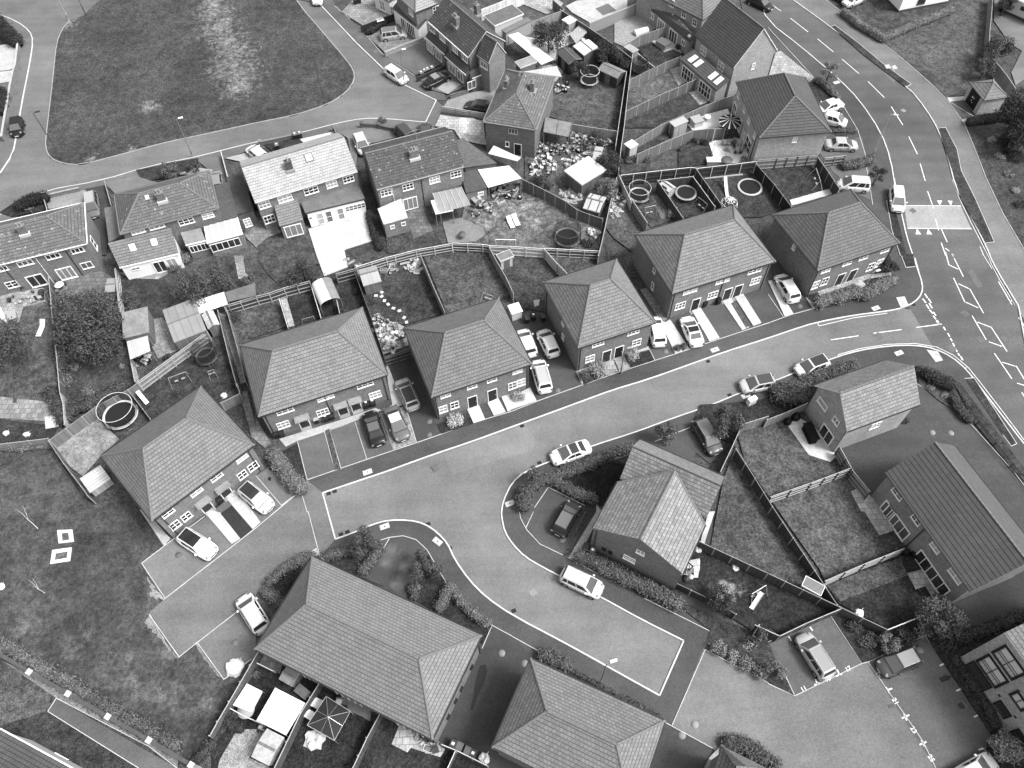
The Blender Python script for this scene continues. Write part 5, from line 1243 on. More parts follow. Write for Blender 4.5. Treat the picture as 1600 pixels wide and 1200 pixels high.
V = leanto(h24, 'a', '11 870,1150 965,1128 940,1068 845,1090', 2.4, 2.9, felt(.2), wallm=brickw(.1), fascia=plain(.75)); leanwin(h24, V, 0, 1, '11', 915, 1120, 2.3, 1.1, 5, 1, 1.5)
V = leanto(h24, 'a', '11 968,1140 1138,1095 1115,1018 955,1062', 2.4, 3.0, plain(.35,.15,.6), wallm=brickw(.12), fascia=plain(.8), name='glass_roof')
for fu in (.02,.2,.4,.6,.8,.98):
    a_ = V[0]+(V[1]-V[0])*fu; c_ = V[3]+(V[2]-V[3])*fu; b = MB(); b.bar(a_+Vector((0,0,.03)), c_+Vector((0,0,.03)), .07); b.build('glazing_bar', plain(.8), h24.root)
leanwin(h24, V, 0, 1, '11', 1050, 1130, 3.6, 1.3, 5, 1, 1.3)
V = leanto(h24, 'b', '11 1040,1035 1115,1015 1075,850 1005,870', 2.5, 3.0, tiles(.09,.1,.4,.3))
V = leanto(h24, 'd', '11 510,1135 575,1100 535,965 488,975', 2.4, 2.5, felt(.13))
V = leanto(h23, 'd', '11 1110,1005 1190,985 1135,812 1060,830', 2.5, 2.7, felt(.07))
h23.win('a','11',1160,1040,.9,1.3,2,3,2.2)

h25 = House('house', 'older hip-roofed pair at the left edge, patio doors onto a long lawn', 'house', quad('21 0,38 11 410,1145 390,955', 5.0), 5.0, group=OB, wall=brickw(.11), oh=.2)
bpy.data.objects.remove(h25.root)
Q25 = quad('21 0,38 11 410,1145 390,955', 5.0); d_ = (Q25[1]-Q25[0]).normalized(); Q25[0] = Q25[1]-d_*13; Q25[3] = Q25[2]-d_*13
h25 = House('house', 'older hip-roofed pair at the left edge, patio doors onto a long lawn', 'house', Q25, 5.0, group=OB, wall=brickw(.11), oh=.2)
h25.walls(); h25.hip(2.3,3.4,tiles(.115,.14, speck=1.2)); h25.gutter('abcd', plain(.7)); h25.chimney('11',115,1090,.9,.6,1.0,2,white=True)
for t, x, y, w_ in (('21',8,60,1.3),('21',118,33,1.7),('21',250,3,1.6),('11',362,1172,1.4)): h25.win('a',t,x,y,w_,.75,3,1,4.2)
h25.win('a','21',45,120,1.3,1.0,2,2,1.5); h25.win('a','21',165,105,1.9,1.9,2,1,1.15,name='patio_door'); h25.win('a','21',302,68,1.9,1.9,3,1,1.15,name='patio_door'); h25.win('a','21',398,30,1.3,1.0,2,1,1.6)
h25.pipe_at('a','21',340,20); h25.pipe_at('a','21',65,110); h25.pipe_at('a','21',205,60,m=plain(.7)); h25.win('b','11',445,1150,1.0,1.8,1,2,2.5)
# ------------------------------------------------------------------ fences and walls
W_ = .36
fence('21 645,592 800,478 970,355', 1.8, .22, W_, -1, 'pale close-board fence with white rails below the big shed and small trampoline', post=W_)
fence('21 230,865 460,700 600,628 645,595', 1.8, .17, 0.216, 0, 'grey close-board fence curving behind the large round trampoline')
fence('21 228,868 300,975 380,1080 412,1125', 1.8, .14, 0.216, 0, 'fence between the open grass field and the bare soil garden', post=0.262)
fence('21 600,628 705,765', 1.1, .1, .2, 0, 'low dark fence between large trampoline and white slide')
fence('21 -60,890 225,856', 1.4, .2, .3, 0, 'fence along the top of the open grass field')
fence('21 228,100 238,200 245,300 265,470 280,640', 1.6, .1, W_, 0, 'long thin fence between leftmost lawn and overgrown garden', post=0.3)
fence('21 280,640 295,690 302,790', 1.6, .4, W_, 0, 'pale fence stub at the foot of the leftmost lawn', post=0.3)
fence('21 538,60 560,262', 1.6, .12, W_, 1, 'fence beside the white-walled rear wing of the older pair', post=0.375)
fence('21 610,480 632,590', 1.5, .08, W_, 1, 'short fence below the pale open lean-to shelter', post=0.375)
fence('21 1020,255 1050,380 1080,500 1110,610', 1.8, .12, 0.252, 0, 'fence on the left side of the narrow alley')
fence('21 1062,250 1110,420 1150,585', 1.8, .14, 0.216, 0, 'fence on the right side of the narrow alley')
fence('21 1035,690 1125,645 1112,600', 1.6, .2, .3, 0, 'short pale fence closing the lawn at the foot of the alley')
fence('21 1050,235 1200,190 22 60,175 130,150 250,118', 1.8, .06, W_, -1, 'dark fence with white rails left of the arched pale shelter', post=0.375, rm=plank(0.3))
fence('22 375,85 465,60', 1.8, .05, 0.288, -1, 'short dark fence between arched pale shelter and gabled shed', post=0.225)
fence('22 470,52 610,8 650,-2 12 750,1172 920,1142 00 707,381', 1.5, .08, .6, -1, 'curved fence with white rails behind the middle gardens', post=0.488, rm=plank(0.375))
fence('A 30,830 140,835 250,840 300,848', 1.5, .08, .6, -1, 'dark fence with bright white posts left of the white goal frame', post=0.525, rm=plank(0.413))
fence('A 300,848 450,855 560,862 695,872', 1.8, .45, 0.504, -1, 'palest fence panel run behind the small shed with a round window', post=0.525, rm=plank(0.488))
fence('A 698,868 880,878 1090,888', 1.6, .1, .6, -1, 'dark fence with white posts below the netted trampoline', post=0.488, rm=plank(0.375))
fence('A 297,860 350,960 420,1080 470,1190 22 1200,165', 1.8, .22, 0.288, 0, 'fence running down from the small shed with a round window')
fence('A 700,880 790,980 860,1050', 1.8, .4, 0.432, -1, 'pale railed fence slanting to the corner of the square house', post=0.3, rm=plank(0.45))
fence('22 770,-5 830,140 885,262', 1.8, .2, 0.252, 0, 'fence between the stepping-stone garden and the lawn to its right')
fence('22 462,75 530,260 600,470', 1.8, .04, 0.0864, 0, 'near-black fence left of the stepping-stone garden', post=0.0375)
fence('22 600,475 720,437', 1.8, .06, 0.108, -1, 'dark fence and gate at the head of the drive with silver estate car', post=0.075, rm=plank(0.15))
fence('22 262,150 305,292', 1.6, .05, .5, 0, 'thin fence under the left edge of the arched shelter')
fence('22 378,205 392,268', 1.6, .05, .4, 0, 'short thin fence under the right edge of the arched shelter')
fence('22 108,200 150,335', 1.6, .1, .5, 0, 'thin fence beside the pale gravel strip behind the wide terrace')
fence('A 535,370 700,450 850,530 930,590', 1.8, .12, 0.252, 0, 'grey fence between the cluttered yard and the worn lawn')
fence('A 935,592 1020,625 1115,655', 1.8, .12, 0.216, 0, 'fence in front of the striped-roof shed')
fence('13 490,835 460,960 440,1050 425,1120 405,1200', 1.8, .1, W_, 0, 'long fence edge-on right of the striped-roof shed', post=0.375)
fence('H 1195,560 1110,1140', 1.8, .08, W_, 0, 'left fence of the dark gap between the old and new gardens', post=0.375)
fence('J 175,480 140,760 90,1200 13 512,690 500,800', 1.8, .08, W_, 0, 'right fence of the dark gap between the old and new gardens', post=0.375)
fence('I 885,745 1000,990', 1.8, .5, 0.432, 0, 'whitish fence left of the netted trampoline behind the wide terrace', post=0.375)
fence('I 1005,970 1150,1190', 1.8, .15, 0.36, -1, 'railed fence continuing the whitish fence to the wide terrace', post=0.225, rm=plank(0.3))
fence('13 510,822 630,808 840,785 870,790 1145,758', 1.9, .05, .6, -1, 'long black fence with white posts above the trampoline gardens', post=0.45, rm=plank(0.0525))
fence('13 683,848 848,828 950,968', 1.8, .06, 0.36, 1, 'dark fence with white rails wrapped round the middle trampoline', post=0.3, rm=plank(0.338))
fence('13 683,848 800,1020', 1.8, .07, 0.288, 1, 'railed fence between left and middle trampoline gardens', post=0.3, rm=plank(0.262))
fence('13 865,795 985,965', 1.8, .07, 0.216, 0, 'plain dark fence left of the garden with white-rimmed sunken trampoline')
fence('K 730,700 900,890 1060,1100', 1.8, .03, 0.18, 0, 'black fence right of the garden with white-rimmed sunken trampoline')
fence('K 735,662 925,648 1120,632 14 240,727', 1.8, .2, 0.288, -1, 'grey railed fence under the wall of the dark-tiled corner house', post=0.075, rm=plank(0.262))
fence('14 268,742 365,730', 1.6, .1, .4, -1, 'short railed fence beside the small square hedge', post=0.225, rm=plank(0.262))
fence('14 235,740 285,810 335,885', 1.8, .06, 0.216, 0, 'dark fence left of the white people carrier drive')
fence('J 140,400 240,335 330,305 495,250', 1.8, .18, 0.252, 0, 'curved fence below the pale lawn with arched white cover')
fence('J 150,745 330,660 480,585 622,530', 1.8, .16, 0.216, 0, 'upper slanting fence between the square lawns of the new houses')
fence('J 105,1045 430,890 600,820 775,738', 1.8, .13, 0.252, 0, 'middle slanting fence ending at the lean-to of four skylights')
fence('13 575,660 700,585 850,520 970,470 1040,448', 1.8, .18, 0.252, 0, 'lower slanting fence above the patio with striped parasol')
fence('13 590,722 750,652 850,612 920,605 1000,603', 1.8, .16, 0.288, 0, 'fence under the white pergola beams')
fence('J 218,500 375,630', .5, .4, .6, 0, 'low white edging board beside the small dark lawn', post=0.375)
fence('13 225,45 360,130 470,205 560,272', 1.8, .1, 0.288, 1, 'long railed fence behind the dark shrubs at the top', post=0.225, rm=plank(0.225))
fence('H 620,0 705,75', 1.8, .12, 0.216, 0, 'fence corner above the broad dark tree at the top')
fence('H 255,262 380,205 460,168 700,80', 1.8, .25, 0.288, 0, 'fence behind the garages and broad dark tree', post=0.3)
fence('H 60,75 180,30 250,0 400,-60', 2.0, .6, .7, 0, 'white panel fence behind the flat-roofed garage', post=0.45)
fence('I 440,265 640,298 865,330', 1.6, .25, .35, 0, 'pale fence at the foot of the lawn with two sheds')
fence('23 1200,752 1080,790 1030,900 978,1010', 1.8, .2, 0.324, 0, 'curving pale fence right of the dark car on its drive', post=0.3)
fence('24 -4,768 100,728 185,690', 1.8, .22, 0.288, 0, 'fence between the shrub border and the garden of the small gabled house')
fence('00 1150,702 1180,748 1207,792 1308,945', 1.8, .06, 0.18, 0, 'long dark fence separating the island gardens')
fence('33 870,135 1200,288 34 0,288 335,445 560,552', 1.8, .07, 0.216, 0, 'long dark fence from the T-shaped house to the shrub bed')
fence('24 10,1130 200,1065 388,995', 1.8, .15, 0.36, -1, 'railed fence between the two upper island lawns', post=0.0375, rm=plank(0.338))
fence('24 338,898 400,1010 480,1108', 1.8, .15, 0.324, -1, 'railed fence from the patio corner to the long gabled terrace', post=0.075, rm=plank(0.3))
fence('34 265,325 450,245 640,170', 1.8, .18, 0.324, -1, 'railed fence between pale lawn and two-tone lawn', post=0.0375, rm=plank(0.3))
fence('34 -60,530 55,582 180,522 340,455', 1.8, .06, 0.36, 0, 'fence along the top of the small parking bay with silver car', post=0.225)
fence('34 560,553 735,483', 1.6, .06, .6, 0, 'fence at the foot of the two-tone lawn')
fence('33 752,325 930,410 1050,480', 1.4, .05, .15, 0, 'low dark fence below the T-shaped house patio')
fence('D 908,-60 895,150 880,280 870,500', 1.8, .2, 0.288, 0, 'fence beside the caravan drive at the top right')
fence('D 872,503 1040,710 1125,835', 1.8, .25, 0.324, 0, 'pale fence running down to the substation hut')
fence('B 330,270 180,530 0,840 -60,950', 1.8, .1, 0.36, -1, 'double-railed fence left of the foreground terrace gardens', post=0.262, rm=plank(0.338))
fence('B 800,530 650,770 540,1000 430,1230', 1.8, .08, 0.36, -1, 'triple-railed fence between white gazebo and dark gazebo frame', post=0.225, rm=plank(0.338))
fence('32 582,945 520,1060 440,1230', 1.8, .08, 0.36, -1, 'railed fence right of the dark gazebo frame', post=0.225, rm=plank(0.338))
fence('32 870,1090 940,1118 1085,1190', 1.6, .1, .45, 0, 'fence behind the row of wheelie bins at the bottom', post=0.225)
fence('32 935,1120 885,1230', 1.6, .1, .5, 0, 'pale-topped fence running off the bottom edge by the bins')
fence('B 90,730 200,790 360,862', .9, .2, .6, 0, 'low white beam fence below the pale trampoline cover', post=0.375)
fence('B 295,375 440,445', .8, .35, .65, 0, 'low white rail at the edge of the small back patio', post=0.375)
fence('L 20,205 300,100', 1.2, .03, .08, 0, 'low black fence with bins behind the silver car drive', post=0.0225, group='front fences')
fence('L 650,832 985,885', 1.1, .3, .45, -1, 'pale timber fence in front of the diagonal older house', group='front fences', rm=plank(0.338), post=0.225)
fence('L 455,605 690,505', .9, .04, .1, 0, 'low dark fence behind the four bins and black car', post=0.0225, group='front fences')
fence('12 440,650 445,655', .5, .05, .1, 0, 'x') if 0 else None
fence('12 355,585 385,640', 1.1, .05, .2, 0, 'short dark front fence beside the pale paved drive', group='front fences')
fence('11 490,850 520,960', 1.2, .06, .35, 0, 'dark front fence between two older houses', group='front fences')
fence('11 1035,710 1080,880', 1.2, .2, .6, 0, 'white-topped front fence left of the palest roof', group='front fences', post=0.375)
fence('11 205,930 222,990', 1.0, .05, .4, 0, 'short front fence right of the black square hedge', group='front fences')
fence('14 40,235 170,345', .5, .3, .5, 0, 'x') if 0 else None
def gwall(s, h, v, label, t=.22, cap=.35, piers=0, pierv=.75, ph=.25, name='garden_wall', group='garden walls', pw=.4, cm_=None, wm=None):
    P = gp(s, h); o = P[0].copy(); o.z = 0; root = thing(name, label, 'wall', tuple(o), 0, group); P = [p-o for p in P]
    b = MB(); strip_mb(b, P, t, 0, h); b.build('brickwork', wm or brickw(v), root)
    b = MB(); strip_mb(b, P, t+.08, h+.003, h+.06); b.build('coping', cm_ or concrete(cap), root)
    if piers:
        tot = sum((P[i+1]-P[i]).length for i in range(len(P)-1)); n = max(1, round(tot/piers)); acc = [0]
        for i in range(len(P)-1): acc.append(acc[-1]+(P[i+1]-P[i]).length)
        for k in range(n+1):
            d = tot*k/n; i = max(j for j in range(len(P)-1) if acc[j] <= d+1e-6); e = (P[i+1]-P[i]).normalized(); q = P[i]+e*(d-acc[i])
            m = MB(); m.T = Matrix.Translation((q.x,q.y,0)) @ Matrix.Rotation(atan2(e.y,e.x),4,'Z'); m.box(-pw/2,pw/2,-pw/2,pw/2,0,h+ph); pr = m.build('pier', brickw(v), root)
            m = MB(); m.T = Matrix.Translation((q.x,q.y,0)) @ Matrix.Rotation(atan2(e.y,e.x),4,'Z'); m.box(-pw/2-.06,pw/2+.06,-pw/2-.06,pw/2+.06,h+ph+.002,h+ph+.1); m.build('pier_cap', concrete(pierv), pr)
    return root
gwall('M -330,115 -85,265 240,455 560,635 890,825 1215,1012 1500,1180', 1.7, .16, 'long brick boundary wall with white-capped piers at the lower left', .24, .09, 4.78, .5, .2, pw=.36)
gwall('H 905,182 1060,120 1300,20', 1.8, .25, 'smooth rendered garden wall with hanging baskets at the top', .2, .35, wm=render_(.25))
gwall('L 205,408 350,350 505,292', .9, .16, 'low pale brick wall below the silver car drive', .3, .3)
gwall('12 495,580 560,582 650,602', .8, .08, 'low dark brick wall with small piers at the turning head', .25, .12, 3.2, .1, .15)
gwall('L 715,742 800,720 860,705', .6, .12, 'very low wall right of the black parked car', .2, .15)
gwall('12 18,665 90,650 190,628', .8, .08, 'low brick front wall of the palest-roofed pair', .22, .2, 3.5, .2, .15)
gwall('11 215,915 300,895 370,880', .8, .12, 'low front wall left of the second older pair', .22, .3)
gwall('11 82,200 70,300 60,330 45,400 25,520 5,640', 1.0, .1, 'front wall along the left edge footway', .2, .4)
def railing(s, h, label):
    P = gp(s, h); o = P[0].copy(); o.z = 0; root = thing('railing', label, 'railing', tuple(o)); P = [p-o for p in P]; m = plain(.012); b = MB()
    for i in range(len(P)-1):
        a, e = P[i].copy(), P[i+1].copy(); a.z = e.z = 0; L = (e-a).length; n = int(L/.13)
        for z in (.12, h): b.bar(a+Vector((0,0,z)), e+Vector((0,0,z)), .04)
        for k in range(n): q = a+(e-a)*k/n; b.bar(q+Vector((0,0,.12)), q+Vector((0,0,h)), .02)
    b.build('bars', m, root)
    for i in range(len(P)-1):
        a, e = P[i], P[i+1]; k = max(1, round((e-a).length/2.4))
        for j in range(k+1 if i == len(P)-2 else k):
            q = a+(e-a)*j/k; m2 = MB(); m2.box(q.x-.04,q.x+.04,q.y-.04,q.y+.04,0,h+.08); m2.build('post', m, root)
    return root
railing('24 862,585 925,680 990,775 1070,875 1150,975 1260,1100', 1.0, 'low black metal railing along the planted bank by the main road')
# ------------------------------------------------------------------ vehicles (front point, rear point)
car('11 75,635','11 80,555',.012,'small','small black car parked beside the left footway', z=.02)
car('11 440,1020','11 425,905',.12,'estate','dark car with pale roof between two older houses at the left', roofv=.3)
car('12 285,15','12 300,-50',.6,'hatch','white car just entering at the top beside the green', z=.02)
car('12 700,158','12 588,170',.32,'suv','silver off-roader on the paved drive near the top', roofv=.12)
car('12 708,385','12 605,315',.6,'hatch','white hatchback on the turning head under a street lamp', z=.02)
car('12 900,350','12 795,400',.012,'saloon','black saloon car beside four wheelie bins', roofv=.2)
car('12 505,700','12 485,650',.45,'hatch','silver car half hidden behind the mossy dark roof')
car('12 665,600','12 715,650',.03,'jeep','black off-roader behind the ridge of the mossy dark roof', roofv=.05)
car('12 790,590','12 800,650',.06,'hatch','dark car behind the ridge of the mossy dark roof, right of the off-roader')
car('12 1000,495','12 1100,505',.03,'saloon','dark car behind the timber fence by the diagonal house')
car('12 -20,700','12 30,740',.6,'hatch','white car half hidden behind the palest roof')
car('11 1010,825','11 1015,875',.2,'hatch','grey car at the corner of an older hip roof, mostly hidden')
car('13 1200,30','13 1130,-5',.02,'saloon','black saloon driving down the main road at the top edge', z=.02, group='cars on the main road')
car('14 355,20','14 450,-20',.6,'hatch','white hatchback on the drive of the white rendered house')
car('14 330,-10','14 400,-50',.03,'hatch','black car at the very top edge beside the white hatchback') 
car('14 240,515','14 330,485',.6,'saloon','white saloon, upper of the two cars beside the dark-tiled house')
car('14 355,575','14 270,548',.6,'small','white car with black roof and flank, below the white saloon', roofv=None)
car('14 425,682','14 265,675',.33,'saloon','silver saloon on the drive below the white pair', roofv=None)
car('14 330,865','14 470,872',.6,'mpv','white people carrier beside a dark fence and small tree')
car('14 612,995','14 600,870',.6,'hatch','white car pulled up at the kerb by the raised road table', z=.03, group='cars on the main road')
car('24 50,85','24 130,215',.6,'hatch','white car on the dark drive left of the corner house')
car('23 815,290','23 870,415',.75,'coupe','white car with a long black glass roof on its front drive', roofv=.015)
car('23 665,300','23 690,405',.78,'hatch','white car with only its bonnet showing beside the square house roof', L=4.2)
car('23 140,345','23 200,470',.6,'hatch','white hatchback in the middle of the shared drive')
car('23 45,350','23 90,465',.6,'hatch','white hatchback half hidden at the left side of the shared drive')
car('23 115,485','23 160,640',.78,'suv','white car with pale grey roof at the mouth of the shared drive', roofv=.35)
car('22 680,580','22 740,715',.3,'estate','silver estate car with black roof on the narrow drive', roofv=.02)
car('22 530,735','22 575,880',.014,'saloon','black saloon on the front drive of the wide terrace', roofv=.1)
car('22 685,845','22 635,725',.1,'saloon','dark car with a pale soft top on the gravel drive', roofv=.7)
car('23 1090,610','23 1215,585',.42,'hatch','white car with dark roof, left of two at the far kerb', roofv=.05, z=.02)
car('24 130,545','24 285,485',.6,'hatch','white car with a wide glass roof at the far kerb', roofv=.03, z=.02)
car('23 960,925','23 870,770',.06,'estate','dark estate car parked among small trees above the fence corner', roofv=.12)
car('23 180,955','23 370,885',.62,'coupe','white coupe with dark glass roof at the bend of the estate road', roofv=.04, z=.02)
car('33 295,-40','33 215,100',.025,'hatch','black hatchback on the drive inside the hedge', roofv=.12)
car('33 420,375','33 235,285',.62,'suv','white off-roader halfway on the kerb of the lower road', z=.04)
car('31 1010,205','31 840,95',.75,'hatch','white car with black roof beside the field corner', roofv=.02)
car('22 70,1190','21 1130,1075',.6,'hatch','white car with wide black windscreen below the house row', roofv=.03)
car('31 1145,410','31 1225,540',.62,'suv','white car tucked beside the corner of the largest roof')
car('34 155,575','34 285,775',.36,'suv','silver off-roader in the bay numbered for fifteen', roofv=.22)
car('34 525,740','34 700,670',.05,'hatch','dark grey hatchback with pale glass roof in the bay marked nineteen', roofv=.2)
car('34 1040,1175','34 890,1260',.6,'saloon','white car cut off by the bottom edge in the bay area')
# the big pale motorhome at the top right
def motorhome():
    A = G(PX('14',1105,5), 1.2); B_ = G(PX('14',1260,75), 1.2); d = B_-A; a = atan2(d.y, d.x); c = A+d*.5
    r = thing('motorhome', 'pale camper van cut off by the top right corner', 'camper van', (c.x, c.y, .1), a)
    b = MB(); b.box(-3.2,3.2,-1.1,1.1,.45,2.7); b.build('body', plain(.45,.5), r, bevel=.18)
    for x in (-1.8, 0, 1.6):
        b = MB(); b.box(x-.3,x+.3,-.3,.3,2.7,2.8); b.build('roof_hatch', plain(.6,.3), r, bevel=.04)
    for s_ in (-1,1):
        for x in (-1.6, .8):
            b = MB(); b.box(x-.5,x+.5,s_*1.1-.02,s_*1.1+.02,1.5,2.1); b.build('window', carglass(), r)
        for x in (-2.1, 2.1):
            b = MB(); b.T = Matrix.Translation((x,s_*1.0,.35)) @ Matrix.Rotation(pi/2,4,'X'); b.lathe([(0,-.12),(.34,-.12),(.36,0),(.34,.12),(0,.12)],16); b.build('wheel', rubber, r)
    b = MB(); b.box(-3.22,-3.15,-.9,.9,1.5,2.3); b.build('windscreen', carglass(), r)
motorhome()
# ------------------------------------------------------------------ street lamps
lamp('11 905,735','11 835,557','slim street lamp with white head at the near edge of the green', .35, .8)
lamp('11 290,745','11 155,530','dark street lamp leaning over the left corner of the green', .12, .03)
lamp('11 325,97','11 270,-10','pale street lamp post at the top corner of the green', .6, .6)
lamp('11 402,68','11 360,-15','dark street lamp post at the top corner of the green', .12, .1)
lamp('12 322,485','12 272,257','dark thin street lamp standing on the rounded end of the green', .1, .03)
lamp('12 697,392','12 668,237','street lamp beside the white hatchback at the turning head', .3, .7)
lamp('14 485,735','14 590,540','pale street lamp reaching over the main road', .5, .5)
lamp('33 412,805','33 450,712','short street lamp beside the lower road and paved strip', .25, .7)
lamp('23 508,552','23 530,440','thin street lamp in front of the square house', .2, .25)
lamp('24 447,160','24 495,75','pale street lamp rising from the corner hedge', .5, .6)
# ------------------------------------------------------------------ trampolines
def tramp(t, x, y, r=1.5, label='', ringv=.5, h=.75, net=True, nh=1.7, poles=6, netv=.03, sunk=False, padw=.16):
    p = G(PX(t, x, y), h); root = thing('trampoline', label, 'trampoline', (p.x, p.y, .1), random.random(), 'garden trampolines')
    b = MB(); b.lathe([(r-padw*1.6, h), (r-.02, h+.015), (r+.02, h-.03)], 36); b.build('safety_pad', plain(ringv, .7), root)
    b = MB(); b.lathe([(0, h-.04), (r-padw*1.9, h-.01)], 32); b.build('jumping_mat', flat(.02), root)
    b = MB(); b.ring((0,0,h-.05), r, .03, 36, 6); b.build('frame', metal(.3), root)
    for k in range(4 if not sunk else 0):
        a = k*pi/2+.4; c, s_ = cos(a), sin(a); u = .35; b = MB()
        b.tube([(r*cos(a-u/2),r*sin(a-u/2),h-.05),(r*cos(a-u/2)*1.03,r*sin(a-u/2)*1.03,.03),(r*cos(a+u/2)*1.03,r*sin(a+u/2)*1.03,.03),(r*cos(a+u/2),r*sin(a+u/2),h-.05)], .025, 6); b.build('leg', metal(.3), root)
    if net:
        for k in range(poles):
            a = 2*pi*k/poles; b = MB(); b.tube([(r*1.04*cos(a),r*1.04*sin(a),.1),(r*1.04*cos(a),r*1.04*sin(a),h+nh)], .03, 6); b.build('net_pole', plain(.05), root)
        b = MB(); b.ring((0,0,h+nh), r*1.0, .03, 36, 6); b.build('top_ring', plain(ringv if ringv > .2 else .08), root)
        b = MB(); n = 72
        for k in range(n):     # netting: fine vertical and horizontal cords
            a = 2*pi*k/n; b.tube([(r*cos(a),r*sin(a),h),(r*cos(a),r*sin(a),h+nh)], .018, 3, caps=False)
        for j in range(1, 8): b.ring((0,0,h+nh*j/8), r, .014, 36, 3)
        b.build('net', flat(netv), root)
    return root
tramp('21',565,745,1.85,'large round trampoline with broad white rim on the bare soil garden',.6,nh=1.5)
tramp('21',968,470,1.25,'small dark netted trampoline under the pale railed fence',.1,nh=1.5)
tramp('A',860,790,1.65,'netted trampoline with dark rim on the worn lawn',.14,nh=1.5)
tramp('13',362,375,1.35,'trampoline with white rim beside the felt-roofed shed',.65,nh=1.4)
tramp('13',595,915,1.4,'netted trampoline with white rim, left of the three in a row',.5,nh=1.2)
tramp('13',815,905,1.4,'round trampoline without a net in the fenced middle garden',.25,net=False)
tramp('13',1115,878,1.6,'low trampoline with white rim and bare poles, right of the three',.4,net=False,h=.25,sunk=True)
tramp('13',598,320,1.15,'dark trampoline in the corner below the small box shed',.04,nh=1.2)
# ------------------------------------------------------------------ sheds
def shed(s, label, ze=2.0, rise=.5, roof=None, wall=None, typ='gable', name='shed', fascia=None, door='a', over=.08, swap=False, cat='shed', wins=()):
    P = [G(p, ze) for p in pts(s)]
    if len(P) == 3: P.append(P[0]+P[2]-P[1])
    h = House(name, label, cat, P, ze, oh=.1, wall=wall or wood(.16), group='garden sheds')
    if typ == 'gable': h.gable(rise, roof or felt(.14), fascia or plank(.3), over=over)
    elif typ == 'flat':
        h.walls()
        b = MB(); b.box(-h.L/2,h.L/2,-h.W/2,h.W/2,ze,ze+.1); b.build('roof', roof or felt(.2), h.root)
        if fascia:
            b = MB(); L, W = h.L/2, h.W/2
            b.box(-L-.04,L+.04,-W-.05,-W-.003,ze-.1,ze+.13); b.box(-L-.04,L+.04,W+.003,W+.05,ze-.1,ze+.13); b.box(-L-.05,-L-.003,-W-.003,W+.003,ze-.1,ze+.13); b.box(L+.003,L+.05,-W-.003,W+.003,ze-.1,ze+.13); b.build('fascia', fascia, h.root)
    if door:
        n, d = h.plane(door); w = min(.85, (h.L if door in 'ac' else h.W)*.45); T = h.frame(n*d+Vector((0,0,.1)), n); m = MB(); m.T = T; m.box(-w/2,w/2,0,.04,0,1.75); o = m.build('door', plank(.12), h.root)
        m = MB(); m.T = T; m.box(w/2-.12,w/2-.06,.04,.08,.8,1.0); m.build('handle', metal(.4), o)
    return h
def canopy(s, label, z=2.2, m=None, name='lean_to', cat='shelter', bars=0, barm=None, postm=None, drop=0, thick=.05, back=None):
    # open shelter: sheet roof on posts, corners given at roof height
    P = [G(p, z) for p in pts(s)]
    if len(P) == 3: P.append(P[0]+P[2]-P[1])
    c = sum(P, Vector())/4; root = thing(name, label, cat, (c.x, c.y, .1)); Q = [Vector((p.x-c.x, p.y-c.y, z-.1)) for p in P]
    if drop: Q[0].z -= drop; Q[1].z -= drop
    b = MB(); b.add(Q+[q-Vector((0,0,thick)) for q in Q], [(0,1,2,3),(7,6,5,4),(0,4,5,1),(1,5,6,2),(2,6,7,3),(3,7,4,0)]); o = b.build('roof_sheet', m or sheet(.4), root)
    for q in Q:
        b = MB(); b.bar((q.x*.96,q.y*.96,0),(q.x*.96,q.y*.96,q.z-thick-.01), .08); b.build('post', postm or plank(.2), root)
    for k in range(bars):
        f = k/(bars-1); a = Q[0].lerp(Q[1], f)+Vector((0,0,.03)); e = Q[3].lerp(Q[2], f)+Vector((0,0,.03)); b = MB(); b.bar(a, e, .06); b.build('bar', barm or plain(.75), root)
    return root
shed('21 565,265 685,245 708,362','square felt-roofed shed, left of two roofs joined in a row',2.3,typ='flat',roof=felt(.2))
canopy('21 590,395 688,368 705,445 610,485','pale sheet-roofed open store below the square felt shed',2.2,sheet(.4),drop=.2)
shed('21 820,405 965,345 912,200 757,252','large shed with a broad grey plank roof',2.4,.25,roof=sheet(.22,.9,.8))
shed('21 945,275 975,345 1028,318 1000,255','small pale-roofed shed beside the large grey one',1.9,.35,roof=felt(.45))
canopy('21 935,270 1068,225 1050,168 912,210','white panelled open roof along the fence, right of the large shed',2.2,plain(.6,.6),bars=5,barm=plain(.35))
canopy('21 1070,215 1200,185 1195,125 1055,170','dark felt roof continuing the white panelled roof',2.1,felt(.12))
shed('E 905,295 985,305 990,410 905,415','small pale plastic store beside the overgrown garden',1.2,.15,roof=plain(.25,.6),wall=plain(.2,.6),door=None)
shed('22 478,65 560,42 590,118 503,140','gabled shed with grey sheet roof beside the stepping stones',2.0,.55,roof=sheet(.3,.2,.8),swap=True)
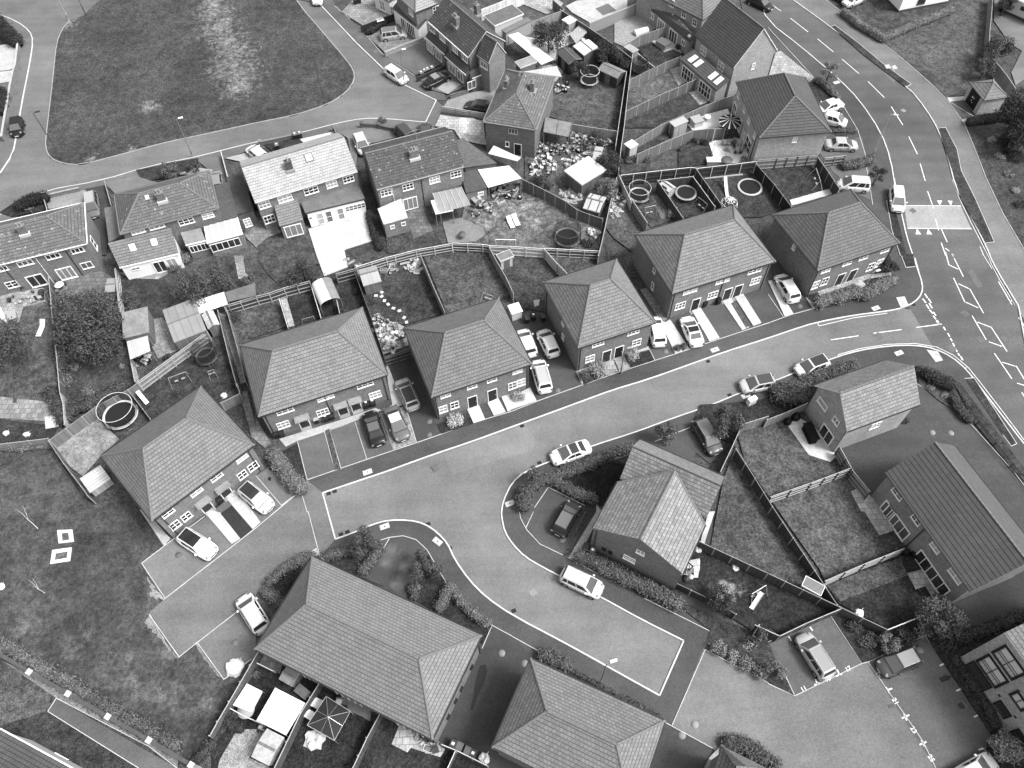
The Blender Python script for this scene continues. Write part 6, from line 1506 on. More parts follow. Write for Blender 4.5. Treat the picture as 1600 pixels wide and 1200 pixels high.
def arched():
    P = [G(p, 2.0) for p in pts('22 258,130 350,95 395,200 300,228')]; c = sum(P, Vector())/4; d = (P[3]-P[0]).normalized(); n = Vector((-d.y,d.x,0)); L = (P[3]-P[0]).length; W = (P[1]-P[0]).length
    root = thing('arched_shelter', 'arched shelter with a bright white half and a grey corrugated half', 'shelter', (c.x,c.y,.1), atan2(d.y,d.x)); K = 14
    for i, m in ((0, plain(.58,.6)), (1, sheet(.2,.2,.7))):
        b = MB()
        a0, a1 = (0, pi*.55) if i == 0 else (pi*.55, pi)
        # the white half is the one on the left, P0 side
        sgn = -1 if (P[0]-c).dot(n) < 0 else 1
        prev = None
        for k in range(K+1):
            a = a0+(a1-a0)*k/K; y = sgn*cos(a)*W/2; z = 1.5+sin(a)*.75
            cur = (y, z)
            if prev: b.add([(-L/2,prev[0],prev[1]),(L/2,prev[0],prev[1]),(L/2,cur[0],cur[1]),(-L/2,cur[0],cur[1]),(-L/2,prev[0],prev[1]-.04),(L/2,prev[0],prev[1]-.04),(L/2,cur[0],cur[1]-.04),(-L/2,cur[0],cur[1]-.04)], [(0,1,2,3),(7,6,5,4),(0,4,5,1),(2,6,7,3),(0,3,7,4),(1,5,6,2)])
            prev = cur
        b.build('roof_cover', m, root)
    for x in (-L/2+.05, 0, L/2-.05):
        for y in (-W/2, W/2): b = MB(); b.bar((x,y,0),(x,y,1.55),.06); b.build('post', metal(.4), root)
arched()
shed('A 350,920 378,960 475,930 440,880','small pale box shed with a round dark window',1.9,typ='flat',roof=felt(.16),wall=wood(.45,.2),fascia=plank(.55),door='b')
shed('13 745,570 830,562 820,550 ','x') if 0 else None
shed('13 212,248 265,300 325,275 275,222','black-walled shed with a dark ridge roof near the patio',2.0,.4,roof=felt(.07),wall=wood(.03))
shed('13 410,325 490,368 530,335 440,285','brown felt-roofed shed at the end of the dark shrubs',2.0,.4,roof=felt(.17),wall=wood(.05))
shed('13 295,212 335,270 408,222 360,185','white-roofed shed among dark shrubs',2.0,.35,roof=plain(.5,.6),wall=wood(.12))
shed('13 240,95 265,120 302,95 270,70','little pale-roofed playhouse beside the railed fence',1.7,typ='flat',roof=plain(.6,.6),wall=wood(.3),door='a')
canopy('13 270,160 300,205 352,150 325,108','leaning pale panels stacked by the railed fence',1.2,sheet(.3,.4,.8),name='stacked_panels',cat='panels')
shed('13 520,222 568,250 597,235 550,208','grey box shed at the corner of the pale lawn',1.9,typ='flat',roof=felt(.28),wall=wood(.25))
shed('13 740,575 762,600 828,570 800,545','tall pale box shed on the strip between two fences',2.0,typ='flat',roof=plain(.33,.6),wall=wood(.35),door='a')
shed('13 527,678 555,702 592,680 562,652','pale box shed at the left end of the strip between fences',2.0,typ='flat',roof=plain(.5,.6),wall=wood(.45),door='a')
shed('I 555,1060 705,1085 755,965 610,890','shed with broad dark and white roof stripes',2.0,.5,roof=sheet(.38,1.1,.25),wall=wood(.1),fascia=plank(.65))
shed('I 385,715 560,810 755,690 590,560','x') if 0 else None
sw = shed('I 530,838 755,700 592,558 388,712','largest workshop with long white roof planks and black gaps',2.4,typ='flat',roof=cm('stripes', lambda: mat('roof_planks', .62, .7, [(.8,.3,3),(9,.3,3)], extra=board_extra(.55,.12,0,.25))),wall=wood(.12),fascia=plank(.5))
shed('I 635,590 710,610 735,478 660,470','low corrugated cabin beside a dark bush, left of the gap',1.8,.35,roof=sheet(.33,.16,.7),wall=wood(.1))
shed('13 695,868 735,905 762,880 722,838','narrow pale ridge-roofed playhouse between trampolines',1.5,.35,roof=plain(.45,.6),wall=wood(.4))
shed('J 178,295 190,340 322,300 300,255','x') if 0 else None
def tunnel(s, label, r=.55, v=.7):
    P = gp(s, .5); c = (P[0]+P[1])/2; d = P[1]-P[0]; L = d.length; root = thing('storage_cover', label, 'cover', (c.x,c.y,.1), atan2(d.y,d.x)); b = MB(); K = 12; pv = None
    for k in range(K+1):
        a = pi*k/K; q = (cos(a)*r, .35+sin(a)*r*.8)
        if pv: b.add([(-L/2,pv[0],pv[1]),(L/2,pv[0],pv[1]),(L/2,q[0],q[1]),(-L/2,q[0],q[1])], [(0,1,2,3)], 0, True)
        pv = q
    b.add([(-L/2,r,0),(-L/2,-r,0),(-L/2,-r,.35)]+[(-L/2,cos(pi-pi*k/K)*r,.35+sin(pi*k/K)*r*.8) for k in range(1,K+1)], [tuple(range(K+3))])
    b.add([(L/2,r,0),(L/2,-r,0),(L/2,-r,.35)]+[(L/2,cos(pi-pi*k/K)*r,.35+sin(pi*k/K)*r*.8) for k in range(1,K+1)], [tuple(reversed(range(K+3)))])
    b.box(-L/2,L/2,-r,r,0,.3); b.build('cover', plain(v,.6), root)
    b = MB(); b.box(-L/2-.02,L/2+.02,-r-.02,r+.02,0,.08); b.build('base', plank(.3), root)
tunnel('J 190,310 310,275','white arched store cover on the pale lawn')
shed('H 78,130 165,205 388,112 300,37','flat-roofed garage with white fascia at the top',2.3,typ='flat',roof=felt(.11),wall=render_(.5),fascia=plain(.7),name='garage',cat='garage',door=None)
shed('H 212,235 250,262 460,165 420,140','narrow flat felt roof below the white garage',2.1,typ='flat',roof=felt(.14),wall=render_(.3),door=None)
canopy('H 268,275 440,420 525,388 350,252','brilliant white polycarbonate carport roof, upper part',2.3,plain(.66,.5))
canopy('H 442,425 530,505 625,465 528,390','white polycarbonate carport roof, slightly greyer lower part',2.2,plain(.55,.5))
shed('H 350,500 480,480 470,420 345,380','x') if 0 else None
shed('H 360,545 478,480 440,430 350,495','small outbuilding with a pale-edged grey roof by the brick gable',2.3,typ='flat',roof=felt(.22),wall=brickw(.1),fascia=plank(.5),door=None,name='outbuilding',cat='outbuilding')
canopy('H 385,560 690,600 650,515 480,545','ragged pale sheet roof above the diagonal older house',2.2,sheet(.4,.4,.7))
canopy('H 545,1030 745,1070 770,960 560,915','flat brown glazed lean-to behind the diagonal older house',2.3,felt(.17),bars=3,barm=plank(.1))
canopy('A 290,430 530,362 440,270 215,300','large white sheet roof beside the tiled garage wing',2.5,sheet(.55,.35,.85))
canopy('A 130,330 215,300 270,425 110,455','x') if 0 else None
canopy('A -60,610 160,555 95,425 -110,470','clear corrugated lean-to over the back door of the mossy pair',2.4,sheet(.25,.18,.75),bars=6,barm=plank(.45))
canopy('12 845,1005 1003,970 985,925 905,935','x') if 0 else None
canopy('12 842,1005 925,988 905,920 818,940','white sheet lean-to, left half next to the clear corrugated one',2.35,plain(.55,.6))
canopy('A 290,180 500,235 525,215 330,125','white board roof leaning on the brick wall of the diagonal house',1.9,plain(.5,.6),drop=.1)
canopy('A 320,150 440,190 470,170 370,130','x') if 0 else None
shed('A 165,505 190,540 245,515 205,465','tiny gabled hutch in front of the clear lean-to',1.2,.3,roof=felt(.35),wall=wood(.15),door=None,name='hutch',cat='hutch')
shed('H 190,0 0,0 0,0','x') if 0 else None
# white gazebo canopy and neighbours in the foreground garden
def gazebo(s, z0, z1, label, v=.8, posts=True, cover=True, barv=.5, name='gazebo'):
    P = [G(p, z0) for p in pts(s)]
    if len(P) == 3: P.append(P[0]+P[2]-P[1])
    c = sum(P, Vector())/4; root = thing(name, label, 'gazebo', (c.x,c.y,.1)); Q = [Vector((p.x-c.x,p.y-c.y,z0-.1)) for p in P]; t = Vector((0,0,z1-.1))
    if cover:
        b = MB(); b.add(Q+[t]+[q-Vector((0,0,.22)) for q in Q], [(0,1,4),(1,2,4),(2,3,4),(3,0,4),(0,5,6,1),(1,6,7,2),(2,7,8,3),(3,8,5,0)]); b.build('canopy', plain(v,.7), root)
    else:
        b = MB()
        for i in range(4):
            b.bar(Q[i], Q[(i+1)%4], .04); b.bar(Q[i], t, .025); b.bar((Q[i]+Q[(i+1)%4])/2, t, .018)
        b.build('roof_frame', metal(barv), root)
        b = MB(); b.add([q-Vector((0,0,.03)) for q in Q]+[t-Vector((0,0,.04))], [(0,1,4),(1,2,4),(2,3,4),(3,0,4)]); b.build('canopy', flat(v), root)
    for q in Q:
        b = MB(); b.tube([(q.x,q.y,0),(q.x,q.y,q.z)], .03, 6); b.build('leg', metal(.4), root)
gazebo('B 450,572 680,690 530,942 303,828',2.1,2.6,'bright white square gazebo canopy, largest in the foreground gardens')
gazebo('B 848,640 1038,758 912,985 700,865',2.1,2.7,'dark gazebo frame with bare pale ribs',v=.03,cover=False)
gazebo('B 228,540 348,600 262,765 120,708',1.0,1.05,'low flat white tarpaulin near the double-railed fence',name='tarpaulin')
for s, l in (('B 770,648 825,672 775,738 705,702','white fabric panel, upper of two between the gazebos'),('B 715,740 768,770 730,832 662,790','white fabric panel, lower of two between the gazebos')): canopy(s, l, .7, plain(.75,.7), name='fabric_panel', cat='panel')
shed('B 262,1112 400,1185 520,960 385,890','pale ridge-roofed shed below the white gazebo canopy',2.1,.3,roof=felt(.33),wall=wood(.2),door=None)
shed('B 478,510 578,560 650,460 545,392','grey garden store against the back of the largest roof',1.6,.2,roof=felt(.2),wall=wood(.15),door=None)
shed('B 580,600 690,662 745,600 640,558','dark low garden store beside the triple-railed fence',.9,typ='flat',roof=felt(.13),wall=wood(.08),door=None)
shed('21 380,1045 420,1115 520,1045 470,980','pale timber store beside the left corner of the house row',1.1,typ='flat',roof=wood(.5,.35),wall=wood(.35),door=None,name='timber_store',cat='store')
shed('34 160,345 245,393 265,350 177,303','small playhouse roof with white edging astride the fence',1.9,typ='flat',roof=felt(.16),wall=wood(.2),fascia=plain(.75),door=None)
shed('24 195,870 235,860 210,770 175,790','black garden store beside the patio door of the small gabled house',1.2,typ='flat',roof=flat(.012),wall=flat(.012),door=None,name='store_box',cat='store')
shed('J 405,385 470,450 525,405 445,340','hot tub with a dark cover on the white patio',.9,typ='flat',roof=flat(.12),wall=flat(.25),door=None,name='hot_tub',cat='hot tub')
shed('K 120,265 155,335 225,290 200,225','pale outdoor kitchen unit beside a round table',1.0,typ='flat',roof=flat(.3),wall=flat(.5),door=None,name='outdoor_kitchen',cat='kitchen unit')
shed('K 255,632 275,692 500,675 505,640','white storage bench along the black fence',.6,typ='flat',roof=plain(.6),wall=plain(.45),door=None,name='storage_bench',cat='bench')
shed('E 52,595 70,660 140,640 135,560','grey low box beside the white panel at the left edge',.7,typ='flat',roof=flat(.3),wall=flat(.2),door=None,name='storage_box',cat='box')
shed('E -30,560 20,650 55,635 0,550','white panel at the left edge of the leftmost lawn',1.0,typ='flat',roof=plain(.7),wall=plain(.7),door=None,name='storage_box',cat='box')
shed('K 860,1180 1000,1200 1000,1140 870,1140','x') if 0 else None
shed('23 -20,225 0,290 45,250 35,225','white store at the end of the shared drive',1.3,typ='flat',roof=plain(.7),wall=plain(.6),door=None,name='storage_box',cat='box')
# small flat grilles, telecoms cabinet
def cabinet(t, x, y, w, d, h, v, ang, label, name='utility_cabinet'):
    p = G(PX(t, x, y), h/2); r = thing(name, label, 'cabinet', (p.x,p.y,.1), ang); b = MB(); b.box(-w/2,w/2,-d/2,d/2,.06,h); b.build('casing', plain(v,.5), r, bevel=.02)
    b = MB(); b.box(-w/2+.03,-.01,-d/2-.02,-d/2-.001,.1,h-.1); b.box(.01,w/2-.03,-d/2-.02,-d/2-.001,.1,h-.1); b.build('door', plain(v*.85,.5), r); b = MB(); b.box(-w/2-.05,w/2+.05,-d/2-.05,d/2+.05,0,.06); b.build('plinth', concrete(.3), r)
cabinet('23',1122,682,1.0,.5,1.1,.75,radians(25),'white roadside cabinet beside the shrub border')
# ------------------------------------------------------------------ wheelie bins
def wheelie(v=.02, lidv=.02, label='', t='22', x=0, y=0, ang=0, mark=False):
    p = G(PX(t, x, y), .55); r = thing('wheelie_bin', label, 'bin', (p.x,p.y,.1), ang, 'wheelie bins')
    b = MB(); b.add([(-.21,-.24,.08),(.21,-.24,.08),(.21,.2,.08),(-.21,.2,.08),(-.28,-.34,.95),(.28,-.34,.95),(.28,.3,.95),(-.28,.3,.95)], [(3,2,1,0),(4,5,6,7),(0,1,5,4),(1,2,6,5),(2,3,7,6),(3,0,4,7)]); b.build('bin_body', plain(v,.5), r)
    b = MB(); b.add([(-.3,-.38,.955),(.3,-.38,.955),(.3,.34,1.0),(-.3,.34,1.0),(-.25,-.3,1.03),(.25,-.3,1.03),(.25,.3,1.07),(-.25,.3,1.07)], [(3,2,1,0),(4,5,6,7),(0,1,5,4),(1,2,6,5),(2,3,7,6),(3,0,4,7)]); o = b.build('lid', plain(lidv,.5), r)
    if mark: b = MB(); b.box(-.12,.12,-.12,.1,1.062,1.08); b.build('label', plain(.7), o)
    b = MB(); b.tube([(-.25,.38,.93),(.25,.38,.93)], .02, 6); b.build('handle', plain(.03), r)
    for s_ in (-1,1): b = MB(); b.tube([(s_*.19,.26,.1),(s_*.25,.26,.1)], .1, 12); b.build('wheel', rubber, r)
    return r
k = 0
for t, x, y, a, lv, mk, lb in (
  ('22',95,838,20,.02,0,'black wheelie bin, left of the pair at the left end of the wide terrace'),('22',122,832,20,.02,0,'black wheelie bin, right of the pair at the left end of the wide terrace'),
  ('22',518,698,20,.02,1,'black wheelie bin with pale sticker, left of the pair by the right-hand door'),('22',548,690,20,.02,1,'black wheelie bin with pale sticker, right of the pair by the right-hand door'),
  ('22',282,770,20,.3,1,'wheelie bin with pale lid against the middle of the wide terrace'),('22',328,762,20,.02,1,'black wheelie bin between the middle doors of the wide terrace'),('22',355,752,20,.03,0,'black wheelie bin beside the planter under the middle terrace window'),
  ('23',70,300,15,.04,0,'wheelie bin, leftmost at the gate of the shared drive'),('23',100,288,15,.03,1,'wheelie bin, second at the gate of the shared drive'),('23',145,292,15,.06,0,'wheelie bin, nearest the square house at the gate'),
  ('23',900,225,20,.01,0,'black bin right of the first door of the striped-path terrace'),('23',965,212,20,.01,0,'black bin beside the middle door of the striped-path terrace'),
  ('C',812,1000,-25,.05,1,'wheelie bin with white disc, first of the row at the dark drive'),('C',865,1022,-25,.12,0,'grey wheelie bin, second of the row at the dark drive'),('C',932,1058,-25,.12,0,'grey wheelie bin, third of the row at the dark drive'),('C',980,1080,-25,.05,1,'wheelie bin with white disc, fourth of the row at the dark drive'),
  ('12',575,110,25,.5,1,'wheelie bin with white lid, left of two by the silver off-roader'),('12',592,105,25,.5,1,'wheelie bin with white lid, right of two by the silver off-roader'),
  ('12',775,352,25,.15,1,'wheelie bin, first of four beside the black saloon'),('12',790,342,25,.1,1,'wheelie bin, second of four beside the black saloon'),('12',805,335,25,.15,1,'wheelie bin, third of four beside the black saloon'),('12',825,328,25,.15,1,'wheelie bin, fourth of four beside the black saloon'),
  ('12',185,640,20,.12,1,'wheelie bin with grey lid, left of two behind the palest roof'),('12',207,635,20,.12,1,'wheelie bin with grey lid, right of two behind the palest roof'),('12',100,690,20,.1,1,'lone wheelie bin at the front corner of the palest-roofed pair'),
  ('33',345,170,-30,.03,0,'black wheelie bin, left of two at the end of the gable hedge'),('33',377,186,-30,.06,1,'black wheelie bin with white dot, right of two at the gable hedge'),
  ('12',465,10,25,.03,0,'black wheelie bin, left of three at the top edge'),('12',483,5,25,.03,0,'black wheelie bin, right of three at the top edge'),
  ('21',1030,1145,40,.02,0,'black wheelie bin between the doors of the hip-roofed row'),
  ('24',345,100,20,.2,0,'grey wheelie bin behind the corner hedge'),('24',-1,430,20,.2,0,'x')):
    if lb != 'x': wheelie(.02, lv, lb, t, x, y, radians(a), mk)
for t, x, y, r_, lb in (('24',92,778,.42,'large black rubbish bag, left of two beside the long patio'),('24',130,755,.5,'large black rubbish bag, right of two beside the long patio'),('34',645,190,.4,'black covered barbecue at the fence end'),('34',688,200,.4,'dark round water butt beside the fence end')):
    p = G(PX(t,x,y),.4); rt = thing('rubbish_bag' if 'bag' in lb else 'water_butt', lb, 'bag' if 'bag' in lb else 'butt', (p.x,p.y,.1)); b = MB(); b.lathe([(r_*.8,0),(r_,.3),(r_*.85,.65),(r_*.3,.85),(0,.88)], 12); b.build('body', plain(.012,.35), rt); b = MB(); b.lathe([(0.08,.86),(.1,.98),(0,.98)],8); b.build('top', plain(.02), rt)
# ------------------------------------------------------------------ garden clutter
def inpoly(x, y, P):
    c = False
    for i in range(len(P)):
        a, b_ = P[i], P[i-1]
        if (a[1] > y) != (b_[1] > y) and x < (b_[0]-a[0])*(y-a[1])/(b_[1]-a[1])+a[0]: c = not c
    return c
def scatter(s, n, seed):
    P = [(p.x, p.y) for p in gp(s)]; rnd = random.Random(seed); o = []
    x0, x1 = min(p[0] for p in P), max(p[0] for p in P); y0, y1 = min(p[1] for p in P), max(p[1] for p in P)
    for _ in range(6000):
        x, y = rnd.uniform(x0, x1), rnd.uniform(y0, y1)
        if inpoly(x, y, P) and all((x-q[0])**2+(y-q[1])**2 > .05 for q in o): o.append((x, y))
        if len(o) >= n*1.35: break
    return o
_proto = {}
def item(kind, tone, sv):
    key = (kind, tone, sv)
    if key in _proto: return _proto[key]
    m = plain(tone, .7); rnd = random.Random(hash((kind, int(tone*100), sv)) % 999 if False else int(tone*1000)+sv*17+len(kind)*31); P = []
    if kind == 'plant_pot':
        b = MB(); r = rnd.uniform(.13,.24); b.lathe([(r*.7,0),(r,r*1.5),(r*1.08,r*1.5),(r*1.08,r*1.7),(r*.9,r*1.7),(r*.85,r*1.4),(0,r*1.4)], 12); P.append(('pot', b, m))
        me = leaf_cloud('plant', [(0,0,r*1.9)], [(r*1.5,r*1.5,r*1.5)], 60, .06, leaves(rnd.choice((.03,.06,.14))), None, sv+5); P.append(('plant', me, None))
    elif kind == 'crate':
        w, d, h = rnd.uniform(.25,.45), rnd.uniform(.2,.35), rnd.uniform(.2,.5); b = MB(); t = .03
        for a in ((-w,w,-d,-d+t),(-w,w,d-t,d),(-w,-w+t,-d+t,d-t),(w-t,w,-d+t,d-t)): b.box(*a, 0, h)
        b.box(-w+t,w-t,-d+t,d-t,0,.05); P.append(('box', b, m)); b = MB(); b.box(-w*.6,w*.5,-d*.6,d*.6,.05,h*.9); P.append(('contents', b, plain(.15 if tone > .3 else .4)))
    elif kind == 'board':
        b = MB(); L = rnd.uniform(.5,1.1); b.box(-L,L,-.15,.15,0,.04); b.box(-L*.8,L*1.1,.18,.28,0,.05); P.append(('board', b, m)); b = MB(); b.box(-L*.7,L*.6,-.1,.05,.045,.09); P.append(('batten', b, plank(.3)))
    elif kind == 'tub':
        b = MB(); r = rnd.uniform(.2,.32); b.lathe([(r*.85,0),(r,r),(r*1.1,r),(r*.95,r*.9),(r*.8,.06),(0,.06)], 14); P.append(('tub', b, m)); b = MB(); b.ring((0,0,r),r*1.02,.02,16,5); P.append(('rim', b, m))
    elif kind == 'garden_chair':
        b = MB(); b.box(-.25,.25,-.24,.24,.4,.44); P.append(('seat', b, m)); b = MB(); b.box(-.25,.25,.22,.27,.46,.9); P.append(('backrest', b, m))
        for x in (-.22,.22):
            for y in (-.2,.22): b = MB(); b.box(x-.02,x+.02,y-.02,y+.02,0,.4); P.append(('leg', b, m))
    elif kind == 'bag':
        b = MB(); r = rnd.uniform(.22,.35); b.lathe([(r*.7,0),(r,.1),(r*.95,.3),(r*.5,.45),(.05,.5),(0,.5)], 9); P.append(('sack', b, m)); b = MB(); b.lathe([(.05,.5),(.1,.58),(0,.57)],6); P.append(('knot', b, m))
    root = None; objs = []
    for nm, b, mm in P: objs.append((nm, b.build(nm, mm) if isinstance(b, MB) else b))
    _proto[key] = [objs, False]; return _proto[key]
CATS = {'plant_pot':'plant pot','crate':'crate','board':'board','tub':'tub','garden_chair':'chair','bag':'sack'}
WORD = {'plant_pot':'plant pot','crate':'crate','board':'length of board','tub':'round tub','garden_chair':'garden chair','bag':'filled sack'}
def clutter(s, n, where, kinds, tones, seed, grp):
    for i, (x, y) in enumerate(scatter(s, n, seed)):
        rnd = random.Random(seed*1000+i); kd = rnd.choice(kinds); tn = rnd.choice(tones); pr = item(kd, tn, rnd.randrange(3))
        tw = 'white' if tn > .4 else 'grey' if tn > .12 else 'dark'
        r = thing(kd, '%s %s %s' % (tw, WORD[kd], where), CATS[kd], (x, y, .2), rnd.random()*6.28, grp+', '+tw+' '+WORD[kd]+'s'); r.scale = (rnd.uniform(.55,1.15),)*3
        for nm, o in pr[0]:
            if pr[1]: c = o.copy(); COL.objects.link(c); c.parent = r
            else: o.parent = r
        pr[1] = True
AL = ['plant_pot','crate','crate','tub','garden_chair','board','board']
clutter('I 110,440 300,470 430,450 560,430 540,540 380,560 250,560 100,540', 52, 'among the crowded pots behind the diagonal house', ['plant_pot','plant_pot','tub','crate'], [.5,.34,.3,.03,.02], 1, 'pots behind the diagonal house')
clutter('I 60,590 160,570 290,620 280,720 200,770 60,740', 34, 'in the bright jumble above the curved yard fence', AL, [.7,.65,.4,.05], 2, 'jumble above the yard fence')
clutter('I 330,910 480,880 540,930 500,1000 380,1010', 16, 'heaped beside the striped-roof shed', ['crate','bag','board'], [.5,.34,.3], 3, 'heap by the striped-roof shed')
clutter('I 380,590 540,560 560,620 400,680', 14, 'in front of the white-planked workshop', AL, [.6,.3,.05], 4, 'things by the workshop')
clutter('I 430,350 620,400 860,440 700,470 560,470 440,440', 30, 'under the pale fence of the two-shed lawn', AL, [.7,.5,.3,.03], 5, 'things under the pale fence')
clutter('I 600,490 650,500 640,570 570,560', 9, 'left of the low corrugated cabin', ['crate','tub','board'], [.5,.5,.3], 16, 'things by the cabin')
clutter('I 800,930 860,900 950,960 940,1010 830,1150 790,1150', 20, 'along the edge-on fence by the whitish fence', AL, [.7,.6,.3,.04], 6, 'things by the edge-on fence')
clutter('A 315,440 520,400 550,500 470,545 360,560', 26, 'under the edge of the large white sheet roof', AL+['garden_chair'], [.34,.35,.1,.02,.02], 7, 'things under the sheet roof')
clutter('A 160,545 240,500 320,560 330,610 260,640 180,640', 18, 'in front of the clear corrugated lean-to', AL, [.6,.3,.1,.03], 8, 'things by the clear lean-to')
clutter('22 540,260 610,300 690,320 715,415 600,460 560,340', 46, 'on the white slabs beside the hip-roofed pair', ['crate','board','plant_pot','bag','tub'], [.5,.5,.34,.3,.05], 9, 'things on the white slabs')
clutter('22 690,35 760,15 780,70 740,90 700,70', 16, 'in the pile beside the stepping-stone garden fence', ['crate','bag','board','tub'], [.5,.34,.3], 10, 'pile by the garden fence')
clutter('22 595,65 655,45 665,85 605,92', 6, 'on the pale bench by the curved white-railed fence', ['crate','plant_pot'], [.34,.5], 11, 'things on the bench')
clutter('H 490,260 640,230 680,260 620,320 520,340', 16, 'under the broad dark tree at the top', ['garden_chair','tub','plant_pot','board'], [.5,.34,.3], 12, 'patio furniture at the top')
clutter('H 690,260 900,220 880,320 760,340', 14, 'beside the railed fence at the top patio', AL, [.7,.5,.2], 13, 'things at the top patio')
clutter('K 400,490 600,480 610,600 520,620 410,560', 14, 'on the white patio below the pergola', ['garden_chair','garden_chair','plant_pot','tub'], [.34,.3,.05], 14, 'patio set under the pergola')
clutter('21 10,180 200,150 210,215 90,235 20,230', 14, 'on the back patio of the leftmost pair', ['plant_pot','garden_chair','tub'], [.34,.3,.05], 15, 'leftmost patio things')
clutter('A 1010,740 1090,760 1080,810 1000,800', 9, 'on the slab table by the netted trampoline', ['crate','bag','tub'], [.5,.5,.2], 17, 'things on the slabs')
clutter('13 470,880 520,880 535,940 480,950', 7, 'in the narrow garden left of the whitish fence', ['crate','tub','bag'], [.42,.3,.04], 18, 'narrow garden things')
clutter('13 735,985 760,980 770,1030 740,1035', 6, 'at the foot of the left trampoline garden', ['plant_pot','crate'], [.34,.2,.05], 19, 'left trampoline garden things')
clutter('H 630,690 740,640 720,720 650,730', 9, 'at the corner of the lawn by the diagonal house', AL, [.6,.1,.02,.02], 20, 'lawn corner things')
clutter('33 770,270 820,240 850,300 800,330', 8, 'outside the back of the T-shaped house', ['bag','crate','plant_pot'], [.5,.05,.02], 21, 'things behind the T-shaped house')
clutter('B 340,880 420,900 400,940 340,930', 5, 'between tarpaulin and ridge-roofed shed', ['tub','bag'], [.34,.3,.05], 22, 'foreground garden things')
clutter('B 900,660 1020,730 960,790 880,740', 7, 'under the dark gazebo frame', ['garden_chair','tub'], [.5,.3,.03], 23, 'gazebo furniture')
clutter('C 470,880 620,960 700,1060 640,1090 540,1000', 14, 'on the pale patio of the foreground terrace', AL, [.6,.3,.05], 24, 'foreground patio things')
clutter('E 450,320 560,320 560,400 470,440', 5, 'beside the middle wall of the leftmost pair', ['plant_pot','tub'], [.5,.2,.03], 25, 'side yard things')
clutter('21 660,460 720,440 700,500 650,520 620,510', 16, 'inside the dark open store below the square shed', AL, [.4,.1,.03,.02], 26, 'open store things')
clutter('22 420,20 440,15 500,60 480,70', 4, 'at the corner of the arched shelter garden', ['board','crate'], [.5,.2], 27, 'arched shelter things')
clutter('12 1100,880 1200,870 1190,960 1110,940', 8, 'x', ['crate'], [.5], 28, 'x') if 0 else None
# stepping stones
for i, (x, y) in enumerate(((563,188),(590,192),(603,212),(620,229),(645,247),(673,259),(695,291),(706,313),(590,172),(663,365),(690,355),(640,395))):
    plate('22', x, y, .42, .36, i*.7, .5, 'stepping_stone', .22)
def lounger(t, x, y, ang, label, v=.75, L=1.8):
    p = G(PX(t,x,y), .3); r = thing('sun_lounger', label, 'sun lounger', (p.x,p.y,.1), ang, 'sun loungers'); b = MB(); b.box(-L*.5,L*.2,-.3,.3,.3,.36); b.build('seat', plain(v,.7), r)
    b = MB(); b.T = Matrix.Translation((L*.2,0,.36)) @ Matrix.Rotation(radians(-35),4,'Y'); b.box(0,L*.35,-.3,.3,-.05,.01); b.build('backrest', plain(v,.7), r)
    for sx in (-L*.45, L*.18):
        for sy in (-.26,.26): b = MB(); b.box(sx-.02,sx+.02,sy-.02,sy+.02,0,.3); b.build('leg', metal(.5), r)
a_ = dirang('A', (430,650), (465,725))
lounger('A',452,688,a_+pi,'white sun lounger, left of two on the worn lawn'); lounger('A',490,672,a_+pi,'white sun lounger, right of two on the worn lawn'); lounger('E',356,735,radians(88),'white folding lounger on the leftmost lawn',.65,2.2)
def slide(t, x, y, ang, label, L=2.0, v=.75):
    p = G(PX(t,x,y), .5); r = thing('slide', label, 'slide', (p.x,p.y,.1), ang, 'garden slides'); b = MB(); n = 8; pv = None
    for k in range(n+1):
        f = k/n; xx = -L/2+L*f; zz = 1.1*(1-f)**1.5+.12
        if pv:
            x0, z0 = pv
            b.add([(x0,-.22,z0),(xx,-.22,zz),(xx,.22,zz),(x0,.22,z0)], [(0,1,2,3)]); 
            for s_ in (-.22,.22): b.add([(x0,s_,z0),(xx,s_,zz),(xx,s_,zz+.12),(x0,s_,z0+.12)], [(0,1,2,3)])
        pv = (xx, zz)
    b.build('chute', plain(v,.5), r)
    for s_ in (-.2,.2): b = MB(); b.bar((-L/2-.45,s_,0),(-L/2,s_,1.2),.04); b.build('ladder_rail', plain(.4), r)
    for k in range(4): b = MB(); f = (k+.5)/4; b.bar((-L/2-.45+.45*f,-.2,1.2*f),(-L/2-.45+.45*f,.2,1.2*f),.03); b.build('rung', plain(.4), r)
slide('21',672,668,dirang('21',(655,650),(690,690)),'white slide beside the low dark fence',1.3); slide('K',447,925,dirang('K',(430,860),(465,990)),'narrow white slide in the sunken trampoline garden',2.6); slide('33',1143,422,dirang('33',(1160,395),(1125,450)),'white slide in the dark lower garden',1.6)
def aframe(s, z, label, v=.5, name='swing_frame', cat='swing'):
    P = [G(p, z) for p in pts(s)]; c = (P[0]+P[1])/2; d = P[1]-P[0]; L = d.length; r = thing(name, label, cat, (c.x,c.y,.1), atan2(d.y,d.x), 'swing frames'); m = metal(v)
    b = MB(); b.tube([(-L/2,0,z),(L/2,0,z)], .03, 6); b.build('crossbar', m, r)
    for sx in (-1,1):
        for sy in (-1,1): b = MB(); b.tube([(sx*L/2,0,z),(sx*(L/2+.15),sy*.7,0)], .025, 6); b.build('leg', m, r)
    for x in (-L*.2,L*.2):
        b = MB(); b.tube([(x-.15,0,z),(x-.15,0,.5)], .008, 4); b.tube([(x+.15,0,z),(x+.15,0,.5)], .008, 4); b.build('rope', plain(.2), r); b = MB(); b.box(x-.2,x+.2,-.1,.1,.47,.5); b.build('swing_seat', plain(.3), r)
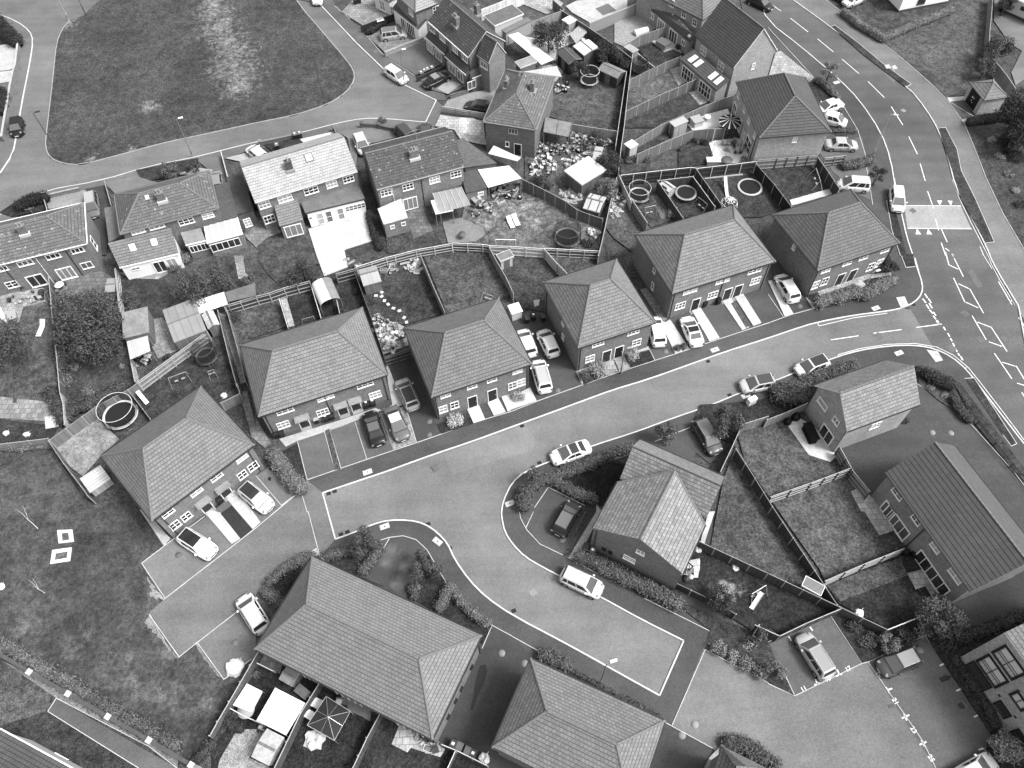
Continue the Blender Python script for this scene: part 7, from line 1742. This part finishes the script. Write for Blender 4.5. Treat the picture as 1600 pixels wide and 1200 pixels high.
aframe('21 790,575 870,545', 1.4, 'low swing frame in the garden under the pale railed fence'); aframe('13 625,975 672,965', 1.5, 'thin swing frame beside the left trampoline', .4); aframe('K 185,1010 270,1080', 1.5, 'swing frame in the middle trampoline garden', .4); aframe('22 215,300 270,285', 1.6, 'swing frame behind the wide terrace', .4)
aframe('33 1125,385 1190,345', 1.8, 'pale swing frame in the dark lower garden', .6); aframe('22 1065,175 1110,190', 1.2, 'pale swing frame on the plain lawn', .6); aframe('14 225,790 245,850', 1.6, 'white swing frame against the dark fence', .8); aframe('21 975,545 1000,535', 1.0, 'small play frame under the small trampoline', .4)
# football goal, climbing dome, parasol, pergola, table
P = [G(PX('A',x,y), z) for x, y, z in ((345,850,.1),(343,803,1.5),(488,806,1.5),(487,852,.1))]; c = (P[0]+P[3])/2; r = thing('goal_frame', 'white goal frame behind the palest fence panels', 'goal', (c.x,c.y,.1)); m = plain(.75)
for nm, i, j in (('post',0,1),('crossbar',1,2),('post',2,3)): b = MB(); b.tube([P[i]-c, P[j]-c], .05, 6); b.build(nm, m, r)
p = G(PX('K',480,1055), .6); r = thing('climbing_dome', 'white climbing dome above the wide terrace ridge', 'climbing frame', (p.x,p.y,.1)); m = plain(.7); V = []
for j in range(4):
    a = j*pi/2/3.2; V.append([(cos(a)*1.15*cos(2*pi*(k+.5*(j%2))/9), cos(a)*1.15*sin(2*pi*(k+.5*(j%2))/9), sin(a)*1.05) for k in range(9)])
b = MB()
for j in range(4):
    for k in range(9):
        b.tube([V[j][k], V[j][(k+1)%9]], .028, 5)
        if j < 3: b.tube([V[j][k], V[j+1][k]], .028, 5); b.tube([V[j][k], V[j+1][(k-1+(j%2))%9]], .028, 5)
b.build('dome_frame', m, r); b = MB(); b.ring((0,0,.02),1.15,.035,24,5); b.build('base_ring', m, r)
p = G(PX('K',487,292), 2.3); r = thing('parasol', 'open black and white radial-striped parasol on the patio', 'parasol', (p.x,p.y,.1), .2); n = 20
for c_, m in ((0, plain(.02,.8)), (1, plain(.55,.8))):
    b = MB()
    for k in range(n):
        if (k % 2) != c_: continue
        a0, a1 = 2*pi*(k-.0)/n, 2*pi*(k+1-.0)/n
        if c_: a0 += .1; a1 -= .1
        else: a0 -= .1; a1 += .1
        R = 1.55; b.add([(0,0,2.55),(R*cos(a0),R*sin(a0),2.05),(R*cos(a1),R*sin(a1),2.05)], [(0,1,2)])
    b.build('canopy', m, r)
b = MB(); b.tube([(0,0,0),(0,0,2.6)], .03, 8); b.build('pole', metal(.5), r); b = MB(); b.lathe([(.0,0),(.3,0),(.3,.08),(0,.1)],14); b.build('base', plain(.1), r)
P = [G(PX('K',x,y), 2.3) for x, y in ((345,375),(610,365),(615,480),(345,490))]; c = sum(P, Vector())/4; r = thing('pergola', 'white open pergola beams beside the dark-tiled house', 'pergola', (c.x,c.y,.1)); m = plain(.7)
for i, j in ((0,1),(3,2)): b = MB(); b.bar(P[i]-c, P[j]-c, .07); b.build('beam', m, r)
for k in range(6): f = k/5; b = MB(); b.bar(P[0].lerp(P[1],f)-c, P[3].lerp(P[2],f)-c, .06); b.build('rafter', m, r)
for q in P: b = MB(); q = q-c; b.bar((q.x,q.y,-0.0),(q.x,q.y,2.2),.07); b.build('post', m, r)
for t, x, y, rr, lb, v in (('K',270,258,.5,'round white table beside the outdoor kitchen unit',.7),('E',505,358,.55,'round white table in the dark yard of the leftmost pair',.75),('K',455,665,.75,'round grey garden table top beside the white storage bench',.12),('A',103,770,.5,'round fire bowl on the bare yard',.1),('B',225,748,.75,'round pale trampoline cover on the tarpaulin corner',.3),('34',1,1,.1,'x',.1)):
    if lb == 'x': continue
    p = G(PX(t,x,y), .7); r = thing('round_table', lb, 'table', (p.x,p.y,.1)); b = MB(); b.lathe([(0,.7),(rr,.7),(rr,.74),(0,.745)], 24); b.build('table_top', plain(v,.6), r)
    for k in range(3): a = k*2.1; b = MB(); b.tube([(cos(a)*rr*.3,sin(a)*rr*.3,.7),(cos(a)*rr*.7,sin(a)*rr*.7,0)], .02, 5); b.build('leg', metal(.3), r)
# crumpled bulk bag and teepee
def crumple(t, x, y, r0, h, label, name, cat, v=.65, seed=3, n=14):
    p = G(PX(t,x,y), h*.4); r = thing(name, label, cat, (p.x,p.y,.1)); rnd = random.Random(seed); b = MB(); V = [(0,0,h*.6)]
    for j, (q, z) in enumerate(((.5,h*.95),(.85,h*.75),(1,h*.15),(1.02,0))):
        for k in range(n): a = 2*pi*k/n; u = r0*q*rnd.uniform(.75,1.15); V.append((u*cos(a),u*sin(a),max(0,z*rnd.uniform(.7,1.15)) if z else 0))
    F = [(0,1+k,1+(k+1)%n) for k in range(n)]+[(1+j*n+k,1+(j+1)*n+k,1+(j+1)*n+(k+1)%n,1+j*n+(k+1)%n) for j in range(3) for k in range(n)]
    b.add(V, F); b.build('fabric', plain(v,.8), r); b = MB(); b.tube([(r0*.5,r0*.5,h*.6),(r0*.8,r0*.9,h*.9)], .03, 5); b.build('strap', plain(v*.8,.8), r)
crumple('31',1098,728,.8,.7,'crumpled white bulk bag at the corner of the paved court','bulk_bag','bulk bag'); crumple('B',758,980,.95,.8,'collapsed pale play tent below the dark gazebo frame','play_tent','play tent',.5,5)
crumple('33',873,168,.5,.5,'white crumpled cover beside the T-shaped house','ground_cover','cover',.7,6); crumple('34',428,475,.45,.4,'white object on the fence end of the two-tone lawn','ground_cover','cover',.7,7); crumple('24',690,1142,.01,.01,'x','ground_cover','cover') if 0 else None
crumple('C',1070,1118,.5,.6,'white tub full of dark waste at the end of the bin row','waste_tub','tub',.6,8); crumple('21',1050,655,.35,.4,'white bucket-like toy at the foot of the alley fence','toy','toy',.7,9)
crumple('33',1048,262,.42,.25,'round white toy on the dark fence line','toy','toy',.65,10); crumple('13',455,700,.01,.01,'x','toy','toy') if 0 else None
for i,(t,x,y,v) in enumerate((('21',30,832,.55),('21',127,838,.55),('31',5,350,.7))): crumple(t,x,y,.35,.35,('pale boulder, left of two in the leftmost bed','pale boulder, right of two in the leftmost bed','pale boulder at the left edge of the open field')[i],'boulder','boulder',v,20+i)
# bare rotary post in the shrub bed
B_ = G(PX('33',1110,610)); T_ = G(PX('33',1158,530), 1.9); r = thing('post', 'bare pale post leaning over the shrub bed', 'post', (B_.x,B_.y,.1)); b = MB(); b.tube([(0,0,0), T_-B_], .03, 6); b.build('shaft', plank(.6), r); b = MB(); q = T_-B_; b.lathe([(0,0),(.05,0),(.05,.08),(0,.08)], 8, c=tuple(q)); b.build('cap', plank(.6), r)
# television aerials
for h, u in ((h19,0),(h22,1),(h25,2),(h20,2)):
    z = h.ze+h.rise; b = MB(); b.tube([(u,0,z-.1),(u,0,z+1.6)], .02, 5); b.tube([(u-.5,.0,z+1.5),(u+.5,.0,z+1.5)], .012, 4)
    for k in range(6): b.tube([(u-.45+k*.18,-.2,z+1.5),(u-.45+k*.18,.2,z+1.5)], .008, 4)
    b.build('aerial', metal(.5), h.root)
# ------------------------------------------------------------------ hedges, shrubs and trees
HG = 'hedges around the houses'
hedge('22 85,930 110,970 150,1030 185,1070 210,1085', 1.9, 1.6, 'broad bushy hedge at the left end of the wide terrace drives', .11, 150, .1, HG)
hedge('32 60,330 140,260 230,210 262,205', 1.2, 1.0, 'clipped hedge curving round the far left corner of the largest roof', .09, 150, .09, HG)
hedge('32 45,370 80,400 110,425', 1.3, 1.0, 'short hedge block beside the tucked-in white car', .08, 150, .09, HG)
hedge('32 310,215 370,195 440,180 500,175 545,160', 1.2, 1.0, 'clipped hedge running to the small tree at the near kerb', .08, 150, .09, HG)
hedge('32 570,170 545,220 500,280', 1.3, 1.0, 'hedge on the left side of the rounded drive', .08, 150, .09, HG)
hedge('32 730,350 745,400', 1.0, .9, 'tiny hedge clump on the right side of the rounded drive', .07, 150, .09, HG)
hedge('32 905,345 890,390 855,450', 1.3, 1.1, 'hedge arm pointing to the largest roof', .085, 150, .09, HG)
hedge('32 910,350 960,420 1020,475 1080,520', 1.1, 1.0, 'hedge beside the pavement running to the dark shared drive', .1, 150, .09, HG)
hedge('33 320,205 420,250 540,310 640,355 770,430', 1.7, 1.3, 'long thick clipped hedge under the gable of the T-shaped house', .085, 170, .09, HG)
hedge('23 560,895 450,930 380,965 260,1010 150,1050', 1.3, 1.3, 'curved hedge behind the white coupe', .075, 150, .1, HG)
hedge('23 130,1050 60,1110 50,1170', 1.8, 1.5, 'bushy end of the hedge at the bend of the kerb', .065, 150, .1, HG)
hedge('23 190,1050 260,1090 330,1120 385,1140', 1.3, 1.2, 'hedge above the black hatchback drive', .075, 150, .1, HG)
hedge('24 240,215 330,190 400,165 460,180 520,140 575,115', 1.8, 1.4, 'large untidy hedge in front of the dark corner house', .12, 150, .1, HG)
hedge('24 40,620 130,610 220,575 300,545 400,520', 1.9, 1.4, 'irregular shrub hedge along the far kerb pavement', .075, 130, .11, HG)
hedge('24 60,650 150,660', 2.6, 1.8, 'tall bushy shrubs at the left end of the shrub border', .06, 110, .12, HG)
hedge('14 355,55 430,115 540,180 700,110 850,50', 1.2, 1.2, 'clipped hedge around the lawn of the white rendered house', .14, 150, .09, HG)
hedge('14 235,375 280,410 325,455', 1.2, .9, 'small oblong hedge above the white saloon', .1, 150, .09, HG)
hedge('14 360,775 425,765 480,750', 1.6, 1.2, 'small rectangular hedge by the short railed fence', .09, 150, .09, HG)
hedge('14 310,615 405,610', .8, .5, 'low hedge between the parked cars at the main road', .08, 150, .08, HG)
hedge('24 700,535 750,550', 1.3, 1.1, 'dark rounded shrub at the corner of the junction bed', .03, 150, .1, HG)
hedge('24 760,560 850,600', 2.0, 1.3, 'dark shrub mass in the junction bed', .03, 150, .1, HG)
hedge('24 870,670 900,720 940,765', 1.3, .9, 'trailing shrubs on the planted bank', .05, 150, .09, HG)
hedge('34 905,590 1000,560 1100,520 1200,480', 1.3, 1.0, 'hedge between the dark drive and the apartment block', .05, 140, .1, HG)
hedge('34 885,690 960,800 1030,900 1060,990', 1.3, .7, 'low planting along the foot of the apartment block', .045, 120, .1, HG)
hedge('33 150,665 200,690 240,715', 1.7, 1.2, 'shrub clump at the corner of the bottom house', .07, 150, .1, HG)
hedge('33 250,725 400,810 600,910 690,960', .6, .4, 'thin low planting along the bottom house', .06, 100, .08, HG)
hedge('33 1010,1085 1080,1095 1150,1130 1230,1180', 1.8, 1.0, 'shrub bed round the bottom edge roof corner', .06, 130, .1, HG)
hedge('11 95,960 150,935 205,925', 2.0, 1.5, 'solid black-green square hedge at the left front garden', .02, 160, .1, HG)
hedge('11 -20,90 30,150 70,190', 2.6, 1.8, 'dark hedge at the top left corner', .025, 150, .11, HG)
hedge('11 0,420 20,450 10,520', 1.6, 1.3, 'rounded dark hedge at the left edge below the pale drive', .025, 150, .1, HG)
hedge('M -40,200 60,250 150,330 260,400 360,440', 1.5, .9, 'flowering border left part behind the boundary wall', .1, 110, .1, HG)
hedge('M 360,450 480,500 560,560 700,650', 1.6, .9, 'flowering border middle part behind the boundary wall', .09, 110, .1, HG)
hedge('M 720,660 880,760 1000,830 1180,930 1350,1030', 1.6, .9, 'flowering border right part behind the boundary wall', .08, 110, .1, HG)
hedge('31 1050,1000 980,1100 900,1180', 1.2, .8, 'dark rough growth along the double-railed fence', .04, 90, .1, HG)
hedge('21 0,900 100,905 240,890', .8, .6, 'straggly planting along the top of the field', .09, 90, .09, HG)
hedge('21 240,640 300,760 330,720 420,690 560,620', 2.0, 1.2, 'dark undergrowth filling the foot of the overgrown garden', .05, 90, .12, HG)
hedge('21 255,200 280,380 290,520', 1.6, 1.2, 'undergrowth along the left side of the overgrown garden', .055, 90, .11, HG)
hedge('H 980,330 1010,440 1080,460 1190,520', 2.2, 1.8, 'very dark shrubs below the long railed fence', .022, 110, .12, HG)
hedge('14 1140,700 1180,560 1100,545 950,565', 1.6, 1.2, 'dark hedge between the substation hut and the planting bed', .035, 120, .1, HG)
hedge('12 530,1000 550,1090 580,1160', 1.1, .9, 'dark planting beside the bright concrete yard', .03, 120, .1, HG)
hedge('B 250,440 300,460', 1.2, .8, 'leafy clump in the foreground garden corner', .05, 120, .1, HG)
hedge('B 60,800 120,860 170,890', 1.3, 1.0, 'dark planting inside the double-railed fence', .03, 110, .1, HG)
hedge('K 20,560 130,510 250,480', .8, .5, 'dark flower border under the slanting fence', .06, 110, .08, HG)
hedge('12 520,150 540,145 610,100', .9, .7, 'dark planting behind the low black fence', .03, 120, .09, HG)
for a in (
 ('21',400,290,6.5,4.2,'largest broad dark tree in the overgrown garden',.05,5200,.15,16), ('21',440,420,5.2,3.0,'lower dark tree crown in the overgrown garden',.045,3000,.14,12),
 ('21',10,420,5.5,3.2,'dark tree at the left edge beside the leftmost lawn',.045,3000,.14,12),
 ('21',905,140,4.2,2.8,'spiky dark tree beside the large grey shed',.055,2600,.13,12), ('21',1020,120,3.4,2.2,'smaller spiky tree right of the spiky dark tree',.055,1600,.12,10),
 ('22',220,80,3.2,2.2,'rounded dark bush tree beside the arched shelter',.04,1800,.12,10),
 ('H',590,290,4.6,2.9,'broad dark tree behind the patio at the top',.035,3000,.14,12), ('H',1040,430,4.0,2.4,'dark tree among the shrubs right of the white-roofed shed',.03,2200,.13,10),
 ('H',830,540,3.0,1.6,'dark tree behind the white-rimmed trampoline',.035,1200,.12,8),
 ('I',790,640,3.8,1.9,'dark bush tree between workshop and the dark gap',.03,1800,.12,9), ('I',760,860,3.6,1.7,'grey-leaved bushy tree beside the striped-roof shed',.09,1500,.12,8), ('I',670,430,2.6,1.5,'dark shrub tree in the cluttered yard',.035,1000,.11,7),
 ('32',530,185,4.2,1.5,'small round tree at the near kerb between two hedges',.05,1800,.11,10), ('32',800,300,4.2,1.7,'small tree right of the rounded drive',.055,2000,.11,10),
 ('23',710,880,4.0,1.3,'narrow upright tree beside the shrub corner of the T-shaped house',.06,1200,.11,9), ('23',985,830,4.2,1.9,'small tree overhanging the dark estate car',.055,2200,.11,10),
 ('23',90,1060,3.2,.9,'thin twiggy tree at the bend hedge',.06,500,.1,6),
 ('14',265,400,4.0,1.4,'thin pale tree at the far bend of the main road',.1,900,.11,8), ('14',490,870,3.2,1.2,'small dark tree beside the white people carrier',.05,1300,.1,8),
 ('34',795,505,4.0,2.2,'tree beside the end of the long gabled terrace',.06,2800,.12,11), ('33',960,440,3.0,1.4,'dark tree in the shrub bed below the T-shaped house',.03,1100,.11,8), ('34',565,615,1.8,1.1,'pale bush tree in the bed above the grey hatchback',.09,900,.1,8),
 ('34',1110,1100,2.4,1.5,'white-blossomed shrub at the corner of the numbered bays',.16,1500,.1,8), ('34',40,745,2.2,1.1,'round bush beside the bay with the silver off-roader',.1,900,.1,7),
 ('14',1075,230,4.5,2.2,'leafy tree beside the caravan drive',.055,2200,.13,10), ('14',1020,320,3.0,1.6,'bushy tree at the fence corner',.05,1500,.12,8), ('14',1180,520,6.5,3.2,'large very dark tree at the right edge above the hut',.022,3600,.14,13), ('14',1200,640,5.0,2.6,'second dark tree at the right edge',.025,2400,.14,11),
 ('14',1120,20,3.4,1.6,'small dark tree left of the camper van',.04,1200,.12,8),
 ('11',905,790,2.2,1.1,'round bush at the corner of the pale front drive',.05,800,.1,6), ('11',800,800,2.4,1.5,'leafy shrub in the front bed of the hip-roofed pair',.07,1100,.11,8), ('12',590,565,.9,.7,'dark shrub on the low brick wall at the turning head',.06,400,.08,5),
 ('A',700,390,2.2,1.3,'scrubby bush behind the grey yard fence',.06,800,.11,7), ('24',565,45,2.4,1.2,'dark bush at the right end of the corner house',.03,900,.11,7),
 ('33',1140,600,2.0,1.0,'shrub at the foot of the pale bed post',.05,600,.1,6)):
    t,x,y,hh,r,lb,v,n,sz,cl = a; tree(t,x,y,hh,r,lb,v,n,sz,'garden trees and bushes',cl,at=None if t in ('32','23','33') or (t,x) in (('14',265),('14',490)) else .6,trunk=.06+hh*.015)
SB = 'garden shrubs'
for a in (
 ('23',410,530,1.3,1.3,'big pale flowering bush before the square house',.2,1500,.08),('23',562,470,.95,1.2,'pale bush right of the doors of the square house',.2,800,.08),('23',350,560,.9,.9,'dark bush left of the big pale one',.07,600,.09),
 ('22',935,770,1.1,1.1,'bright white flowering bush below the hip-roofed pair',.3,1200,.08),('23',28,660,.9,.9,'pale bush on the white paving beside the shared drive',.22,700,.08),('22',820,770,.4,.4,'x',.3,100,.08),
 ('23',775,432,.55,.6,'small round dark bush, left of two at the white path foot',.05,350,.08),('23',805,428,.5,.55,'small round dark bush, right of two at the white path foot',.05,300,.08),
 ('33',970,640,.9,.9,'silvery bush, first along the shared court bed',.12,600,.09),('33',1035,680,.7,.8,'pale bush, second along the shared court bed',.16,450,.08),('33',1100,715,.9,.9,'speckled bush, third along the shared court bed',.1,600,.09),('33',1165,745,1.0,1.0,'speckled bush, fourth along the shared court bed',.1,700,.09),('33',1110,620,.8,.3,'pale ground plant around the bare post',.2,350,.08),
 ('34',400,530,.9,.8,'dark shrub in the triangular bed by the fence',.05,500,.09),('34',460,600,1.1,.9,'grey-green shrub in the triangular bed',.06,700,.09),('34',640,590,1.2,1.0,'shrub right of the triangular bed',.05,800,.09),('34',820,600,1.4,.8,'dark ground shrub under the terrace-end tree',.04,900,.1),('34',950,500,.7,.5,'x',.05,300,.1),
 ('34',770,380,.4,.4,'x',.05,120,.08),('34',800,400,.6,.8,'spiky plant at the patio of the long gabled terrace',.07,400,.09),
 ('14',1110,660,1.1,.9,'dark shrub in the right-hand planting bed, upper one',.03,700,.1),('14',1160,740,1.2,1.0,'dark shrub in the right-hand planting bed, lower one',.03,800,.1),('14',1050,660,.8,.4,'pale ground plant, upper of the right-hand bed',.16,350,.09),('14',1085,735,.8,.4,'pale ground plant, middle of the right-hand bed',.17,350,.09),('14',1130,820,.8,.4,'grey ground plant below the middle of the right-hand bed',.12,300,.09),('14',1160,895,.7,.4,'pale ground plant, lowest of the right-hand bed',.17,350,.09),('14',1180,960,1.0,.6,'dark ground plant near the right edge',.04,500,.09),
 ('21',600,200,1.2,1.2,'leafy bush at the fence left of the round lawn',.06,900,.1),('21',620,235,.9,.9,'small bush above the square felt shed',.06,500,.1),('21',420,640,.9,.7,'pale tuft in the overgrown garden',.11,500,.09),('21',310,580,1.1,.9,'grey-leaved bush in the overgrown garden',.09,600,.1),('21',575,520,.4,.5,'small grey tuft beside the pale store',.14,200,.08),('21',350,520,.8,.6,'pale feathery plant in the overgrown garden',.13,400,.09),
 ('21',785,475,.5,.6,'dark round shrub on the gravel path',.04,300,.08),('21',860,10,1.1,1.0,'speckled flower bush by the glazed porch',.12,700,.09),('21',820,60,1.0,.9,'leafy shrub by the white-walled wing',.07,500,.1),('22',100,140,1.0,.8,'x',.05,300,.1),
 ('12',1195,880,.8,.8,'x',.05,300,.1),('A',640,400,1.0,.7,'low scrub left of the cluttered trellis',.06,600,.1),('A',1000,830,1.0,.9,'dark shrub beside the slab table',.04,600,.1),('A',1090,400,1.0,1.2,'bush against the edge-on fence',.07,600,.1),
 ('I',1000,600,1.1,.7,'low planting right of the dark gap, left one',.08,600,.09),('I',1120,590,1.1,.7,'low planting right of the dark gap, right one',.08,600,.09),('I',470,640,.5,.5,'small plant on the yard lawn',.07,250,.08),('I',860,880,.7,1.0,'dark round bush beside the whitish fence',.03,500,.09),('I',90,800,.9,.8,'scrub in the cluttered yard',.05,500,.1),('I',680,360,.9,1.2,'leafy bush under the pale fence',.05,700,.1),('I',830,350,1.0,1.2,'dark bush at the foot of the gap fence',.03,700,.1),
 ('K',150,490,.6,.8,'dark bush, left of two under the slanting fence',.02,350,.09),('K',235,500,.6,.7,'dark bush, right of two under the slanting fence',.02,350,.09),('K',600,350,.4,.5,'x',.05,120,.08),('K',620,670,.7,.6,'feathery plant at the corner of the white patio',.13,400,.09),('J',600,440,.6,.8,'dark plant beside the lean-to corner',.04,350,.09),
 ('L',90,240,.9,.8,'round dark bush behind the low black fence',.04,500,.09),('B',110,820,.8,.9,'dark bush near the tarpaulin',.04,450,.1),('B',540,1020,.3,.3,'x',.05,100,.08),
 ('24',760,620,.5,.4,'small pale plant in the junction bed',.12,250,.08),('24',825,655,.5,.4,'tiny pale plant lower in the junction bed',.15,250,.08),('24',640,770,.6,.5,'dark plant at the foot of the small gabled house',.03,300,.08),
 ('32',755,355,.6,.6,'grey tuft beside the small hedge clump',.09,250,.08),('31',1130,690,.8,.5,'x',.05,100,.08),('21',1170,120,1.2,.9,'bushy plants along the dark railed fence',.06,700,.1),('21',1100,290,1.1,.8,'low shrubs at the top of the alley',.05,600,.1),
 ('12',70,640,.5,.5,'x',.05,100,.08),('22',470,165,.6,.7,'dark plant against the near-black fence',.03,300,.09)):
    if a[5] != 'x': bush(a[0],a[1],a[2],a[3],a[4],a[5],a[6],a[7],a[8],group=SB)
# bare saplings in the open field
def sapling(base, tops, label, v=.55):
    B_ = G(pts(base)[0]); r = thing('sapling', label, 'sapling', (B_.x,B_.y,.1)); b = MB(); T = pts(tops); z = 2.4
    q = G(T[0], z)-B_; main = Vector((q.x*.55,q.y*.55,z*.55)); b.tube([(0,0,0), main*.5+Vector((.04,0,0)), main], [.035,.03,.022], 6); b.build('trunk', plank(v), r)
    for p in T:
        q = G(p, z)-B_; e = Vector((q.x,q.y,z)); b = MB(); b.tube([main*.8, (main+e)/2+Vector((.05,.03,0)), e], [.018,.012,.006], 5); b.build('branch', plank(v), r)
sapling('31 178,78','31 80,-10 125,5 110,-30','pale bare sapling, upper one in the open field')
sapling('31 210,380','31 150,345 155,312 135,318','pale bare sapling, lower one in the open field')
bpy.context.view_layer.update()
